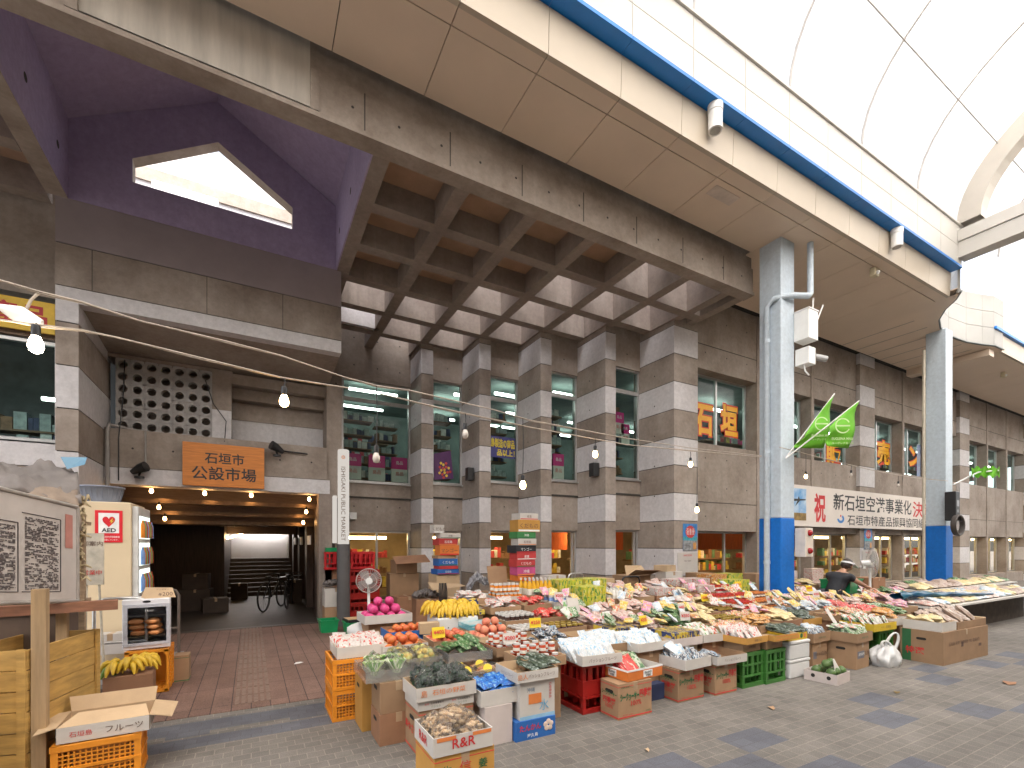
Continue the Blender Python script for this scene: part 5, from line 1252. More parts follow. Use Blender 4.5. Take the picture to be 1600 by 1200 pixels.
# shopping bag
def shopping_bag(loc, label, s=1.0, rz=0):
    t = thing("shopping_bag", label, "bag", loc, rz); b = MB(); vs = []; fs = []; n, k = 40, 16
    for i in range(k + 1):
        v = i / k
        for j in range(n):
            a = 2 * math.pi * j / n; q = Vector((math.cos(a), math.sin(a), v)); r = (.13 + .05 * math.sin(v * 2.6)) * (1 - .45 * v ** 3); w = 1 + .4 * noise.noise(q * 2.2) + .3 * noise.noise(Vector((q.x * 5, q.y * 5, q.z * 1.5)))
            vs.append((q.x * r * w * 1.1 * s, q.y * r * .75 * w * s, v * .27 * s))
    for i in range(k):
        for j in range(n): fs.append((i * n + j, i * n + (j + 1) % n, (i + 1) * n + (j + 1) % n, (i + 1) * n + j))
    b.add(vs, fs, 0, True); b.add(vs[-n:], [tuple(range(n))], 0); b.build("body", BAGW, t)
    h = MB()
    for sx in (-1, 1):
        if sx > 0: pts = [Vector(((.06 + .075 * math.cos(a) + .05 * math.sin(a)) * s, -.02 * s, (.30 + .145 * math.sin(a)) * s)) for a in [-.9 + k * .34 for k in range(15)]]
        else: pts = [Vector(((-.03 + .06 * math.cos(a) - .03 * math.sin(a)) * s, -.05 * s, (.27 + .07 * math.sin(a)) * s)) for a in [-.6 + k * .3 for k in range(15)]]
        h.tube(pts, [.011 * s + .012 * s * abs(k - 7) / 7 for k in range(15)], 8)
    h.build("handle", BAGW, t); return t
shopping_bag((7.12, 2.95, 0), "white plastic shopping bag with looped handles on the paving", .95, -.5)
# yellow trays over a green crate
crate(7.30, 3.10, 0, .38, .36, .40, "green bottle crate in the shade under the yellow sachet tray", P_GRN, 0, None, True)
t = tray(7.02, 3.04, .42, .56, .42, .10, "yellow printed tray of green and white sachets near the shopping bag", R(-2), mat("yellow_carton", (.60, .42, .03), .7), CARD_L); lettering("パイン 石垣島", (.28, -.002, .05), X, Z, INK_N, t, .035)
fill_lean(7.04, 3.06, .43, .52, .38, 'stripe', "striped white sachet in the yellow tray", "striped sachets yellow tray", 5, 4, .12, .2, .03, -35, name="sachet", cat="sachet")
fill_lean(7.04, 3.12, .45, .30, .34, 'leafy', "green sachet in the yellow tray", "green sachets yellow tray", 3, 3, .12, .18, .03, -40, name="seasoning_sachet", cat="seasoning sachet")
t = tray(7.62, 3.08, .44, .40, .40, .10, "white tray of orange carrots beside the yellow sachet tray", 0, CARD_W, CARD_W)
fill_lay(7.64, 3.10, .50, .36, .36, 'amber', "film pack of orange carrots in the white tray", "orange carrot packs", 15, .09, .22, .05, 3, name="carrot_bag", cat="carrot bag")
carton(7.72, 3.16, 0, .3, .3, .43, "dark carton in shade under the carrots", 0, CARD_R)
t = tray(8.06, 3.2, .46, .42, .40, .09, "brown tray of green gourds beside the carrots", 0, CARD, CARD_L); fill_lay(8.07, 3.2, .5, .38, .36, 'leafy', "film bag of green gourds beside the carrots", "gourd bags", 12, .08, .26, .05, 3, name="gourd_bag", cat="gourd bag")
carton(8.1, 3.24, 0, .34, .32, .45, "carton in shade under the green gourds", 0, CARD)
# the long brown carton with dried bags
t = carton(7.72, 2.58, 0, 1.32, .46, .42, "long battered brown carton under the dried herb bags", R(-2), CARD, stripe=None, holes=True)
print_on(t, "石垣島  天然  沖縄県産  TEL  取扱注意", 'front', .45, .62, .05, INK_N, 1.32, .46, .42); print_on(t, "特選", 'left', .35, .35, .1, INK_R, 1.32, .46, .42, .02)
m_ = MB(); m_.box(-.002, .34, 0, -.001, .44, .42); m_.build("printed_band", INK_G, t)
m_ = MB(); m_.box(.5, -.002, .2, .56, -.001, .26); m_.box(1.02, -.002, .16, 1.1, -.001, .2); m_.build("printed_panel", INK_N, t)
t = tray(7.74, 2.60, .424, .40, .42, .12, "white carton with a round mark holding bags of garlic", R(-2), CARD_W, CARD_L)
fill_lay(7.76, 2.62, .50, .36, .38, 'cream', "bag of pale garlic in the white carton end", "garlic bags", 9, .15, .2, .06, 2, name="garlic_bag", cat="garlic bag")
t = tray(8.16, 2.58, .424, .86, .43, .10, "long brown tray of dried herb bags on the battered carton", R(-2), CARD, CARD_L)
for i in range(26):
    put(packet_mesh('dried', .16, .24, .07, i % 4), "herb_bag", "clear bag of brown dried herbs on the battered long carton", "herb bag", "dried herb bags", (8.2 + .033 * i, 2.66 + .10 * (i % 3), .48 + .03 * (i % 2)), (R(-55 + jit(12)), R(jit(10)), R(25 + jit(14))))
t = carton(9.86, 2.86, 0, .34, .30, .40, "plain brown carton standing alone at the far right end", R(4), CARD_L, stripe=INK_R)
# far right: long low tables of dried goods
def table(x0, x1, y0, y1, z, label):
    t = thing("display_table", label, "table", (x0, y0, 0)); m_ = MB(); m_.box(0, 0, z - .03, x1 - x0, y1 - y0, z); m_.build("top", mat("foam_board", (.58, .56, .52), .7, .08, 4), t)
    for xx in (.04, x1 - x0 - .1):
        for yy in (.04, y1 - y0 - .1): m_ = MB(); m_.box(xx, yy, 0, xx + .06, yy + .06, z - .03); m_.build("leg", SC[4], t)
    m_ = MB(); m_.box(.3, .34, 0, x1 - x0 - .15, y1 - y0 - .1, z - .04); m_.build("shade_block", mat("painted_shade", (.07, .05, .035), .8, .4, 6), t)  # dark block drawn for the shade beneath the table
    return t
table(9.4, 14.8, 3.2, 4.0, .56, "long pale table of dried goods at the right end, nearest the street")
table(11.5, 16.5, 4.1, 4.75, .64, "long pale table of dried fish, behind the front dried goods table")
for i in range(150):
    X_ = 9.5 + (i % 50) * .105; Yy = 3.28 + .26 * (i // 50)
    mk = ('dried', 'cream', 'blue', 'pink')[int(noise.noise(Vector((X_ * .9, Yy * 2, 0))) * 3 + 2) % 4]
    put(packet_mesh(mk, .17, .24, .06, i % 4), "dried_goods_bag", "%s bag of dried goods on the long table nearest the street" % {'dried': "brown", 'cream': "straw yellow", 'blue': "pale silvery", 'pink': "pinkish"}[mk], "dried goods bag", "dried goods %s" % mk, (X_, Yy, .59), (R(-80 + jit(10)), R(jit(10)), R(jit(50))))
for i in range(80):
    X_ = 11.6 + (i % 40) * .12; Yy = 4.2 + .28 * (i // 40)
    mk = ('cream', 'leafy', 'dried')[int(noise.noise(Vector((X_ * .8, Yy * 2, 5))) * 3 + 2) % 3]
    put(packet_mesh(mk, .18, .26, .07, i % 4), "dried_fish_bag", "%s bag on the rear dried fish table" % {'dried': "brown", 'cream': "straw coloured", 'leafy': "green"}[mk], "dried fish bag", "rear table %s" % mk, (X_, Yy, .67), (R(-76 + jit(10)), R(jit(10)), R(jit(50))))
# blue sheeting bundle across the front table
m_ = MB(); rr = random.Random(3)
pts = [(9.3, 3.7, .70), (9.7, 3.62, .72), (10.2, 3.5, .70), (10.8, 3.4, .68), (11.4, 3.34, .66), (12.0, 3.3, .64)]
n = 12; vs = []; fs = []
for i in range(60):
    f = i / 59 * 5; k = min(4, int(f)); a = Vector(pts[k]).lerp(Vector(pts[k + 1]), f - k); r0 = .085 * (1 - i / 75)
    for j in range(n):
        t_ = 2 * math.pi * j / n; w = 1 + .6 * noise.noise(Vector((i * .22, math.cos(t_) * 1.5, math.sin(t_) * 1.5))); vs.append((a.x, a.y + r0 * w * math.cos(t_), a.z + r0 * .7 * w * math.sin(t_)))
for i in range(59):
    for j in range(n): fs.append((i * n + j, i * n + (j + 1) % n, (i + 1) * n + (j + 1) % n, (i + 1) * n + j))
m_.add(vs, fs, 0, True); o = m_.build("rolled_sheet", mat("blue_sheet", (.012, .06, .17), .35, .3, 6, col2=(.012, .10, .13), bump=.4, bscale=12)); tag(o, "rolled blue green plastic sheet lying along the dried goods table", "sheet")

# price cards stuck among the goods
for i, (x, y, z, col, lb) in enumerate([(2.05, 3.86, .62, 0, "white card by the relish jars nearest the front"), (2.6, 4.3, .66, 1, "yellow card between the peaches and the miso jars"), (3.75, 3.84, .66, 1, "yellow card on the navy and yellow packs"), (4.4, 3.86, .66, 0, "white card on the navy packs' right end"),
    (4.85, 4.28, .68, 0, "white card before the shiny green peppers"), (5.75, 4.66, .72, 1, "yellow card above the dark jam jars"), (6.7, 4.26, .68, 0, "white card beside the black sachets, right half"), (7.9, 4.26, .70, 0, "white card above the red snack bags"), (8.4, 4.64, .74, 1, "yellow card among the upright yellow snack bags"),
    (1.5, 4.25, .66, 1, "yellow card behind the citrus bags"), (3.5, 5.15, .82, 0, "white card behind the chilli bags"), (7.2, 5.15, .82, 1, "yellow card behind the pickle jars"), (9.4, 4.25, .68, 0, "white card among the magenta sweets")]):
    m_ = MB(); m_.prism([(0, 0, 0), (.13, 0, 0), (.135, .03, .10), (.005, .03, .10)], (0, .004, 0), 0); put_text(m_, "¥%d" % (200 + 50 * (i % 5)), (.067, .012, .055), X, (0, .3, 1), .04, None, 1, .02, .003)
    o = m_.build("price_card", [(CARD_W, mat("yellow_label", (.7, .52, .02), .5))[col], INK_R], None, (x, y, z), jit(.3)); tag(o, lb, "sign")

# loose packets spilled over the tray edges
LOOSE = [('pink', 'rice_cake_bag', "loose pink rice cake bag"), ('whitered', 'sachet', "loose white and red sachet"), ('mixed', 'spice_sachet', "loose brown and red sachet"), ('blue', 'salt_bag', "loose pale blue bag"), ('yellow', 'snack_bag', "loose yellow snack bag"), ('magenta', 'sweet_bag', "loose magenta sweet bag"), ('green', 'seasoning_sachet', "loose green sachet"), ('stripe', 'sachet', "loose striped sachet"), ('red', 'snack_bag', "loose red snack bag")]
for i in range(190):
    x = RG.uniform(3.3, 10.2); y = RG.uniform(3.85, 5.6); y -= max(0, x - 8.6) * .2
    if abs(x - 8.44) < .45 and y > 4.8: continue
    if abs(x - 9.5) < .5 and y > 4.3: continue
    mk, nm, lb = LOOSE[int((noise.noise(Vector((x * .8, y * 1.3, 2))) * .5 + .5 + RG.uniform(-.15, .15)) * 9) % 9]
    put(packet_mesh(mk, .11, .15, .035, i % 4), nm, lb + (" spilled over the middle trays" if x < 6.5 else " spilled over the right-hand trays"), nm.replace("_", " "), lb + (" middle" if x < 6.5 else " right"), (x, y, zrow(y) + .13 + RG.uniform(0, .05)), (R(RG.uniform(-85, -35)), R(jit(18)), jit(.9)))

# scraps on the paving
for i, (x, y, w, a, m_k, lb) in enumerate([(.55, 6.7, .07, .4, INK_W, "scrap of white paper on the brown tiles"), (4.3, 2.7, .05, .9, CARD, "scrap of cardboard on the paving before the juice cartons"), (7.4, 1.9, .10, .2, CARD_R, "brown strip of cardboard on the paving at the far right"), (2.6, 2.6, .03, 1.2, CARD_L, "tiny tan scrap on the paving before the red crate"), (5.9, 2.35, .05, .3, mat("dry_leaf", (.16, .11, .04), .8), "dry leaf on the paving before the melon tray"), (3.3, 1.75, .045, 2.2, MATS.get("dry_leaf"), "dry leaf on the blue-grey setts")]):
    b = MB(); n = 6; vs = [(math.cos(k * 1.047) * w * (.8 + .3 * (k % 2)), math.sin(k * 1.047) * w * (.22 if w > .2 else .6), .006 + .006 * (k % 3)) for k in range(n)]
    b.add(vs + [(0, 0, .014)], [(k, (k + 1) % n, n) for k in range(n)]); o = b.build("litter", m_k, None, (x, y, 0.001), a); tag(o, lb, "litter")
# ------------------------------------------------------------------ signs, lamps, cables, flags
WOOD = mat("sign_wood", (.58, .20, .035), .5, .18, 3, stretch=(1, 1, 16))
t = thing("market_sign", "orange wooden signboard with black brush lettering above the entrance", "sign", (-1.03, 9.76, 2.57))
m_ = MB(); m_.box(0, 0, 0, 1.24, .05, .75); m_.build("board", WOOD, t, bevel=.006)
lettering("石垣市", (.62, -.002, .50), X, Z, INK_K, t, .20, .60, .015); lettering("公設市場", (.62, -.002, .23), X, Z, INK_K, t, .24, .98, .015)
t = thing("pole_sign", "tall round sign post, white above and grey below, beside the entrance", "sign", (1.54, 9.42, 0))
m_ = MB(); m_.lathe([(.12, 0), (.12, 1.56)], 20); m_.build("post", mat("grey_paint", (.10, .095, .095), .5, .1, 5), t)
m_ = MB(); m_.lathe([(.105, 1.56), (.105, 3.34), (.09, 3.36)], 20); m_.build("white_sleeve", emat("glowing_white_paint", (.95, .88, .80), .16), t)  # white paint given a faint glow of its own
m_ = MB(); put_text(m_, "ISHIGAKI PUBLIC MARKET", (-.02, -.112, 2.32), (0, 0, -1), (1, 0, .0), .075, 1.40, 0, .0, 0); m_.build("lettering", INK_N, t)
m_ = MB()
for r_ in (.034, .02):
    for k in range(24):
        a0, a1 = k * .2618, (k + 1) * .2618
        m_.quad((-.02 + r_ * math.cos(a0), -.112, 3.2 + r_ * math.sin(a0)), (-.02 + r_ * math.cos(a1), -.112, 3.2 + r_ * math.sin(a1)), (-.02 + (r_ - .008) * math.cos(a1), -.112, 3.2 + (r_ - .008) * math.sin(a1)), (-.02 + (r_ - .008) * math.cos(a0), -.112, 3.2 + (r_ - .008) * math.sin(a0)))
m_.build("round_mark", INK_O, t)
t = thing("wall_sign", "narrow white panel on the concrete jamb right of the entrance", "sign", (1.42, 9.93, 1.58)); m_ = MB(); m_.box(0, 0, 0, .08, .06, .95); m_.build("panel", MATS["glowing_white_paint"], t)  # plain white panel with the sleeve's faint glow put into its colour

# banner on the facade
BY = 6.93
def bx(px): return on_y(px, 800, BY)[0]
xa, xb = bx(1234), bx(1475)
t = thing("banner", "long white banner with red and black lettering and an aeroplane picture", "banner", (0, 0, 0))
m_ = MB(); m_.box(xa - .5, BY, 2.02, xb, BY + .03, 3.07); m_.build("board", mat("banner_white", (.70, .64, .58), .6, .04, 2), t)
def btext(s, p0, p1, z, h, mt, bold=.02): x0, x1 = bx(p0), bx(p1); lettering(s, ((x0 + x1) / 2, BY - .001, z), X, Z, mt, t, h, x1 - x0, bold)
btext("祝", 1272, 1290, 2.52, .78, INK_R, .03); btext("新石垣空港事業化", 1302, 1424, 2.72, .46, INK_K, .012); btext("決定", 1426, 1458, 2.68, .52, INK_R, .015); btext("石垣市特産品振興協同組合", 1324, 1453, 2.24, .30, INK_K, .008)
x0, x1 = bx(1234.5), bx(1259.5)
m_ = MB(); m_.box(x0, BY - .004, 2.36, x1, BY - .001, 2.98, 0); m_.box(x0, BY - .004, 2.17, x1, BY - .001, 2.36, 1)
xc, zc = (x0 + x1) / 2, 2.66; w = (x1 - x0)
m_.add([(xc - .42 * w, BY - .006, zc - .02), (xc + .46 * w, BY - .006, zc + .03), (xc + .46 * w, BY - .006, zc + .06), (xc - .42 * w, BY - .006, zc + .05)], [(0, 1, 2, 3)], 2)
m_.add([(xc - .05 * w, BY - .007, zc + .02), (xc + .12 * w, BY - .007, zc + .02), (xc - .2 * w, BY - .007, zc - .14)], [(0, 1, 2)], 2); m_.add([(xc - .05 * w, BY - .007, zc + .03), (xc + .1 * w, BY - .007, zc + .03), (xc + .02 * w, BY - .007, zc + .13)], [(0, 1, 2)], 2)
m_.add([(xc - .42 * w, BY - .007, zc + .04), (xc - .3 * w, BY - .007, zc + .04), (xc - .38 * w, BY - .007, zc + .2)], [(0, 1, 2)], 2)
m_.build("picture", [mat("sky_print", (.08, .30, .62), .5, .5, 3, col2=(.55, .68, .8)), mat("field_print", (.28, .18, .05), .5, .5, 6), INK_K], t)
m_ = MB(); x0, x1 = bx(1308), bx(1319); r0 = (x1 - x0) / 2; cx, cz = (x0 + x1) / 2, 2.26
for k in range(16):
    a0, a1 = math.pi + k * .26, math.pi + (k + 1) * .26
    m_.quad((cx + r0 * math.cos(a0), BY - .003, cz + .12 * math.sin(a0)), (cx + r0 * math.cos(a1), BY - .003, cz + .12 * math.sin(a1)), (cx + .5 * r0 * math.cos(a1), BY - .003, cz + .05 * math.sin(a1)), (cx + .5 * r0 * math.cos(a0), BY - .003, cz + .05 * math.sin(a0)), 0)
m_.add([(cx + .2 * r0 * math.cos(a * .52), BY - .003, cz + .08 + .03 * math.sin(a * .52)) for a in range(12)], [tuple(range(12))], 1)
m_.build("round_emblem", [INK_B, INK_R], t)

# posters
def poster(x, y, z, w, h, label, place=""):
    t = thing("poster", label, "poster", (x, y, z)); m_ = MB(); m_.box(0, 0, 0, w, .006, h, 0); m_.box(0, -.001, 0, w, 0, h * .38, 1); m_.box(0, -.001, h * .38, w, -.0003, h * .52, 2)
    m_.build("sheet", [mat("poster_blue", (.04, .22, .55), .4, .3, 9), mat("poster_grey", (.24, .25, .26), .5, .6, 14), mat("poster_teal", (.05, .32, .40), .4, .3, 12)], t)
    m_ = MB(); m_.add([(w * .5 + w * .34 * math.cos(a * .2618), -.003, h * .70 + w * .30 * math.sin(a * .2618)) for a in range(24)], [tuple(range(24))]); m_.build("red_disc", mat("poster_red", (.55, .05, .05), .5), t)
    for i, s in enumerate(("石垣", "島産", "品店")): lettering(s[0], (w * (.30 + .2 * i), -.004, h * .76), X, Z, INK_W, t, w * .16); lettering(s[1], (w * (.30 + .2 * i), -.004, h * .65), X, Z, INK_W, t, w * .16)
    m_ = MB(); m_.box(w * .7, -.003, .03, w * .92, -.002, h * .3); m_.build("product_picture", mat("poster_orange", (.6, .28, .08), .5, .3, 12), t)
    return t
poster(8.06, PY[4] - .012, 1.42, .44, .58, "blue poster with a red disc on the large pier behind the stall")
poster(15.62, FY - .115, 1.42, .44, .62, "blue poster with a red disc on the far pier under the banner")
for x, y, lb in ((7.90, PY[4] - .01, "white printed notice below the blue poster on the large pier"), (15.5, FY - .113, "white printed notice below the far blue poster")):
    t = thing("notice", lb, "notice", (x, y, .92)); m_ = MB(); m_.box(0, 0, 0, .62, .006, .46); m_.build("sheet", CARD_W, t); lettering("大特売 石垣島", (.3, -.002, .4), X, Z, INK_R, t, .04); lettering("取扱店  御案内", (.3, -.002, .28), X, Z, INK_N, t, .03)

# kanji pasted in the street windows
KJ = mat("orange_kanji", (.85, .42, .01), .5, .1, 6); KR = mat("kanji_edge", (.62, .05, .01), .5)
def kanji(s, px, py, w, h):
    x, z = on_y(px, py, FY + .28); t = thing("window_lettering", "orange %s pasted inside the upper street window" % {'石': "first character, cut by the big pier", '垣': "second character, right of the first pane bar", '販': "character half hidden behind the green flags", '売': "character between the flags and the second column", 'ン': "kana nearest the second column"}[s], "lettering", (x, FY + .275, z))
    lettering(s, (0, 0, 0), X, Z, KR, t, h * 1.10, w * 1.10, .075, .0, "outline"); lettering(s, (0, -.004, 0), X, Z, KJ, t, h, w, .035, .0)
kanji("石", 1099, 656, .62, .72); kanji("垣", 1139, 657, .62, .74); kanji("販", 1302, 712, .8, .75); kanji("売", 1380, 708, .85, .78); kanji("ン", 1429, 714, .85, .66)
t = thing("window_picture", "blue poster inside the window beside the second column", "poster", (20.0, FY + .27, 3.9)); m_ = MB(); m_.box(0, 0, 0, .8, .004, 1.1); m_.build("sheet", mat("blue_print", (.15, .3, .6), .5, .5, 4, col2=(.6, .6, .65)), t)

# pink and white carrier cards, posters in the porch windows
def card(x, y, z, w, h, label, group):
    t = thing("carrier_bag", label, "bag", (x, y, z), 0, group); m_ = MB(); m_.box(0, 0, 0, w, .05, h * .52, 0); m_.box(0, 0, h * .52, w, .05, h, 1); m_.build("body", [CARD_W, mat("carrier_pink", (.58, .03, .2), .5, .1, 5)], t)
    lettering("島品", (w / 2, -.002, h * .34), X, Z, INK_R, t, h * .16); lettering("島品", (w / 2, -.002, h * .78), X, Z, INK_W, t, h * .14)
for x in (1.93, 2.5, 3.06): card(x, 11.5 + .22, 3.12, .4, .62, "one of three pink and white carrier bags along the widest porch window", "carrier bags in the widest window")
card(PX[2] + .45, WY[3] + .1, 3.08, .30, .58, "single pink and white carrier bag at the foot of a narrow porch window", None)
card(PX[3] + .42, WY[4] + .12, 4.05, .28, .5, "pink and white carrier bag high in the porch window beside the large pier", None)
card(PX[3] + .62, WY[4] + .12, 3.85, .25, .45, "lower carrier bag on the shelf in the porch window beside the large pier", None)
t = thing("window_poster", "yellow on blue lettered poster in the middle porch window", "poster", (PX[1] + .33, WY[2] + .045, 3.62)); m_ = MB(); m_.box(0, 0, 0, .68, .005, .5); m_.build("sheet", mat("navy_poster", (.05, .05, .2), .5), t)
lettering("島製造の商品", (.34, -.002, .34), X, Z, mat("yellow_ink", (.75, .6, .05), .5), t, .22, .64, .03); lettering("品以上！", (.42, -.002, .12), X, Z, MATS["yellow_ink"], t, .16, .48, .03)
t = thing("window_poster", "tilted dark poster with a burst of flowers in a porch window", "poster", (PX[0] + .36, WY[1] + .05, 3.12)); m_ = MB()
m_.add([(0, 0, 0), (.5, 0, .06), (.42, 0, .75), (-.03, 0, .62)], [(0, 1, 2, 3)], 0)
for i in range(16): a = i * 2.4; m_.add([(.26 + .03 * math.sqrt(i) * 1.4 * math.cos(a) + .035 * math.cos(k), -.002 - .0003 * i, .26 + .05 * math.sqrt(i) * math.sin(a) + .035 * math.sin(k)) for k in range(6)], [tuple(range(6))], 1 + i % 2)
m_.build("sheet", [mat("plum_poster", (.10, .03, .12), .5), mat("petal_yellow", (.7, .5, .05), .5), mat("petal_red", (.55, .06, .04), .5)], t)

# spot lamps and speakers
def spot(x, y, z, label, sx=1):
    t = thing("spot_lamp", label, "lamp", (x, y, z)); m_ = MB(); m_.tube([(-.10 * sx, -.05, -.04), (.02 * sx, -.10, .03), (.10 * sx, -.14, .06)], [.04, .075, .085], 12); m_.build("head", BLACK, t); m_ = MB(); m_.tube([(0, 0, 0), (0, -.08, -.09), (.03 * sx, -.1, 0)], .014, 6); m_.lathe([(.07, -.13), (.07, -.1)], 12, (0, -.06, 0)); m_.build("bracket", BLACK, t)
spot(-1.62, 9.86, 2.78, "black spot lamp on the white lintel band left of the wooden sign")
spot(.42, 9.83, 3.32, "black spot lamp at the upper edge of the lintel right of the wooden sign", -1)
m_ = MB(); m_.tube([(.42, 9.85, 3.32), (.95, 9.85, 3.3)], .015, 6); o = m_.build("lamp_arm", BLACK); tag(o, "thin black arm of the lamp above the wooden sign", "bracket")
for x, y, lb in ((PX[1] - .02, PY[1] + .35, "black wall speaker on the second pier"), (PX[3] - .02, PY[3] + .3, "black wall speaker on the fourth pier")):
    t = thing("speaker", lb, "speaker", (x, y, 3.05)); m_ = MB(); m_.prism([(-.17, -.12, 0), (-.02, -.14, 0), (-.02, .06, 0), (-.17, .04, 0)], (0, 0, .30)); m_.build("cabinet", BLACK, t, bevel=.012); m_ = MB(); m_.box(-.03, -.06, .1, .03, -.0, .2); m_.build("bracket", BLACK, t)

# fittings on the first column
t = thing("control_box", "grey white control box with two aerials high on the near column", "box", (8.62, 4.83, 5.22)); m_ = MB(); m_.box(0, -.1, 0, .30, .16, .52); m_.build("case", WPAINT, t, bevel=.008)
m_ = MB(); m_.box(-.01, -.11, .52, .31, .17, .54); m_.tube([(.14, -.08, .3), (.14, -.10, .72)], .012, 6); m_.tube([(.26, -.08, .3), (.42, -.12, .66)], .012, 6); m_.build("aerial", WPAINT, t)
t = thing("security_camera", "white box with a bullet camera below the control box", "camera", (8.64, 4.84, 4.78)); m_ = MB(); m_.box(0, -.1, 0, .22, .14, .3); m_.build("case", WPAINT, t, bevel=.008)
m_ = MB(); m_.tube([(.22, -.04, .16), (.28, -.06, .16)], .03, 8); m_.tube([(.24, -.06, .16), (.44, -.16, .12)], .055, 10); m_.build("camera_body", mat("camera_grey", (.4, .4, .4), .4), t); m_ = MB(); m_.tube([(.44, -.16, .12), (.445, -.163, .119)], .045, 10); m_.build("lens", BLACK, t)
m_ = MB(); m_.tube([(.03, 0, 0), (.03, -.02, -.12), (.08, -.06, -.2)], .012, 6); m_.build("cable", WPAINT, t)
t = thing("alarm_box", "cream box with two red alarm lamps on the near column's blue foot", "alarm", (8.63, 4.92, 1.33)); m_ = MB(); m_.box(0, -.13, 0, .24, .06, .52); m_.build("case", mat("alarm_cream", (.66, .6, .52), .5), t, bevel=.008)
for z in (.11, .43): m_ = MB(); m_.lathe([(.055, 0), (.055, .02), (.04, .045), (.01, .055)], 14); o = m_.build("red_lamp", mat("red_lens", (.3, .005, .01), .15), t); o.location = (.12, -.13, z); o.rotation_euler = (R(90), 0, 0)
FLAGG = mat("green_flag", (.13, .42, .02), .7, .12, 5); FLAGW = mat("flag_print", (.45, .62, .30), .7)
def flag(pts, label, pole, txt_c, txt_r, txt_u, s=1.0):
    t = thing("flag", label, "flag", (0, 0, 0)); b = MB(); n = 8
    P = [Vector(p) for p in pts]; vs = []; fs = []
    for j in range(n + 1):
        for i in range(n + 1):
            u, v = i / n, j / n; q = P[0].lerp(P[1], u).lerp(P[3].lerp(P[2], u), v); vs.append((q.x, q.y + .03 * math.sin(u * 7 + v * 3), q.z))
    for j in range(n):
        for i in range(n): a = j * (n + 1) + i; fs.append((a, a + 1, a + n + 2, a + n + 1))
    b.add(vs, fs, 0, True); o = b.build("cloth", FLAGG, t); md = o.modifiers.new("s", 'SOLIDIFY'); md.thickness = .006
    b = MB(); b.tube(pole, .012, 6); b.build("pole", WPAINT, t)
    b = MB(); c = Vector(txt_c)
    for k in range(20):
        a0, a1 = .5 + k * .265, .5 + (k + 1) * .265; r, u = Vector(txt_r).normalized(), Vector(txt_u).normalized(); R1, R0 = .16 * s, .135 * s
        b.add([c + r * R1 * math.cos(a0) + u * R1 * math.sin(a0), c + r * R1 * math.cos(a1) + u * R1 * math.sin(a1), c + r * R0 * math.cos(a1) + u * R0 * math.sin(a1), c + r * R0 * math.cos(a0) + u * R0 * math.sin(a0)], [(0, 1, 2, 3)])
    r, u = Vector(txt_r).normalized(), Vector(txt_u).normalized(); b.add([c - r * .14 * s - u * .012, c + r * .15 * s - u * .012, c + r * .15 * s + u * .012, c - r * .14 * s + u * .012], [(0, 1, 2, 3)])
    put_text(b, "EUGLENA MALL", c - u * .27 * s, r, u, .055 * s, .46 * s, 0, .02, .0); put_text(b, "ユーグレナモール", c - u * .36 * s, r, u, .05 * s, .46 * s, 0, .02, .0)
    b.build("emblem", FLAGW, t)
def pz(px, py, d):
    u = (px - 800) / 735.0; return Vector((d * (.485 + .875 * u), d * (.875 - .485 * u), EYE - (py - 851.0) / 735.0 * d))
D1 = 8.35
rt = (pz(1300, 660, D1) - pz(1260, 660, D1))
flag([pz(1303, 617, D1), pz(1288, 700, D1), pz(1239, 700, D1 - .1), pz(1258, 680, D1 - .15)], "green mall flag nearest the column, partly behind the other flag", [pz(1228, 715, D1), pz(1304, 615, D1)], pz(1284, 662, D1 - .22), rt, (0, 0, 1), .75)
D2 = 8.0
flag([pz(1342, 627, D2), pz(1327, 700, D2), pz(1291, 697, D2 - .1), pz(1295, 668, D2 - .1)], "green mall flag on the outer pole, in front", [pz(1228, 716, D1 - .1), pz(1343, 626, D2)], pz(1317, 665, D2 - .2), rt, (0, 0, 1), .8)
t = thing("flag", "furled green striped flag seen edge-on at the second column", "flag", (0, 0, 0)); b = MB(); d3 = 12.0
b.tube([pz(1490, 757, d3), pz(1528, 738, d3), pz(1560, 735, d3)], .02, 6, 1)
vs = []; fs = []
for i in range(13):
    for j in range(4):
        q = pz(1518 + 44 * i / 12, 738 - 8 + j * 5 + 3 * math.sin(i * 1.9 + j), d3 - .1 * math.sin(i * 1.3 + j)); vs.append(q)
for i in range(12):
    for j in range(3): a = i * 4 + j; fs.append((a, a + 4, a + 5, a + 1))
b.add(vs, fs, 0, True); b.build("cloth", [FLAGG, WPAINT], t)
t = thing("meter_box", "black meter box with coiled cable on the second column", "box", (15.24, 5.0, 2.15)); m_ = MB(); m_.box(-.04, -.16, 0, .22, .06, .72); m_.build("case", BLACK, t, bevel=.02); m_ = MB(); m_.box(.02, -.163, .35, .15, -.161, .5); m_.box(.04, -.163, .2, .12, -.161, .27); m_.build("dial_window", mat("dial_grey", (.35, .35, .36), .2), t)
m_ = MB()
for k in range(4): m_.tube([(.05 + .27 * math.cos(a * .3142), -.14 - .02 * k, -.12 + .24 * math.sin(a * .3142)) for a in range(21)], .028, 6)
m_.build("cable_coil", mat("dark_hose", (.05, .04, .035), .5), t)
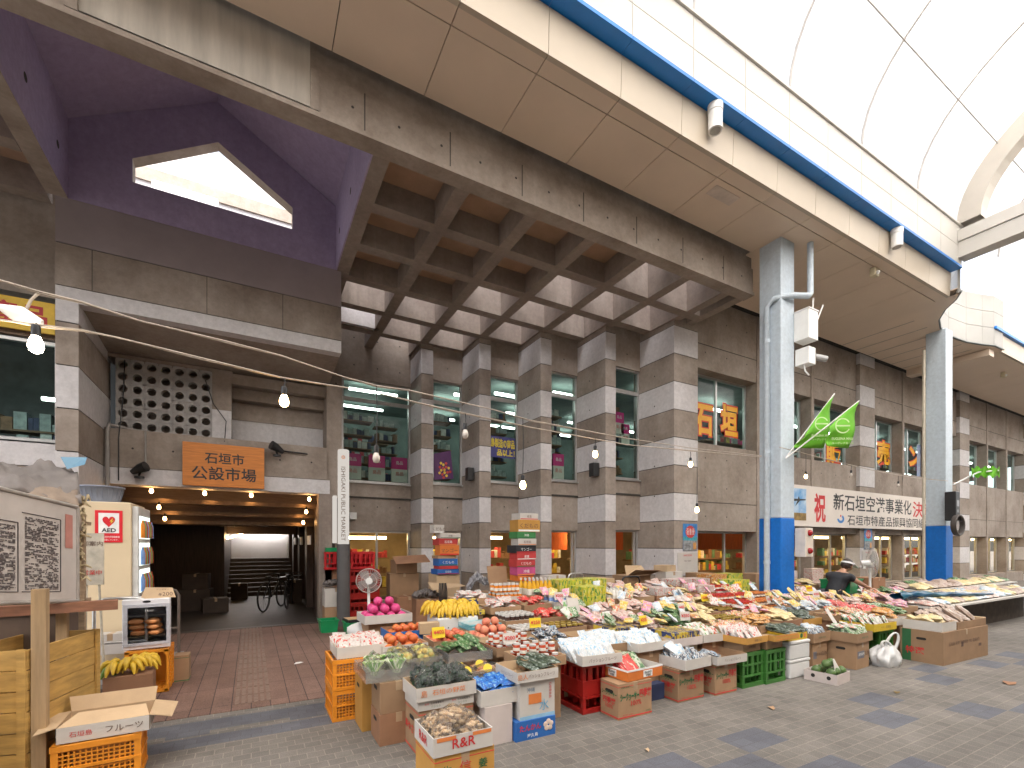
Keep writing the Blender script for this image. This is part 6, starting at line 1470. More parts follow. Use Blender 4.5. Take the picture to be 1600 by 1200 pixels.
# cylinder lamps under the blue strip, sensors on the soffit
for x, lb in ((5.55, "white cylinder lamp hanging from the blue strip, nearer one"), (10.75, "white cylinder lamp hanging from the blue strip, farther one")):
    t = thing("cylinder_lamp", lb, "lamp", (x, 4.28, 7.55)); m_ = MB(); m_.lathe([(.10, 0), (.10, -.09)], 18); m_.build("cap", WPAINT, t); m_ = MB(); m_.lathe([(.094, -.095), (.094, -.34)], 18); m_.build("housing", WPAINT, t); m_ = MB(); m_.lathe([(.07, -.342), (.07, -.345)], 16); m_.build("glass", mat("grey_glass", (.35, .35, .34), .15), t)
for (x, y), lb in (((10.8, 4.67), "small beige sensor on the soffit near the blue strip"), ((20.9, 5.5), "small beige sensor on the far soffit bay")):
    t = thing("sensor", lb, "sensor", (x, y, 6.98)); m_ = MB(); m_.box(-.08, -.05, -.12, .08, .05, .04); m_.build("case", mat("beige_plastic", (.62, .55, .38), .5), t, bevel=.01); m_ = MB(); m_.tube([(-.02, -.05, -.06), (-.02, -.08, -.08)], .035, 10); m_.build("eye", WPAINT, t)
m_ = MB(); m_.box(6.2, 4.75, 7.024, 6.75, 4.95, 7.028); o = m_.build("patch_plate", mat("patch", (.62, .53, .46), .5)); tag(o, "pale repair plate on the cream soffit", "plate")

# strings of bulbs
CABLE = mat("pale_cable", (.42, .36, .30), .6, .2, 20)
def line_pt(px, P0, P1):
    u = (px - 800) / 735.0; k = (.485 + .875 * u) / (.875 - .485 * u)
    s = (k * P0[1] - P0[0]) / ((P1[0] - P0[0]) - k * (P1[1] - P0[1])); return s
def cable_through(pix, P0, P1):
    out = []
    for px, py in pix:
        s = line_pt(px, P0, P1); x = P0[0] + s * (P1[0] - P0[0]); y = P0[1] + s * (P1[1] - P0[1]); d = .485 * x + .875 * y
        out.append(Vector((x, y, EYE - (py - 851.0) / 735.0 * d)))
    return out
P0, P1 = (-1.6, 2.95), (8.2, 5.15)
ca = cable_through([(-60, 420), (0, 438), (62, 456), (128, 472), (220, 502), (360, 535), (440, 556), (540, 590), (590, 603), (640, 610), (770, 640), (830, 657), (980, 685), (1080, 700), (1190, 712)], P0, P1)
cb_ = cable_through([(-60, 492), (0, 500), (62, 508), (128, 516), (180, 527), (300, 556), (440, 590), (580, 612), (700, 640), (830, 668), (980, 695), (1080, 704), (1190, 714)], P0, P1)
for pts, lb in ((ca, "upper pale cable of the bulb string across the porch"), (cb_, "lower pale cable of the bulb string across the porch")):
    m_ = MB(); m_.tube(pts, .005, 6); m_.tube([p + Vector((0, .012, .006 * math.sin(i * 2.1))) for i, p in enumerate(pts)], .004, 5); o = m_.build("cable", CABLE); tag(o, lb, "cable")
cc = [Vector((8.2, 5.0, 3.28)), Vector((9.6, 4.98, 3.20)), Vector((11.5, 5.0, 3.12)), Vector((13.4, 5.02, 3.1)), Vector((15.4, 5.06, 3.16))]
m_ = MB(); m_.tube(cc, .008, 5); o = m_.build("cable", CABLE); tag(o, "thin cable strung from the near column to the second column", "cable")
BG = glassy("bulb_glass", (.95, .93, .9), .2)
BLIT = emat("lit_bulb", (1.0, .62, .26), 16); BHOT = emat("hot_bulb", (1.0, .86, .66), 22); BDIM = mat("unlit_bulb", (.55, .5, .45), .15, .1, 20)
def bulb(top, drop, label, lit, r=.026, cord=True):
    t = thing("light_bulb", label, "bulb", top); m_ = MB()
    if cord: m_.tube([(0, 0, 0), (.006, 0, -drop * .5), (0, 0, -drop)], .004, 5)
    m_.lathe([(.016, -drop), (.019, -drop - .02), (.017, -drop - .055)], 10); m_.build("socket", BLACK, t)
    m_ = MB(); z = -drop - .055; m_.lathe([(r * .55, z), (r * .9, z - r * .9), (r, z - r * 1.6), (r * .8, z - r * 2.3), (r * .3, z - r * 2.65)], 12); m_.build("glass", lit, t)
    return t
def hang(px, py_top, py_bot, label, lit, r=.028, P0=P0, P1=P1):
    a = cable_through([(px, py_top)], P0, P1)[0]; b = cable_through([(px, py_bot)], P0, P1)[0]; bulb(a, max(.01, a.z - b.z - .055 - 2.4 * r), label, lit, r)
hang(56, 505, 543, "glowing bulb nearest the camera, at the left end of the string", BHOT, .03)
hang(444, 590, 634, "lit bulb hanging before the concrete recess over the entrance", BLIT)
hang(588, 603, 722, "unlit bulb on a long cord before the widest window", BDIM)
hang(727, 645, 684, "unlit bulb hanging before the second pier", BDIM)
hang(817, 654, 763, "lit bulb on a long cord before the third pier", BLIT)
hang(930, 684, 714, "lit bulb hanging just left of the fourth pier's window", BLIT)
hang(1005, 690, 800, "lit bulb on a long cord before the large pier", BLIT) if False else hang(1089, 706, 800, "lit bulb on a long cord before the large pier", BLIT)
hang(1079, 706, 729, "lit bulb on a short cord beside the near column", BLIT)
for X_, dz, lit, lb in ((9.0, .34, BLIT, "lit bulb just right of the near column"), (10.6, .12, BDIM, "unlit bulb under the green flags"), (12.6, .12, BDIM, "unlit bulb above the banner's lettering")):
    z = 3.28 - (X_ - 8.2) * .045; bulb(Vector((X_, 4.99, z)), dz, lb, lit)
for i, (x, y, z) in enumerate([(-1.52, 10.2, 2.60), (-.74, 10.2, 2.60), (.0, 10.2, 2.60), (1.02, 10.25, 2.58), (-1.5, 10.82, 2.36), (-1.5, 11.5, 2.18), (1.02, 10.84, 2.36), (1.02, 11.5, 2.16)]):
    lb = ["lit bulb at the left end of the entrance's front row", "lit bulb under the left half of the wooden sign", "lit bulb under the right half of the wooden sign", "lit bulb at the right end of the entrance's front row", "lit bulb left on the entrance's second ceiling step", "lit bulb left on the entrance's third ceiling step", "lit bulb right on the entrance's second ceiling step", "lit bulb right on the entrance's third ceiling step"][i]
    bulb(Vector((x, y, z)), .02, lb, emat("entrance_bulb", (1.0, .52, .18), 13), .03)
m_ = MB()
for i in range(7): m_.ball((-.55 + .12 * i * .4, 14.6 + .55 * i, 1.72 + .03 * i), .03, 0, 8, 5)
o = m_.build("bulb_chain", BLIT); tag(o, "row of small lit bulbs along the dark passage wall", "lights")
# clip lamp at the left end of the string
t = thing("clip_lamp", "white clip lamp hanging from the cable at the photo's left edge", "lamp", pz(40, 492, 2.35)); m_ = MB(); m_.tube([(-.10, 0, .02), (-.02, 0, -.005), (.06, 0, -.03)], [.012, .045, .02], 10); m_.build("shade", WPAINT, t); m_ = MB(); m_.tube([(0, 0, .02), (.02, 0, .08), (.05, 0, .125)], .007, 6); m_.build("cord", CABLE, t)
# wall odds and ends
m_ = MB(); m_.box(0, 0, 0, .16, .08, .16); o = m_.build("junction_box", WPAINT, None, (2.02, 11.5, 2.15)); tag(o, "small white junction box on the concrete under the widest window", "box")
m_ = MB(); m_.tube([(1.72, 11.58, 3.4), (1.76, 11.56, 3.3), (1.76, 11.56, 2.4), (1.8, 11.56, 2.25), (2.02, 11.56, 2.22)], .02, 6); m_.tube([(1.2, 11.0, 3.48), (1.6, 11.4, 3.45), (1.74, 11.56, 3.4)], .02, 6); o = m_.build("conduit", mat("grey_conduit", (.3, .28, .26), .5)); tag(o, "grey conduit bending down the concrete beside the sign post", "pipe")
m_ = MB(); m_.tube([(-1.85, 10.02, 3.5), (-2.02, 9.84, 3.5), (-2.04, 9.84, 3.4), (-2.04, 9.84, 2.5)], .03, 8); m_.tube([(-1.85, 10.02, 3.5), (-1.2, 10.03, 3.44), (-.6, 10.03, 3.46)], .018, 6); m_.tube([(-1.55, 9.87, 3.45), (-1.55, 9.87, 2.85)], .014, 6); o = m_.build("drain_pipe", mat("grey_conduit", (.3, .28, .26), .5)); tag(o, "grey pipe running down the lintel's left end", "pipe")
m_ = MB(); m_.tube([(-1.86, 10.08, 4.66), (-1.88, 10.05, 4.0), (-1.9, 9.86, 3.3), (-1.9, 9.86, 2.6)], .008, 5); m_.tube([(-.72, 10.05, 4.5), (-.6, 10.05, 4.1), (-.4, 10.03, 3.8), (-.42, 9.9, 3.4)], .008, 5); o = m_.build("cable", BLACK); tag(o, "thin black cables hanging over the round-hole block screen", "cable")
t = thing("shop_sign", "yellow shop sign with red characters over the left window", "sign", (-3.35, 8.66, 4.42)); m_ = MB(); m_.box(0, 0, 0, 1.0, .03, .42); m_.build("board", mat("sign_yellow", (.62, .40, .03), .5), t); lettering("特産品", (.5, -.002, .21), X, Z, mat("sign_red", (.4, .02, .02), .5), t, .3, .85, .03)
# ------------------------------------------------------------------ left foreground
BEIGE = mat("beige_cabinet", (.62, .50, .33), .45, .04, 2)
t = thing("vending_machine", "beige drinks vending machine with lit bottle windows and a heart sticker", "vending machine", (-1.88, 6.94, 0))
m_ = MB(); m_.box(0, 0, .06, .66, .78, 2.04); m_.box(.03, .03, 0, .62, .74, .06); m_.build("cabinet", BEIGE, t, bevel=.012)
m_ = MB(); m_.box(.66, .03, .1, .72, .75, 2.0, 0); m_.build("front_door", mat("pale_door", (.60, .60, .58), .4), t, bevel=.01)
m_ = MB()
for z in (.98, 1.30, 1.62): m_.box(.721, .08, z, .725, .70, z + .27)
m_.build("display_window", emat("display_glow", (.80, .92, .82), .55), t)
for z in (.99, 1.31, 1.63):
    for k in range(8): m_ = MB(); m_.lathe([(.026, 0), (.026, .14), (.012, .19), (.012, .21)], 8, (.745, .12 + k * .078, z)); m_.build("drink_sample", (LIQ['orange'], LIQ['blue'], LIQ['red'], mat("tea_green", (.1, .3, .1), .3))[(k * 3 + int(z * 10)) % 4], t)
m_ = MB(); m_.box(.722, .15, .2, .73, .65, .4); m_.build("delivery_flap", BLACK, t)
t = thing("aed_sticker", "red and white heart sticker reading AED on the beige machine's side", "sticker", (-1.545, 6.932, 1.575)); t.scale = (.68, 1, .85); m_ = MB(); m_.box(0, 0, 0, .36, .004, .43, 0); m_.box(.045, -.0015, .125, .315, -.0002, .395, 1); m_.build("sheet", [mat("sticker_red", (.62, .02, .03), .4), INK_W], t)
m_ = MB(); pts = []
for k in range(32):
    a = k * 2 * math.pi / 32; pts.append((.18 + .0052 * 16 * math.sin(a) ** 3, -.003, .285 + .0052 * (13 * math.cos(a) - 5 * math.cos(2 * a) - 2 * math.cos(3 * a) - math.cos(4 * a))))
m_.add(pts, [tuple(range(31, -1, -1))], 0); m_.add([(.19, -.004, .28), (.235, -.004, .33), (.22, -.004, .285), (.255, -.004, .30), (.20, -.004, .25), (.215, -.004, .282)], [(0, 1, 2), (2, 3, 4), (2, 4, 5)], 1); m_.build("heart_mark", [mat("sticker_red", (.62, .02, .03), .4), mat("bolt_yellow", (.7, .55, .05), .5)], t)
lettering("AED", (.18, -.002, .165), X, Z, INK_K, t, .055, .19, .03); lettering("自動体外式除細動器", (.20, -.0015, .075), X, Z, INK_W, t, .026); lettering("設置しています。", (.21, -.0015, .035), X, Z, INK_W, t, .024)
t = thing("basket", "blue-grey plastic basket on top of the vending machine", "basket", (-1.56, 7.25, 2.045)); m_ = MB(); n = 24
m_.lathe([(.17, 0), (.21, .17), (.225, .175), (.225, .19), (.205, .19), (.165, .01)], n)
for k in range(n): a = k * .2618; m_.tube([(.176 * math.cos(a), .176 * math.sin(a), .02), (.212 * math.cos(a), .212 * math.sin(a), .16)], .003, 4)
m_.build("body", mat("basket_blue", (.22, .25, .32), .5, .1, 9), t)
t = thing("stake_sign", "small weathered white notice on two stakes before the vending machine", "sign", (-1.43, 5.95, 0)); m_ = MB(); m_.box(0, 0, 1.16, .17, .02, 1.66); m_.build("board", mat("worn_white", (.48, .44, .36), .7, .25, 8), t)
m_ = MB(); m_.tube([(.02, .02, .25), (.04, .02, 1.2)], .01, 6); m_.tube([(.17, .02, .3), (.13, .02, 1.2)], .01, 6); m_.build("stake", mat("worn_white", (.48, .44, .36)), t)
m_ = MB(); put_text(m_, "営業中", (.085, -.001, 1.28), (1, 0, 0), Z, .05, .14); m_.build("lettering", INK_R, t); lettering("御案内", (.085, -.001, 1.56), X, Z, INK_N, t, .05)

# harvest crate lying on its side, warmer cabinet, price card
t = crate(0, 0, 0, .36, .30, .40, "orange harvest crate lying open side forward under the white food warmer", P_ORG); t.rotation_euler = (R(90), 0, 0); t.location = (-.98, 6.34, .0); 
t.location = (-1.12, 6.46, .02); t.rotation_euler = (R(90), 0, 0); t.scale = (1.0, 1.45, 1.0)
t = thing("food_warmer", "white food warmer with glass door and stacked orange buns, on the orange crate", "food warmer", (-1.15, 6.10, .465), R(6))
W_, D_, H_ = .40, .36, .52; m_ = MB()
m_.box(0, 0, 0, W_, D_, .05); m_.box(0, 0, H_ - .06, W_, D_, H_); m_.box(0, .02, .05, .02, D_, H_ - .06); m_.box(W_ - .02, .02, .05, W_, D_, H_ - .06); m_.box(.02, D_ - .02, .05, W_ - .02, D_, H_ - .06); m_.build("cabinet", mat("warmer_white", (.72, .72, .74), .35, .03, 3), t, bevel=.012)
m_ = MB(); m_.box(.01, -.012, .04, .045, .012, H_ - .055); m_.box(W_ - .035, -.012, .04, W_ - .005, .012, H_ - .055); m_.box(.045, -.012, .04, W_ - .035, .012, .07); m_.box(.045, -.012, H_ - .085, W_ - .035, .012, H_ - .055); o = m_.build("door", mat("warmer_grey", (.45, .46, .5), .4), t); m_ = MB(); m_.quad((.045, 0, .07), (W_ - .035, 0, .07), (W_ - .035, 0, H_ - .085), (.045, 0, H_ - .085)); m_.build("pane", glassy("warmer_glass", (.8, .84, .9), .18), o); m_ = MB(); m_.box(.012, -.04, .16, .04, -.012, .30); m_.build("handle", mat("warmer_grey", (.45, .46, .5)), o)
m_ = MB()
for z in (.125, .34): 
    m_.box(.03, .03, z, W_ - .03, D_ - .03, z + .006)
m_.build("shelf", STEEL, t)
m_ = MB(); m_.add([(W_ / 2 + .035 * math.cos(a * .52), -.001, H_ - .028 + .013 * math.sin(a * .52)) for a in range(12)], [tuple(range(12))]); m_.build("badge", BLACK, t); lettering("Haier", (W_ * .56, -.006, H_ - .12), X, Z, INK_W, t, .022)
t0 = None
for q in range(3):
    for i in range(2):
        for j in range(2):
            m_ = MB(); m_.ball((0, 0, 0), (.07, .055, .032), 0, 12, 6, .1, q * 9 + i * 3 + j); o = m_.build("bun", mat("orange_bun", (.58, .24, .08), .6, .2, 12), None, (-1.15 + .12 + .14 * i - .01 * q, 6.17 + .10 * j, .465 + .165 + .058 * q)); tag(o, "orange bun stacked inside the white food warmer", "bun", "buns in the food warmer")
t = thing("price_card", "cardboard price card with a handwritten price on the food warmer", "sign", (-1.01, 6.16, .985), R(6)); m_ = MB(); m_.prism([(0, 0, 0), (.30, 0, 0), (.27, .05, .10), (.04, .05, .115)], (0, .008, 0)); m_.build("card", CARD_L, t)
m_ = MB(); put_text(m_, "¥200", (.21, .018, .038), X, (0, .45, .9), .045); put_text(m_, "サーターアンダギー", (.14, .04, .085), X, (0, .45, .9), None, .2); m_.build("lettering", INK_N, t)
# banana carton
t = carton(-1.17, 5.48, 0, .36, .34, .34, "brown carton topped with ripening bananas before the orange crate", R(4), CARD_R, holes=False, tape=False)
BAN = mat("banana_skin", (.62, .40, .03), .5, .12, 9); BANG = mat("green_banana", (.14, .24, .03), .5, .15, 9); BTIP = mat("banana_stem", (.12, .08, .02), .7)
def banana_hand(loc, label, n=9, rz=0, green=False, s=1.0, group=None):
    t = thing("banana_bunch", label, "bananas", loc, rz, group); rr = random.Random(int(abs(loc[0]) * 1000) + n); m_ = MB()
    for i in range(n):
        a = (i / max(1, n - 1) - .5) * 2.4; L = .072 * s; k = i % 3
        pts = []
        for q in range(6):
            f = q / 5; r = .015 + L * 1.7 * f; z = .05 * s + .05 * s * math.sin(f * 2.6) - .085 * s * f * f + k * .022; pts.append((r * math.sin(a), -r * math.cos(a) * .8, z))
        m_.tube(pts, [.010 * s, .020 * s, .026 * s, .026 * s, .021 * s, .007 * s], 7, 1 if green and i % 3 == 0 else 0)
    m_.ball((0, .0, .07 * s), .022 * s, 2, 8, 5); m_.build("fruit", [BAN, BANG, BTIP], t); return t
for i, (dx, dy, dz, a) in enumerate(((.10, .20, .345, -.6), (.20, .26, .36, .3), (.27, .22, .35, .9), (.18, .12, .36, .1), (.07, .10, .34, -1.2))):
    banana_hand((-1.17 + dx, 5.48 + dy, dz), ["hand of half green bananas at the back left of the brown carton", "hand of yellow bananas in the middle of the brown carton", "hand of yellow bananas at the right of the brown carton", "front hand of yellow bananas on the brown carton", "greenest banana hand at the carton's left corner"][i], 6, a, i in (0, 4), 1.0)
t = carton(-.76, 6.44, 0, .14, .2, .30, "small brown and green printed carton behind the orange crate", 0, CARD, stripe=INK_G, tape=False)
# hand trucks
def hand_truck(loc, label, m, rz=0, w=.42, h=.95):
    t = thing("hand_truck", label, "hand truck", loc, rz); m_ = MB()
    m_.tube([(0, 0, .12), (0, 0, h - .08), (.03, 0, h - .02), (.09, 0, h), (w - .09, 0, h), (w - .03, 0, h - .02), (w, 0, h - .08), (w, 0, .12)], .016, 8); m_.tube([(0, 0, .55), (w, 0, .55)], .012, 6); m_.build("handle", m, t)
    m_ = MB(); m_.box(-.04, -.02, .10, w + .04, .68, .14); m_.build("deck", mat("deck_grey", (.2, .2, .2), .5), t)
    for x in (0, w):
        for y in (.06, .58): m_ = MB(); m_.tube([(x - .015, y, .05), (x + .015, y, .05)], .05, 12); m_.build("wheel", BLACK, t)
    return t
hand_truck((-1.38, 6.16, 0), "chrome handled trolley behind the banana carton", STEEL, 0, .42, 1.0)
hand_truck((-1.12, 6.86, 0), "dark handled trolley behind the food warmer", mat("dark_tube", (.10, .075, .06), .4), R(5), .36, 1.02)
m_ = MB(); m_.box(0, 0, 0, .14, .05, .045); o = m_.build("wheel_chock", mat("chock_yellow", (.62, .45, .02), .5), None, (-.80, 6.80, .142)); tag(o, "yellow block beside the food warmer", "block")
t = carton(-1.52, 6.62, .35, .34, .2, .22, "white and blue cartons standing on the chrome trolley", 0, CARD_W); m_ = MB(); m_.box(-.002, -.003, 0, .06, -.001, .22); m_.build("printed_band", INK_B, t)
# open carton on the near orange crate
crate(-1.08, 3.90, -.0, .44, .33, .30, "near orange harvest crate carrying the open carton", P_ORG, R(3))
t = thing("open_carton", "shallow open carton with spread flaps, full of fried dough balls, on the near crate", "box", (-1.06, 3.93, .305), R(3)); w, d, h = .46, .36, .10
m_ = MB()
def sheet(pts, m=0):
    m_.add(pts, [(0, 1, 2, 3)], m); nrm = (Vector(pts[1]) - Vector(pts[0])).cross(Vector(pts[3]) - Vector(pts[0])).normalized() * .004
    m_.add([Vector(p) - nrm for p in pts], [(3, 2, 1, 0)], 1)
sheet([(w, 0, 0), (0, 0, 0), (0, 0, h), (w, 0, h)], 0); sheet([(0, 0, 0), (0, d, 0), (0, d, h), (0, 0, h)], 0); sheet([(0, d, 0), (w, d, 0), (w, d, h), (0, d, h)], 0); sheet([(w, d, 0), (w, 0, 0), (w, 0, h), (w, d, h)], 0); sheet([(0, 0, .004), (w, 0, .004), (w, d, .004), (0, d, .004)], 0)
m_.build("body", [CARD_L, CARD_W], t)
for nm, pts in (("flap", [(0, 0, h), (w, 0, h), (w - .03, .13, h + .045), (.08, .12, h + .05)]), ("flap", [(0, 0, h), (-.10, -.03, h - .02), (-.10, d - .02, h + .0), (0, d, h)]), ("flap", [(0, d, h), (w, d, h), (w + .01, d + .05, h + .09), (-.02, d + .05, h + .09)]), ("flap", [(w, 0, h), (w, d, h), (w + .14, d - .03, h - .03), (w + .12, .05, h - .05)])):
    m_ = MB(); sheet(pts, 0); m_.build(nm, [CARD_L, CARD_L], t)
lettering("フルーツ", (w * .72, -.005, .05), X, Z, INK_N, t, .04); lettering("石垣島", (w * .25, -.005, .05), X, Z, INK_R, t, .035); lettering("島", (w + .005, d * .5, .05), (0, 1, 0), Z, INK_G, t, .05)
fill_heap(-1.02, 4.08, .31, .36, .18, "dough_ball", mat("fried_dough", (.52, .24, .05), .7, .3, 20), .032, "fried dough ball in the open carton on the near crate", "fried dough balls", 2, "food", .85)
m_ = MB(); m_.box(-.98, 3.98, .02, -.72, 4.14, .27); o = m_.build("brown_sack", mat("sack_brown", (.38, .16, .045), .8, .2, 8), None); tag(o, "brown packed sack inside the near orange crate", "sack")

# map board on posts, timber crates, rolled sheets behind
PB = mat("board_face", (.52, .475, .44), .6, .1, 3); PK_ = mat("pale_post", (.42, .29, .16), .7, .2, 4, stretch=(6, 6, .5))
t = thing("map_board", "weathered white notice board with faded map blocks on a timber post", "notice board", (0, 0, 0))
a0, a1 = Vector((-1.46, 3.62, 0)), Vector((-1.14, 4.66, 0)); dr = (a1 - a0).normalized(); L = (a1 - a0).length; nr = Vector((dr.y, -dr.x, 0))
TL, TR, BL, BR = 1.93, 1.83, 1.23, 1.13
def bp(u, v, off=0.0):
    p = a0.lerp(a1, u); zt = TL + (TR - TL) * u; zb = BL + (BR - BL) * u; return Vector((p.x, p.y, zb + (zt - zb) * v)) + nr * off
m_ = MB(); m_.add([bp(-.4, 0), bp(1, 0), bp(1, 1), bp(-.4, 1), bp(-.4, 0, -.03), bp(1, 0, -.03), bp(1, 1, -.03), bp(-.4, 1, -.03)], [(0, 1, 2, 3), (7, 6, 5, 4), (0, 4, 5, 1), (1, 5, 6, 2), (2, 6, 7, 3), (3, 7, 4, 0)]); m_.build("board", PB, t)
m_ = MB()
for p, q in (((-.4, 0), (1, 0)), ((1, 0), (1, 1)), ((1, 1), (-.4, 1))): m_.tube([bp(*p), bp(*q)], .014, 6)
m_.build("frame", mat("frame_grey", (.34, .31, .28), .5), t)
m_ = MB(); rr = random.Random(8)
for (u0, u1, v0, v1) in ((-.05, .12, .12, .85), (.22, .48, .12, .70), (.55, .82, .12, .80)):
    for k in range(46):
        v = v0 + (v1 - v0) * k / 46; u = u0
        while u < u1:
            w_ = rr.uniform(.006, .05); 
            if rr.random() < .68: m_.add([bp(u, v, .004), bp(min(u1, u + w_), v, .004), bp(min(u1, u + w_), v + .0105, .004), bp(u, v + .0105, .004)], [(0, 1, 2, 3)], 0)
            u += w_ + rr.uniform(.003, .012)
    for (p, q) in (((u0 - .02, v0 - .02), (u1 + .02, v0 - .02)), ((u0 - .02, v1 + .03), (u1 + .02, v1 + .03)), ((u1 + .02, v0 - .02), (u1 + .02, v1 + .03))): m_.tube([bp(p[0], p[1], .003), bp(q[0], q[1], .003)], .003, 4, 0)
m_.add([bp(.88, .55, .004), bp(.95, .55, .004), bp(.95, .9, .004), bp(.88, .9, .004)], [(0, 1, 2, 3)], 1)
m_.build("map_print", [mat("faded_ink", (.10, .085, .085), .7, .3, 30), mat("faded_red", (.5, .22, .18), .7)], t)
m_ = MB(); p = at(63, 1235, 0); m_.box(p[0] - .035, p[1] - .03, 0, p[0] + .035, p[1] + .03, 1.27); m_.build("post", PK_, t)
m_ = MB(); q = bp(.95, 0, -.06); m_.box(q.x - .03, q.y - .03, 0, q.x + .03, q.y + .03, 1.14); m_.build("post", PK_, t)
YW = mat("yellow_timber", (.50, .30, .085), .75, .25, 3, stretch=(1.5, 1.5, 8)); RW = mat("reddish_timber", (.26, .12, .07), .75, .25, 3, stretch=(2, 2, 9)); GWD = mat("grey_timber", (.36, .26, .17), .8, .25, 4, stretch=(2, 2, 9))
def timber_crate(x, y, z, w, d, h, label, m, rz=0, n=4, slots=False):
    t = thing("timber_crate", label, "crate", (x, y, z), rz); b = MB(); g_ = .008
    for k in range(n):
        z0, z1 = k * h / n + g_ / 2, (k + 1) * h / n - g_ / 2; j = .004 * (k % 2)
        b.box(0, -j, z0, w, .014 - j, z1); b.box(0, d - .014, z0, w, d, z1); b.box(-j, .014, z0, .014 - j, d - .014, z1); b.box(w - .014 + j, .014, z0, w + j, d - .014, z1)
    b.build("boards", m, t); b = MB()
    for cx in (.0, w - .045): b.box(cx, -.016, 0, cx + .045, -.005, h + .004); b.box(cx, d + .001, 0, cx + .045, d + .012, h)
    for cy in (0.02, d - .06): b.box(w + .006, cy, 0, w + .018, cy + .045, h)
    b.build("battens", m, t)
    b = MB(); b.box(.02, .02, .01, w - .02, d - .02, h * .3); b.build("packing", GWD, t)
    if slots:
        b = MB()
        for r_ in range(5):
            for c_ in range(4): b.box(w * .25 + c_ * .05, -.018, .05 + r_ * h / 6, w * .25 + c_ * .05 + .03, -.006, .065 + r_ * h / 6)
        b.build("slot", DARK, t)
    return t
timber_crate(-2.3, 3.55, 0, .80, .5, .50, "lower grey timber crate with slotted front at the photo's left edge", GWD, R(-8), 5, True)
timber_crate(-2.3, 3.57, .505, .78, .5, .38, "upper reddish timber crate with slotted front at the photo's left edge", RW, R(-8), 3, True)
timber_crate(-1.62, 4.1, 0, .42, .75, .90, "tall yellow plank crate behind the timber post", YW, R(-14), 7)
m_ = MB(); m_.box(0, 0, 0, .75, .10, .07); o = m_.build("plank", RW, None, (-1.62, 4.42, 1.06), R(10)); tag(o, "reddish plank shelf under the map board", "plank")
m_ = MB(); m_.box(0, 0, 0, .5, .42, .62); m_.box(-.03, -.02, .62, .53, .44, .65); o = m_.build("storage_cabinet", mat("dark_cabinet", (.11, .075, .055), .6, .2, 5), None, (-1.75, 4.72, .42)); tag(o, "dark brown cabinet in the gap under the map board", "cabinet")
# sheets and rope heaped on the cabinet behind the board
def lumpy_roll(pts, r, seed, mt, label, name, cat, n=20, seg=70, sq=.55, amp=.75):
    pts = [Vector(p) for p in pts]; vs = []; fs = []; k = len(pts) - 1
    for i in range(seg + 1):
        f = i / seg * k; q = min(k - 1, int(f)); c = pts[q].lerp(pts[q + 1], f - q); d_ = (pts[q + 1] - pts[q]).normalized(); s = d_.cross(Z).normalized(); e = min(1, .35 + 4 * min(i, seg - i) / seg)
        for j in range(n):
            a = 2 * math.pi * j / n; w = 1 + amp * noise.noise(Vector((i * .25 + seed * 9, math.cos(a) * 1.6, math.sin(a) * 1.6))) + .25 * amp * noise.noise(Vector((i * .9, math.cos(a) * 4, math.sin(a) * 4 + seed))); vs.append(c + s * (r * w * e * math.cos(a)) + Z * (r * sq * w * e * math.sin(a)))
    for i in range(seg):
        for j in range(n): fs.append((i * n + j, i * n + (j + 1) % n, (i + 1) * n + (j + 1) % n, (i + 1) * n + j))
    m_ = MB(); m_.add(vs, fs, 0, True); m_.add(vs[:n], [tuple(range(n))]); m_.add(vs[-n:], [tuple(range(n - 1, -1, -1))]); o = m_.build(name, mt); tag(o, label, cat); return o
TARP = mat("grey_sheet", (.165, .148, .14), .7, .25, 4, bump=.5, bscale=14); TARPB = mat("brown_sheet", (.22, .17, .13), .7, .3, 5, bump=.5, bscale=14)
def drape(p0, p1, width, z0, z1, seed, mt, label, drop=.16):
    p0, p1 = Vector((*p0, 0)), Vector((*p1, 0)); dr_ = (p1 - p0).normalized(); sd2 = Vector((dr_.y, -dr_.x, 0)); L_ = (p1 - p0).length; nu, nv = 70, 26; vs = []; fs = []
    for i in range(nu + 1):
        for j in range(nv + 1):
            u, v = i / nu, j / nv * 2 - 1; q = p0 + dr_ * (L_ * u) + sd2 * (v * width / 2)
            f = noise.noise(Vector((u * 5 + seed, v * 1.4, seed))) * .07 + abs(noise.noise(Vector((u * 11 + v * 4, v * 3 - u * 3, seed * 2)))) * .11 + noise.noise(Vector((u * 26, v * 9, seed))) * .03
            z = z0 + (z1 - z0) * u + .10 * (1 - v * v) + f - drop * max(0, v - .45) * 1.6 * (1 + .5 * noise.noise(Vector((u * 7, seed, 1))))
            vs.append((q.x, q.y + .03 * noise.noise(Vector((u * 9, v * 3, seed + 4))), z))
    for i in range(nu):
        for j in range(nv): a = i * (nv + 1) + j; fs.append((a, a + 1, a + nv + 2, a + nv + 1))
    m_ = MB(); m_.add(vs, fs, 0, True); o = m_.build("folded_sheet", mt); md = o.modifiers.new("s", 'SOLIDIFY'); md.thickness = .012; tag(o, label, "sheet")
drape((-2.75, 4.55), (-1.30, 5.22), .52, 1.96, 2.04, 1, TARP, "crumpled grey sheet draped along the top behind the map board")
drape((-2.75, 4.45), (-1.28, 5.12), .56, 1.80, 1.88, 4, TARPB, "brown crumpled sheet under the grey one behind the map board", .22)
m_ = MB(); rr = random.Random(4)
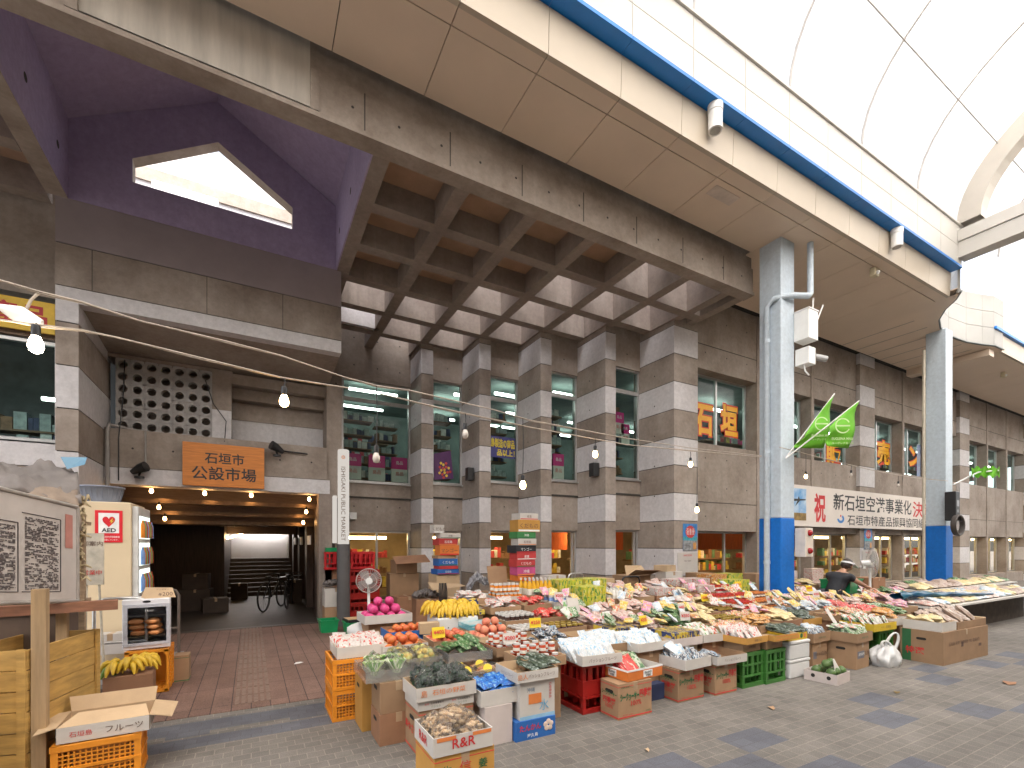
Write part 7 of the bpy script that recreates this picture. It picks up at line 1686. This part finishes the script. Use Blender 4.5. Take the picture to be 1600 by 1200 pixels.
for i in range(420):
    c = Vector((-1.33 + rr.gauss(0, .045), 5.2 + rr.gauss(0, .07), 1.25 + rr.random() * .72)); a = rr.uniform(0, 6.3); l = rr.uniform(.02, .05)
    m_.tube([c - Vector((l * math.cos(a), l * math.sin(a), rr.uniform(-.02, .02))), c + Vector((0, 0, .03)), c + Vector((l * math.cos(a), l * math.sin(a), rr.uniform(-.03, .02)))], [.006, .013, .006], 5)
o = m_.build("rope_bundle", mat("straw_rope", (.52, .42, .26), .85, .2, 20)); tag(o, "bundle of knotted straw coloured rope hanging behind the map board", "rope")
t = thing("storage_rack", "timber rack standing behind the map board under the sheets and rope", "rack", (-2.5, 4.75, 0)); 
for z in (1.05, 1.72): m_ = MB(); m_.prism([(0, -.15, z), (1.25, .40, z), (1.25, .75, z), (0, .35, z)], (0, 0, .03)); m_.build("shelf", GWD, t)
for x, y in ((.02, .05), (1.2, .55)): m_ = MB(); m_.box(x, y, 0, x + .05, y + .05, 1.8); m_.build("post", GWD, t)
m_ = MB(); m_.quad((0, 0, 0), (.10, .04, .05), (.10, .1, .12), (-.05, .04, .10)); o = m_.build("blue_sheet_scrap", mat("sky_blue_sheet", (.10, .22, .32), .5), None, (-1.30, 5.06, 2.16)); tag(o, "scrap of light blue sheet on the grey roll", "sheet")
# ------------------------------------------------------------------ clutter at the back of the stall
def tub(x, y, z, w, d, h, label, rz=0, m=P_GRN2):
    t = thing("plastic_tub", label, "tub", (x, y, z), rz); b = MB(); e = .02
    o = [(0, 0), (w, 0), (w, d), (0, d)]; i_ = [(e, e), (w - e, e), (w - e, d - e), (e, d - e)]
    for k in range(4):
        p, q = o[k], o[(k + 1) % 4]; pi, qi = i_[k], i_[(k + 1) % 4]
        b.add([(pi[0], pi[1], 0), (qi[0], qi[1], 0), (q[0], q[1], h), (p[0], p[1], h)], [(0, 1, 2, 3)]); b.add([(pi[0], pi[1], .01), (qi[0], qi[1], .01), (qi[0], qi[1], h), (pi[0], pi[1], h)], [(3, 2, 1, 0)]); b.add([(p[0], p[1], h), (q[0], q[1], h), (qi[0], qi[1], h), (pi[0], pi[1], h)], [(0, 1, 2, 3)])
    b.add([(x_, y_, .01) for x_, y_ in i_], [(0, 1, 2, 3)]); b.box(-.012, -.012, h - .02, w + .012, 0, h + .002); b.box(-.012, d, h - .02, w + .012, d + .012, h + .002); b.box(-.012, 0, h - .02, 0, d, h + .002); b.box(w, 0, h - .02, w + .012, d, h + .002)
    b.build("body", m, t); return t
tub(1.05, 8.75, 0, .30, .36, .22, "small green tub on the tiles left of the sign post")
tub(1.42, 8.45, 0, .50, .34, .20, "wider green tub under the black tray by the sign post")
t = tray(1.46, 8.42, .205, .44, .34, .05, "black tray of papers lying on the wider green tub", R(5), BLACK, CARD_L)
tub(1.08, 6.62, 0, .26, .26, .24, "green tub half hidden behind the bagged carton")
carton(1.10, 6.0, 0, .28, .28, .36, "brown carton with red print topped by a white bag, left of the stall", R(-6), CARD_R, stripe=INK_R)
m_ = MB(); vs = []; fs = []
for i in range(9):
    ph = math.pi * i / 8
    for j in range(16):
        a = 2 * math.pi * j / 16; q = Vector((math.sin(ph) * math.cos(a), math.sin(ph) * math.sin(a), math.cos(ph))); w = 1 + .35 * noise.noise(q * 2 + Vector((3, 1, 0))); vs.append((q.x * .19 * w, q.y * .17 * w, .10 + q.z * .12 * w))
for i in range(8):
    for j in range(16): fs.append((i * 16 + j, (i + 1) * 16 + j, (i + 1) * 16 + (j + 1) % 16, i * 16 + (j + 1) % 16))
m_.add(vs, fs, 0, True); o = m_.build("plastic_bag", BAGW, None, (1.23, 6.12, .36)); tag(o, "full white plastic bag lying on the red printed carton", "bag")
# dragon fruit and bananas on the stall's back left
for k in range(2): carton(1.36 + .44 * k, 5.2, 0, .40, .40, .50, ("brown carton under the blue tray at the stall's back left", "brown carton under the white foam box of bananas")[k], 0, CARD_R)
t = tray(1.30, 5.05, .505, .52, .40, .10, "blue edged tray of oranges in front of the dragon fruits", 0, mat("blue_tray", (.03, .14, .42), .5), CARD_R); fill_heap(1.34, 5.08, .51, .44, .3, "orange", MANGO, .042, "orange in the blue edged tray", "oranges in blue tray", 2)
carton(1.2, 5.62, 0, .46, .42, .62, "carton under the tray of dragon fruits", 0, CARD)
t = tray(1.14, 5.55, .625, .56, .46, .10, "white tray heaped with pink dragon fruits", 0, CARD_W, CARD_W); fill_heap(1.16, 5.58, .63, .50, .40, "dragon_fruit", PITAYA, .058, "pink dragon fruit in the white tray beside the bananas", "dragon fruits", 3)
t = thing("foam_box", "white foam box carrying the yellow bananas", "box", (1.86, 5.08, .505)); m_ = MB(); m_.box(0, 0, 0, .50, .40, .20); m_.build("body", FOAM, t, bevel=.015); m_ = MB()
for i in range(3): m_.add([(.12 + .13 * i + .008 * math.cos(a), -.002, .09 + .008 * math.sin(a)) for a in range(6)], [tuple(range(6))])
m_.build("vent_hole", DARK, t)
for i, (x, y, a) in enumerate(((1.98, 5.22, -.5), (2.12, 5.18, .1), (2.28, 5.22, .5), (2.05, 5.38, .2), (2.22, 5.40, -.2), (1.90, 5.36, -.9))):
    banana_hand((x, y, .705 + .02 * (i > 2)), "hand of yellow bananas on the white foam box", 9, a, False, 1.2, "bananas on the foam box")
o_ = carton(1.62, 5.02, .56, .22, .12, .12, "small open brown carton in front of the dragon fruits", R(-10), CARD_L, tape=False)
# red crates behind the post
def rcrate(x, y, z, lb, m, w=.46): crate(x, y, z, w, .36, .345, lb, m, 0, None, True)
for i, z in enumerate((0, .35, .70)): rcrate(1.70, 9.75, z, ("bottom", "middle", "third")[i] + " dark red bottle crate in the stack beside the fan", P_RED, .60)
rcrate(1.74, 9.75, 1.06, "bright red bottle crate on top of the stack beside the fan", P_RED2)
for i, z in enumerate((0, .36)): carton(1.22, 9.52, z, .42, .34, .355, ("lower brown", "upper white")[i] + " carton right behind the sign post", 0, CARD if i == 0 else CARD_W, tape=True)
lumpy_roll([(1.2, 9.6, .80), (1.4, 9.62, .82), (1.55, 9.6, .80)], .10, 6, TARP, "crumpled grey sheet on the white carton behind the sign post", "folded_sheet", "sheet")
rcrate(1.25, 9.78, 1.06, "bright red bottle crate behind the sign post", P_RED2); 
for i in range(2): carton(1.27, 9.90, .0 + .53 * i, .38, .3, .525, "brown carton %s bright red crate behind the sign post" % ("at the foot of the pile under", "directly under")[i], 0, CARD_R)
m_ = MB(); m_.box(0, 0, 0, .4, .34, .08); o = m_.build("flat_tub", P_GRN2, None, (1.27, 9.8, 1.408)); tag(o, "upturned flat green tub on the red crate behind the sign post", "tub")
def fan(x, y, z0, zh, r, label, rz=0, grille=STEEL):
    t = thing("standing_fan", label, "fan", (x, y, z0), rz); h = zh - z0
    m_ = MB(); m_.lathe([(.17, 0), (.17, .02), (.05, .05), (.022, .06), (.022, h - .1)], 16); m_.build("stand", WPAINT, t)
    m_ = MB(); m_.tube([(0, .16, h), (0, .0, h)], [.05, .075], 12); m_.tube([(0, .1, h - .12), (0, .1, h)], .03, 8); m_.build("motor", WPAINT, t)
    m_ = MB()
    for k in range(4):
        a = k * math.pi / 2 + .4; c, s = math.cos(a), math.sin(a); p = []
        for f, w in ((.1, .02), (.45, .09), (.8, .1), (.9, .05)): p.append((f, w))
        L = [(r * f * c - w * s, -.05 - .25 * w, h + r * f * s + w * c) for f, w in p]; Rr = [(r * f * c + w * s * .5, -.05 + .25 * w, h + r * f * s - w * c * .5) for f, w in p]
        for q in range(3): m_.quad(L[q], L[q + 1], Rr[q + 1], Rr[q])
    m_.build("blades", glassy("fan_blade", (.6, .62, .6), .2, .1, 0, 10, .35), t)
    m_ = MB()
    for rr_, yy in ((r, -.05), (r * .98, -.02), (r * .6, -.10), (r * .25, -.11)): m_.tube([(rr_ * math.cos(a * .2618), yy, h + rr_ * math.sin(a * .2618)) for a in range(25)], .004 if rr_ < r else .008, 5)
    for k in range(36):
        a = k * .1745; c, s = math.cos(a), math.sin(a); m_.tube([(r * c, -.05, h + r * s), (r * .6 * c, -.10, h + r * .6 * s), (r * .1 * c, -.115, h + r * .1 * s)], .0018, 4); m_.tube([(r * c, -.05, h + r * s), (r * .6 * c, 0, h + r * .6 * s), (r * .2 * c, .02, h + r * .2 * s)], .0018, 4)
    m_.build("grille", mat("grille_wire", (.52, .47, .44), .4, metal=.4), t)
    m_ = MB(); m_.tube([(0, -.13, h), (0, -.11, h)], .055, 14); m_.build("hub_cap", WPAINT, t)
fan(1.72, 8.05, 0, .95, .20, "white standing fan before the red crates", R(-10))
fan(11.15, 4.9, 0, 1.17, .30, "white standing fan behind the vendor", R(40))
# carton heap under the porch windows
SMALLB = [("white_carton", CARD_W), ("pale_cardboard", CARD_L), ("amber", CARD_Y), ("brown", CARD), ("red", mat("red_carton", (.45, .04, .04), .7, .1, 5)), ("blue", mat("blue_carton", (.02, .12, .40), .6)), ("green", mat("green_carton", (.04, .2, .06), .7, .1, 5)), ("black", mat("black_carton", (.02, .02, .025), .7, .1, 5)), ("pink", mat("pink_carton", (.48, .07, .2), .7, .1, 5)), ("orange", ORT)]
SB = {k: v for k, v in SMALLB}; SB["white"] = CARD_W
def stack(x, y, z, items, where_):
    for i, (c, w, d, h, dx, a) in enumerate(items):
        pos = "bottom" if i == 0 else ("topmost" if i == len(items) - 1 else ("second", "third", "fourth", "fifth", "sixth", "seventh", "eighth")[i - 1])
        t = carton(x + dx, y, z, w, d, h, "%s %s carton of the tall stack %s" % (pos, c, where_), R(a), SB[c], tape=False); z += h + .003
        if h > .08: 
            mk = INK_W if c in ('red', 'blue', 'green', 'black', 'pink') else INK_N
            lettering(("石垣島", "沖縄", "くだもの", "産直", "マンゴー")[i % 5], (w * .5, -.002, h * .5), X, Z, mk, t, h * .4)
            m_ = MB(); m_.box(.01, -.002, .008, w - .01, -.001, h * .18); m_.build("printed_band", (INK_R, INK_O, INK_G, INK_W)[i % 4], t)
carton(3.15, 8.75, 0, .55, .45, .52, "brown carton at the foot of the left tall stack", 0, CARD_R); carton(3.17, 8.76, .523, .5, .42, .44, "pale carton below the left tall stack", R(3), CARD_L)
stack(3.2, 8.72, .966, [("blue", .46, .34, .10, -.03, 2), ("red", .40, .32, .06, 0, -2), ("blue", .40, .32, .14, 0, 1), ("brown", .38, .3, .06, -.02, 3), ("orange", .40, .32, .20, .02, -3), ("red", .40, .32, .13, .0, 2), ("white", .42, .30, .10, .03, -2), ("white", .22, .2, .16, -.1, 4)], "at the left before the second window")
carton(4.22, 7.45, 0, .5, .44, .88, "brown carton at the foot of the right tall stack", 0, CARD)
stack(4.22, 7.42, .885, [("orange", .34, .3, .10, .02, 2), ("pink", .38, .3, .15, 0, -2), ("red", .40, .3, .13, -.01, 1), ("red", .40, .3, .12, .0, -1), ("black", .44, .32, .14, -.02, 3), ("white", .38, .3, .12, .02, -3), ("green", .40, .3, .12, 0, 1), ("amber", .46, .34, .22, .02, -2), ("white", .40, .3, .12, .06, 2)], "before the third window")
for i, (x, y, z, w, d, h, m, a, lb) in enumerate([
    (2.55, 9.3, 0, .5, .4, .5, CARD_R, 3, "reddish carton on the floor of the cardboard heap"), (2.5, 9.7, .0, .6, .4, .95, CARD, -4, "tall brown carton at the back of the cardboard heap"), (2.62, 9.65, .955, .46, .34, .28, CARD, 6, "brown carton on top of the cardboard heap"), (3.75, 8.4, 0, .5, .4, .6, CARD, 0, "wide brown carton right of the left tall stack"),
    (2.62, 8.3, 0, .5, .4, .55, CARD_R, -5, "brown carton with black straps before the cardboard heap"), (3.3, 7.9, 0, .62, .42, .56, CARD, 2, "long brown carton under the dish of paper rolls"),
    (4.72, 7.15, 0, .42, .34, .72, CARD_W, 0, "white carton behind the yellow bottles"), (4.74, 7.16, .723, .38, .3, .26, CARD_W, 2, "white carton with blue print behind the yellow bottles"),
    (6.2, 6.7, 0, .6, .42, .96, CARD, 0, "open brown carton beside the large pier"), (6.95, 6.5, 0, .5, .4, .86, CARD_R, 5, "reddish carton at the foot of the large pier"), (7.0, 6.5, .863, .4, .32, .16, CARD_W, -8, "white and red carton at the foot of the large pier"), (7.02, 6.5, 1.026, .36, .28, .12, CARD_L, 14, "tilted striped carton on top at the large pier"),
    (5.5, 6.75, 0, .46, .4, .92, CARD_L, 4, "pale carton in the back row left of the open carton"), (7.75, 6.35, 0, .44, .36, .98, CARD, -5, "brown carton behind the green tea cartons"), (9.7, 5.75, .0, .4, .34, 1.0, CARD_P, 3, "pinkish carton standing behind the vendor's left side"), (8.95, 5.95, 0, .5, .4, .95, CARD, 0, "brown carton beyond the near column"), (10.9, 5.5, 0, .5, .4, .9, CARD, 4, "brown carton behind the vendor's fan"), (12.2, 5.3, 0, .5, .4, .8, CARD_R, -3, "reddish carton near the second column")]):
    carton(x, y, z, w, d, h, lb, R(a), m)
lettering("石垣島", (4.92, 7.155, .85), X, Z, INK_B, None, .1, .3, .02); o = bpy.data.objects[-1] if False else None
for o in [q for q in COL.objects if q.name.startswith("lettering") and q.parent is None]: tag(o, "blue print pasted on the white carton behind the yellow bottles", "print")
def sheet_thing(pts, label, m=CARD):
    b = MB(); b.add(pts, [(0, 1, 2, 3)]); o = b.build("cardboard_sheet", m); md = o.modifiers.new("s", 'SOLIDIFY'); md.thickness = .006; tag(o, label, "cardboard")
sheet_thing([(2.55, 9.4, 1.16), (3.2, 9.2, 1.20), (3.25, 9.7, 1.34), (2.6, 9.9, 1.30)], "bent brown cardboard sheet thrown over the heap", CARD_R)
sheet_thing([(3.85, 7.75, .55), (4.2, 7.7, .55), (4.2, 7.8, 1.15), (3.82, 7.86, 1.15)], "upright brown cardboard sheet left of the right tall stack", CARD)
sheet_thing([(2.9, 8.2, .72), (3.5, 8.1, .78), (3.5, 8.4, .8), (2.9, 8.5, .84)], "flat pale cardboard sheet before the left tall stack", CARD_L)
sheet_thing([(6.15, 6.68, .97), (6.4, 6.45, 1.08), (6.45, 6.6, 1.16), (6.15, 6.72, 1.16)], "raised flap sheet on the open carton beside the large pier", CARD_L)
sheet_thing([(6.2, 6.69, .97), (6.8, 6.69, .97), (6.85, 6.48, 1.06), (6.2, 6.48, 1.08)], "front flap sheet of the open carton beside the large pier", CARD)
lumpy_roll([(2.6, 8.5, .60), (2.85, 8.5, .66), (3.1, 8.4, .60)], .12, 9, TARP, "grey plastic sheet crumpled on the strapped carton", "folded_sheet", "sheet")
lumpy_roll([(3.55, 8.2, .72), (3.75, 8.15, .95), (4.0, 8.1, .8)], .14, 12, mat("silver_sheet", (.34, .34, .36), .35, .3, 8, bump=.6, bscale=18), "silvery plastic sheet crumpled beside the left tall stack", "folded_sheet", "sheet")
m_ = MB(); 
for k in range(7): m_.tube([(2.95 + .02 * k, 8.0 - .01 * (k % 3), .86), (2.93 + .025 * k, 7.97, .7), (2.96 + .02 * k, 7.98, .42)], .010, 5)
o = m_.build("strap_bundle", BLACK); tag(o, "bundle of black straps hanging from the cardboard heap", "straps")
t = tray(3.32, 7.86, .565, .56, .36, .07, "pale green dish of paper rolls on the long brown carton", 0, mat("pale_green_tub", (.5, .6, .52), .5), FOAM)
for i in range(2): m_ = MB(); m_.tube([(-.05, 0, 0), (.05, 0, 0)], .05, 14); o = m_.build("paper_roll", WPAINT, None, (3.5 + .2 * i, 8.0, .66), .5 * i); tag(o, "white paper roll in the pale green dish", "roll", "paper rolls")
hand_truck((5.05, 7.0, 0), "chrome trolley handle rising behind the drink cartons", STEEL, R(10), .40, 1.02); hand_truck((5.75, 6.35, 0), "dark trolley handle behind the pale cracker bags", BLACK, 0, .42, .98)
tub(4.95, 4.72, .56, .50, .34, .13, "green tub on the stall's fourth row with white bags inside"); fill_lay(4.98, 4.75, .62, .42, .26, 'blue', "pale bag in the green tub on the stall", "bags in green tub", 5, .15, .2, .06, 1)
carton(5.0, 4.76, 0, .4, .3, .555, "brown carton under the green tub on the stall", 0, CARD)
tub(9.75, 4.6, .62, .75, .5, .26, "large green tub in front of the vendor's hands", R(10)); carton(9.85, 4.65, 0, .6, .4, .61, "brown carton under the large green tub", R(10), CARD)
m_ = MB(); m_.prism([(0, 0, 0), (.17, 0, 0), (.15, .05, .22), (-.02, .06, .24)], (0, .006, 0)); o = m_.build("price_card", CARD_W, None, (3.42, 4.70, .66)); tag(o, "white hand lettered card beside the red chilli bags", "sign")
# bicycle in the dark passage
def bicycle(x, y, rz, label):
    t = thing("bicycle", label, "bicycle", (x, y, 0), rz); FR = mat("bike_frame", (.03, .03, .035), .3, metal=.5)
    for wx in (0, 1.02):
        m_ = MB(); m_.tube([(wx + .31 * math.cos(a * .2618), 0, .33 + .31 * math.sin(a * .2618)) for a in range(25)], .02, 6)
        for k in range(12): a = k * .5236; m_.tube([(wx, 0, .33), (wx + .3 * math.cos(a), 0, .33 + .3 * math.sin(a))], .002, 3)
        m_.build("wheel", mat("tyre", (.02, .02, .02), .6), t)
    m_ = MB()
    for p in ([(0, 0, .33), (.42, 0, .30), (.86, 0, .72), (.30, 0, .68), (.42, 0, .30)], [(0, 0, .33), (.30, 0, .68)], [(1.02, 0, .33), (.86, 0, .74), (.84, 0, .82)], [(.30, 0, .68), (.27, 0, .76)]): m_.tube(p, .016, 6)
    m_.build("frame", FR, t); m_ = MB(); m_.tube([(.74, -.27, .82), (.84, -.16, .84), (.86, 0, .82), (.84, .16, .84), (.74, .27, .82)], .012, 6); m_.build("handlebar", FR, t); m_ = MB(); m_.ball((.25, 0, .78), (.13, .07, .035)); m_.build("saddle", BLACK, t)
    m_ = MB(); m_.tube([(1.1, -.16, .72), (1.1, .16, .72), (1.34, .16, .74), (1.34, -.16, .74), (1.1, -.16, .72)], .008, 5); m_.box(1.08, -.15, .72, 1.32, .15, .73); m_.build("basket", FR, t)
bicycle(.25, 12.2, R(66), "dark bicycle parked just inside the passage"); bicycle(.75, 12.6, R(78), "second dark bicycle leaning by the passage's right wall")

# goods stored in the dark of the passage
for i, (x, y, z, w, d, h, lb) in enumerate([(-1.45, 13.2, 0, .6, .5, .5, "dark carton on the passage floor, left side"), (-1.4, 13.25, .503, .5, .4, .36, "smaller dark carton stacked on the left in the passage"), (-.95, 12.6, 0, .5, .44, .32, "low dark carton nearest the passage mouth"), (.82, 13.6, 0, .36, .5, .62, "tall dark carton by the passage's right wall"), (-.5, 15.3, 0, .4, .4, .45, "dark carton deep in the passage before the steps")]):
    carton(x, y, z, w, d, h, lb, R(jit(8)), mat("painted_shade_carton", (.045, .032, .024), .8, .2, 6))  # cardboard colour darkened to stand for the passage's shade
# ------------------------------------------------------------------ the vendor, bent forward behind the goods
SKIN = mat("skin", (.42, .235, .155), .5, .08, 12); HAIR = mat("dark_hair", (.035, .022, .018), .5, .3, 30); SHIRT = mat("black_shirt", (.022, .024, .03), .8, .2, 12); TROU = mat("dark_trousers", (.05, .05, .06), .8)
pv = thing("person", "woman in black T-shirt and white sun visor bending over the goods, one arm outstretched", "person", (9.52, 4.76, .10))
def skin_body(name, verts, edges, radii, m, parent, sub=2):
    me = bpy.data.meshes.new(name); me.from_pydata([Vector(v) for v in verts], edges, []); me.materials.append(m)
    o = bpy.data.objects.new(name, me); COL.objects.link(o); o.parent = parent
    sk = o.modifiers.new("skin", 'SKIN'); sk.use_smooth_shade = True
    for i, r in enumerate(radii):
        v = me.skin_vertices[0].data[i]; v.radius = r if isinstance(r, tuple) else (r, r); v.use_root = (i == 0)
    sb = o.modifiers.new("sub", 'SUBSURF'); sb.levels = sub; sb.render_levels = sub; return o
# local frame: x towards the photo's right, y into the picture; seated on a low stool, trunk leaning right
V = [(-.02, .02, .46), (.02, .01, .60), (.10, -.01, .76), (.16, -.02, .88), (.205, -.035, .945), (.25, -.05, 1.0),
     (.12, .15, .86), (.26, .20, .72), (.42, .06, .66), (.48, .02, .64),
     (.15, -.19, .85), (.33, -.26, .74), (.53, -.30, .655), (.60, -.315, .635),
     (.02, .10, .45), (.40, .14, .46), (.38, .15, .10), (.46, .14, .05), (.02, -.10, .45), (.40, -.12, .46), (.38, -.13, .10), (.46, -.12, .05)]
E = [(0, 1), (1, 2), (2, 3), (3, 4), (4, 5), (3, 6), (6, 7), (7, 8), (8, 9), (3, 10), (10, 11), (11, 12), (12, 13), (0, 14), (14, 15), (15, 16), (16, 17), (0, 18), (18, 19), (19, 20), (20, 21)]
RAD = [.15, .145, .14, .12, .058, .055, .062, .045, .033, .034, .062, .045, .033, .034, .10, .075, .048, .04, .10, .075, .048, .04]
skin_body("body", V, E, RAD, SKIN, pv)
# head with face, turned to the right and down
h = MB(); hc = Vector((.315, -.062, 1.055)); ax = Vector((.86, -.30, -.42)).normalized(); up = (Vector((0, 0, 1)) - ax * ax.z).normalized(); sd_ = up.cross(ax)
def hp(f, s, u): return hc + ax * f + sd_ * s + up * u
n, k = 20, 14; vs = []; fs = []
for i in range(k + 1):
    ph = math.pi * i / k
    for j in range(n):
        a = 2 * math.pi * j / n; f, s, u = math.sin(ph) * math.cos(a), math.sin(ph) * math.sin(a), math.cos(ph)
        r_f, r_s, r_u = .096, .074, .115
        if u < -.2: r_s *= 1 - .35 * (-u - .2); 
        if u < -.4 and f < 0: r_f *= .75
        vs.append(hp(r_f * f, r_s * s, r_u * u))
for i in range(k):
    for j in range(n): fs.append((i * n + j, (i + 1) * n + j, (i + 1) * n + (j + 1) % n, i * n + (j + 1) % n))
h.add(vs, fs, 0, True)
h.tube([hp(.085, 0, .02), hp(.108, 0, -.015), hp(.112, 0, -.03), hp(.09, 0, -.04)], [.008, .012, .016, .008], 8)
for s in (-1, 1): h.ball(hp(.0, s * .074, -.005), (.012, .012, .028), 0, 8, 6); h.ball(hp(.08, s * .03, .015), .010, 1, 8, 6); h.ball(hp(.086, s * .03, .04), (.012, .018, .004), 2, 8, 4)
h.ball(hp(.083, 0, -.062), (.01, .022, .006), 3, 8, 5)
h.build("head", [SKIN, INK_W, HAIR, mat("lips", (.4, .13, .1), .5)], pv)
hr = MB(); vs = []; fs = []
for i in range(k + 1):
    ph = math.pi * i / k
    for j in range(n):
        a = 2 * math.pi * j / n; f, s, u = math.sin(ph) * math.cos(a), math.sin(ph) * math.sin(a), math.cos(ph); w = 1.13 + .06 * noise.noise(Vector((f, s, u)) * 5)
        if f > .35 and u < .45: w = .8
        if u < -.45: w *= .85
        vs.append(hp(.096 * f * w - .012, .078 * s * w, .112 * u * w + .012))
for i in range(k):
    for j in range(n): fs.append((i * n + j, (i + 1) * n + j, (i + 1) * n + (j + 1) % n, i * n + (j + 1) % n))
hr.add(vs, fs, 0, True); hr.build("hair", HAIR, pv)
v_ = MB(); top = []; n = 28
def rim(rf, rs, u): return [hp(rf * math.cos(2 * math.pi * j / n) - .01, rs * math.sin(2 * math.pi * j / n), u + .02 * math.cos(2 * math.pi * j / n)) for j in range(n)]
a_, b_r = rim(.116, .097, .035), rim(.116, .097, .068); v_.add(a_ + b_r, [(j, (j + 1) % n, n + (j + 1) % n, n + j) for j in range(n)], 0, True)
m1 = [(hp(.106 * math.cos(t), .097 * math.sin(t), .05 + .02 * math.cos(t)), hp(.106 * math.cos(t) + .115 * max(0, math.cos(t)) ** .6, .105 * math.sin(t), .045 - .01 * math.cos(t))) for t in [(-1.3 + 2.6 * q / 16) for q in range(17)]]
for q in range(16): v_.add([m1[q][0], m1[q + 1][0], m1[q + 1][1], m1[q][1], m1[q][0] + up * .004, m1[q + 1][0] + up * .004, m1[q + 1][1] + up * .004, m1[q][1] + up * .004], [(3, 2, 1, 0), (4, 5, 6, 7), (2, 3, 7, 6)], 0)
v_.build("sun_visor", mat("visor_white", (.72, .73, .75), .4), pv)
skin_body("shirt", [(-.02, .02, .44), (.02, .01, .60), (.10, -.01, .76), (.16, -.02, .875), (.185, -.03, .915), (.12, .15, .862), (.20, .185, .785), (.15, -.19, .852), (.25, -.232, .785)], [(0, 1), (1, 2), (2, 3), (3, 4), (3, 5), (5, 6), (3, 7), (7, 8)], [.165, .162, .155, .135, .075, .076, .068, .076, .068], SHIRT, pv)
skin_body("trousers", [(-.02, .02, .45), (.02, .10, .45), (.40, .14, .46), (.38, .15, .14), (.02, -.10, .45), (.40, -.12, .46), (.38, -.13, .14)], [(0, 1), (1, 2), (2, 3), (0, 4), (4, 5), (5, 6)], [.165, .115, .088, .062, .115, .088, .062], TROU, pv)
# hands: palm, four bent fingers and a thumb each, joined in one piece
def hand(c, fw, nm, side):
    fw = Vector(fw).normalized(); sdv = fw.cross(Z).normalized() * side; dn = sdv.cross(fw) * side; V, E_, Rd = [], [], []
    def ad(p, r, link=None):
        V.append(p); Rd.append(r)
        if link is not None: E_.append((link, len(V) - 1))
        return len(V) - 1
    w = ad(c, .026); pm = ad(c + fw * .045, (.036, .018), w)
    for i, L in enumerate((.062, .072, .068, .052)):
        o_ = sdv * (.027 - .018 * i); b = ad(c + fw * .085 + o_, .0095, pm); m = ad(c + fw * (.085 + L * .5) + o_ - Z * .012, .0088, b); ad(c + fw * (.085 + L * .85) + o_ - Z * .035, .0075, m)
    b = ad(c + fw * .035 + sdv * .04, .011, pm); ad(c + fw * .07 + sdv * .058 - Z * .015, .009, b)
    skin_body(nm, V, E_, Rd, SKIN, pv, 1)
hand(Vector((.60, -.315, .635)), (.85, -.2, -.3), "hand", 1); hand(Vector((.48, .02, .64)), (.85, -.25, -.2), "hand", -1)
t = thing("stool", "low stool under the bending vendor", "stool", (9.48, 4.78, 0)); m_ = MB(); m_.lathe([(.17, .43), (.17, .46)], 16); m_.build("seat", P_GRN2, t)
for a in range(4): m_ = MB(); m_.tube([(.12 * math.cos(a * 1.57 + .8), .12 * math.sin(a * 1.57 + .8), .43), (.16 * math.cos(a * 1.57 + .8), .16 * math.sin(a * 1.57 + .8), 0)], .014, 6); m_.build("leg", P_GRN2, t)
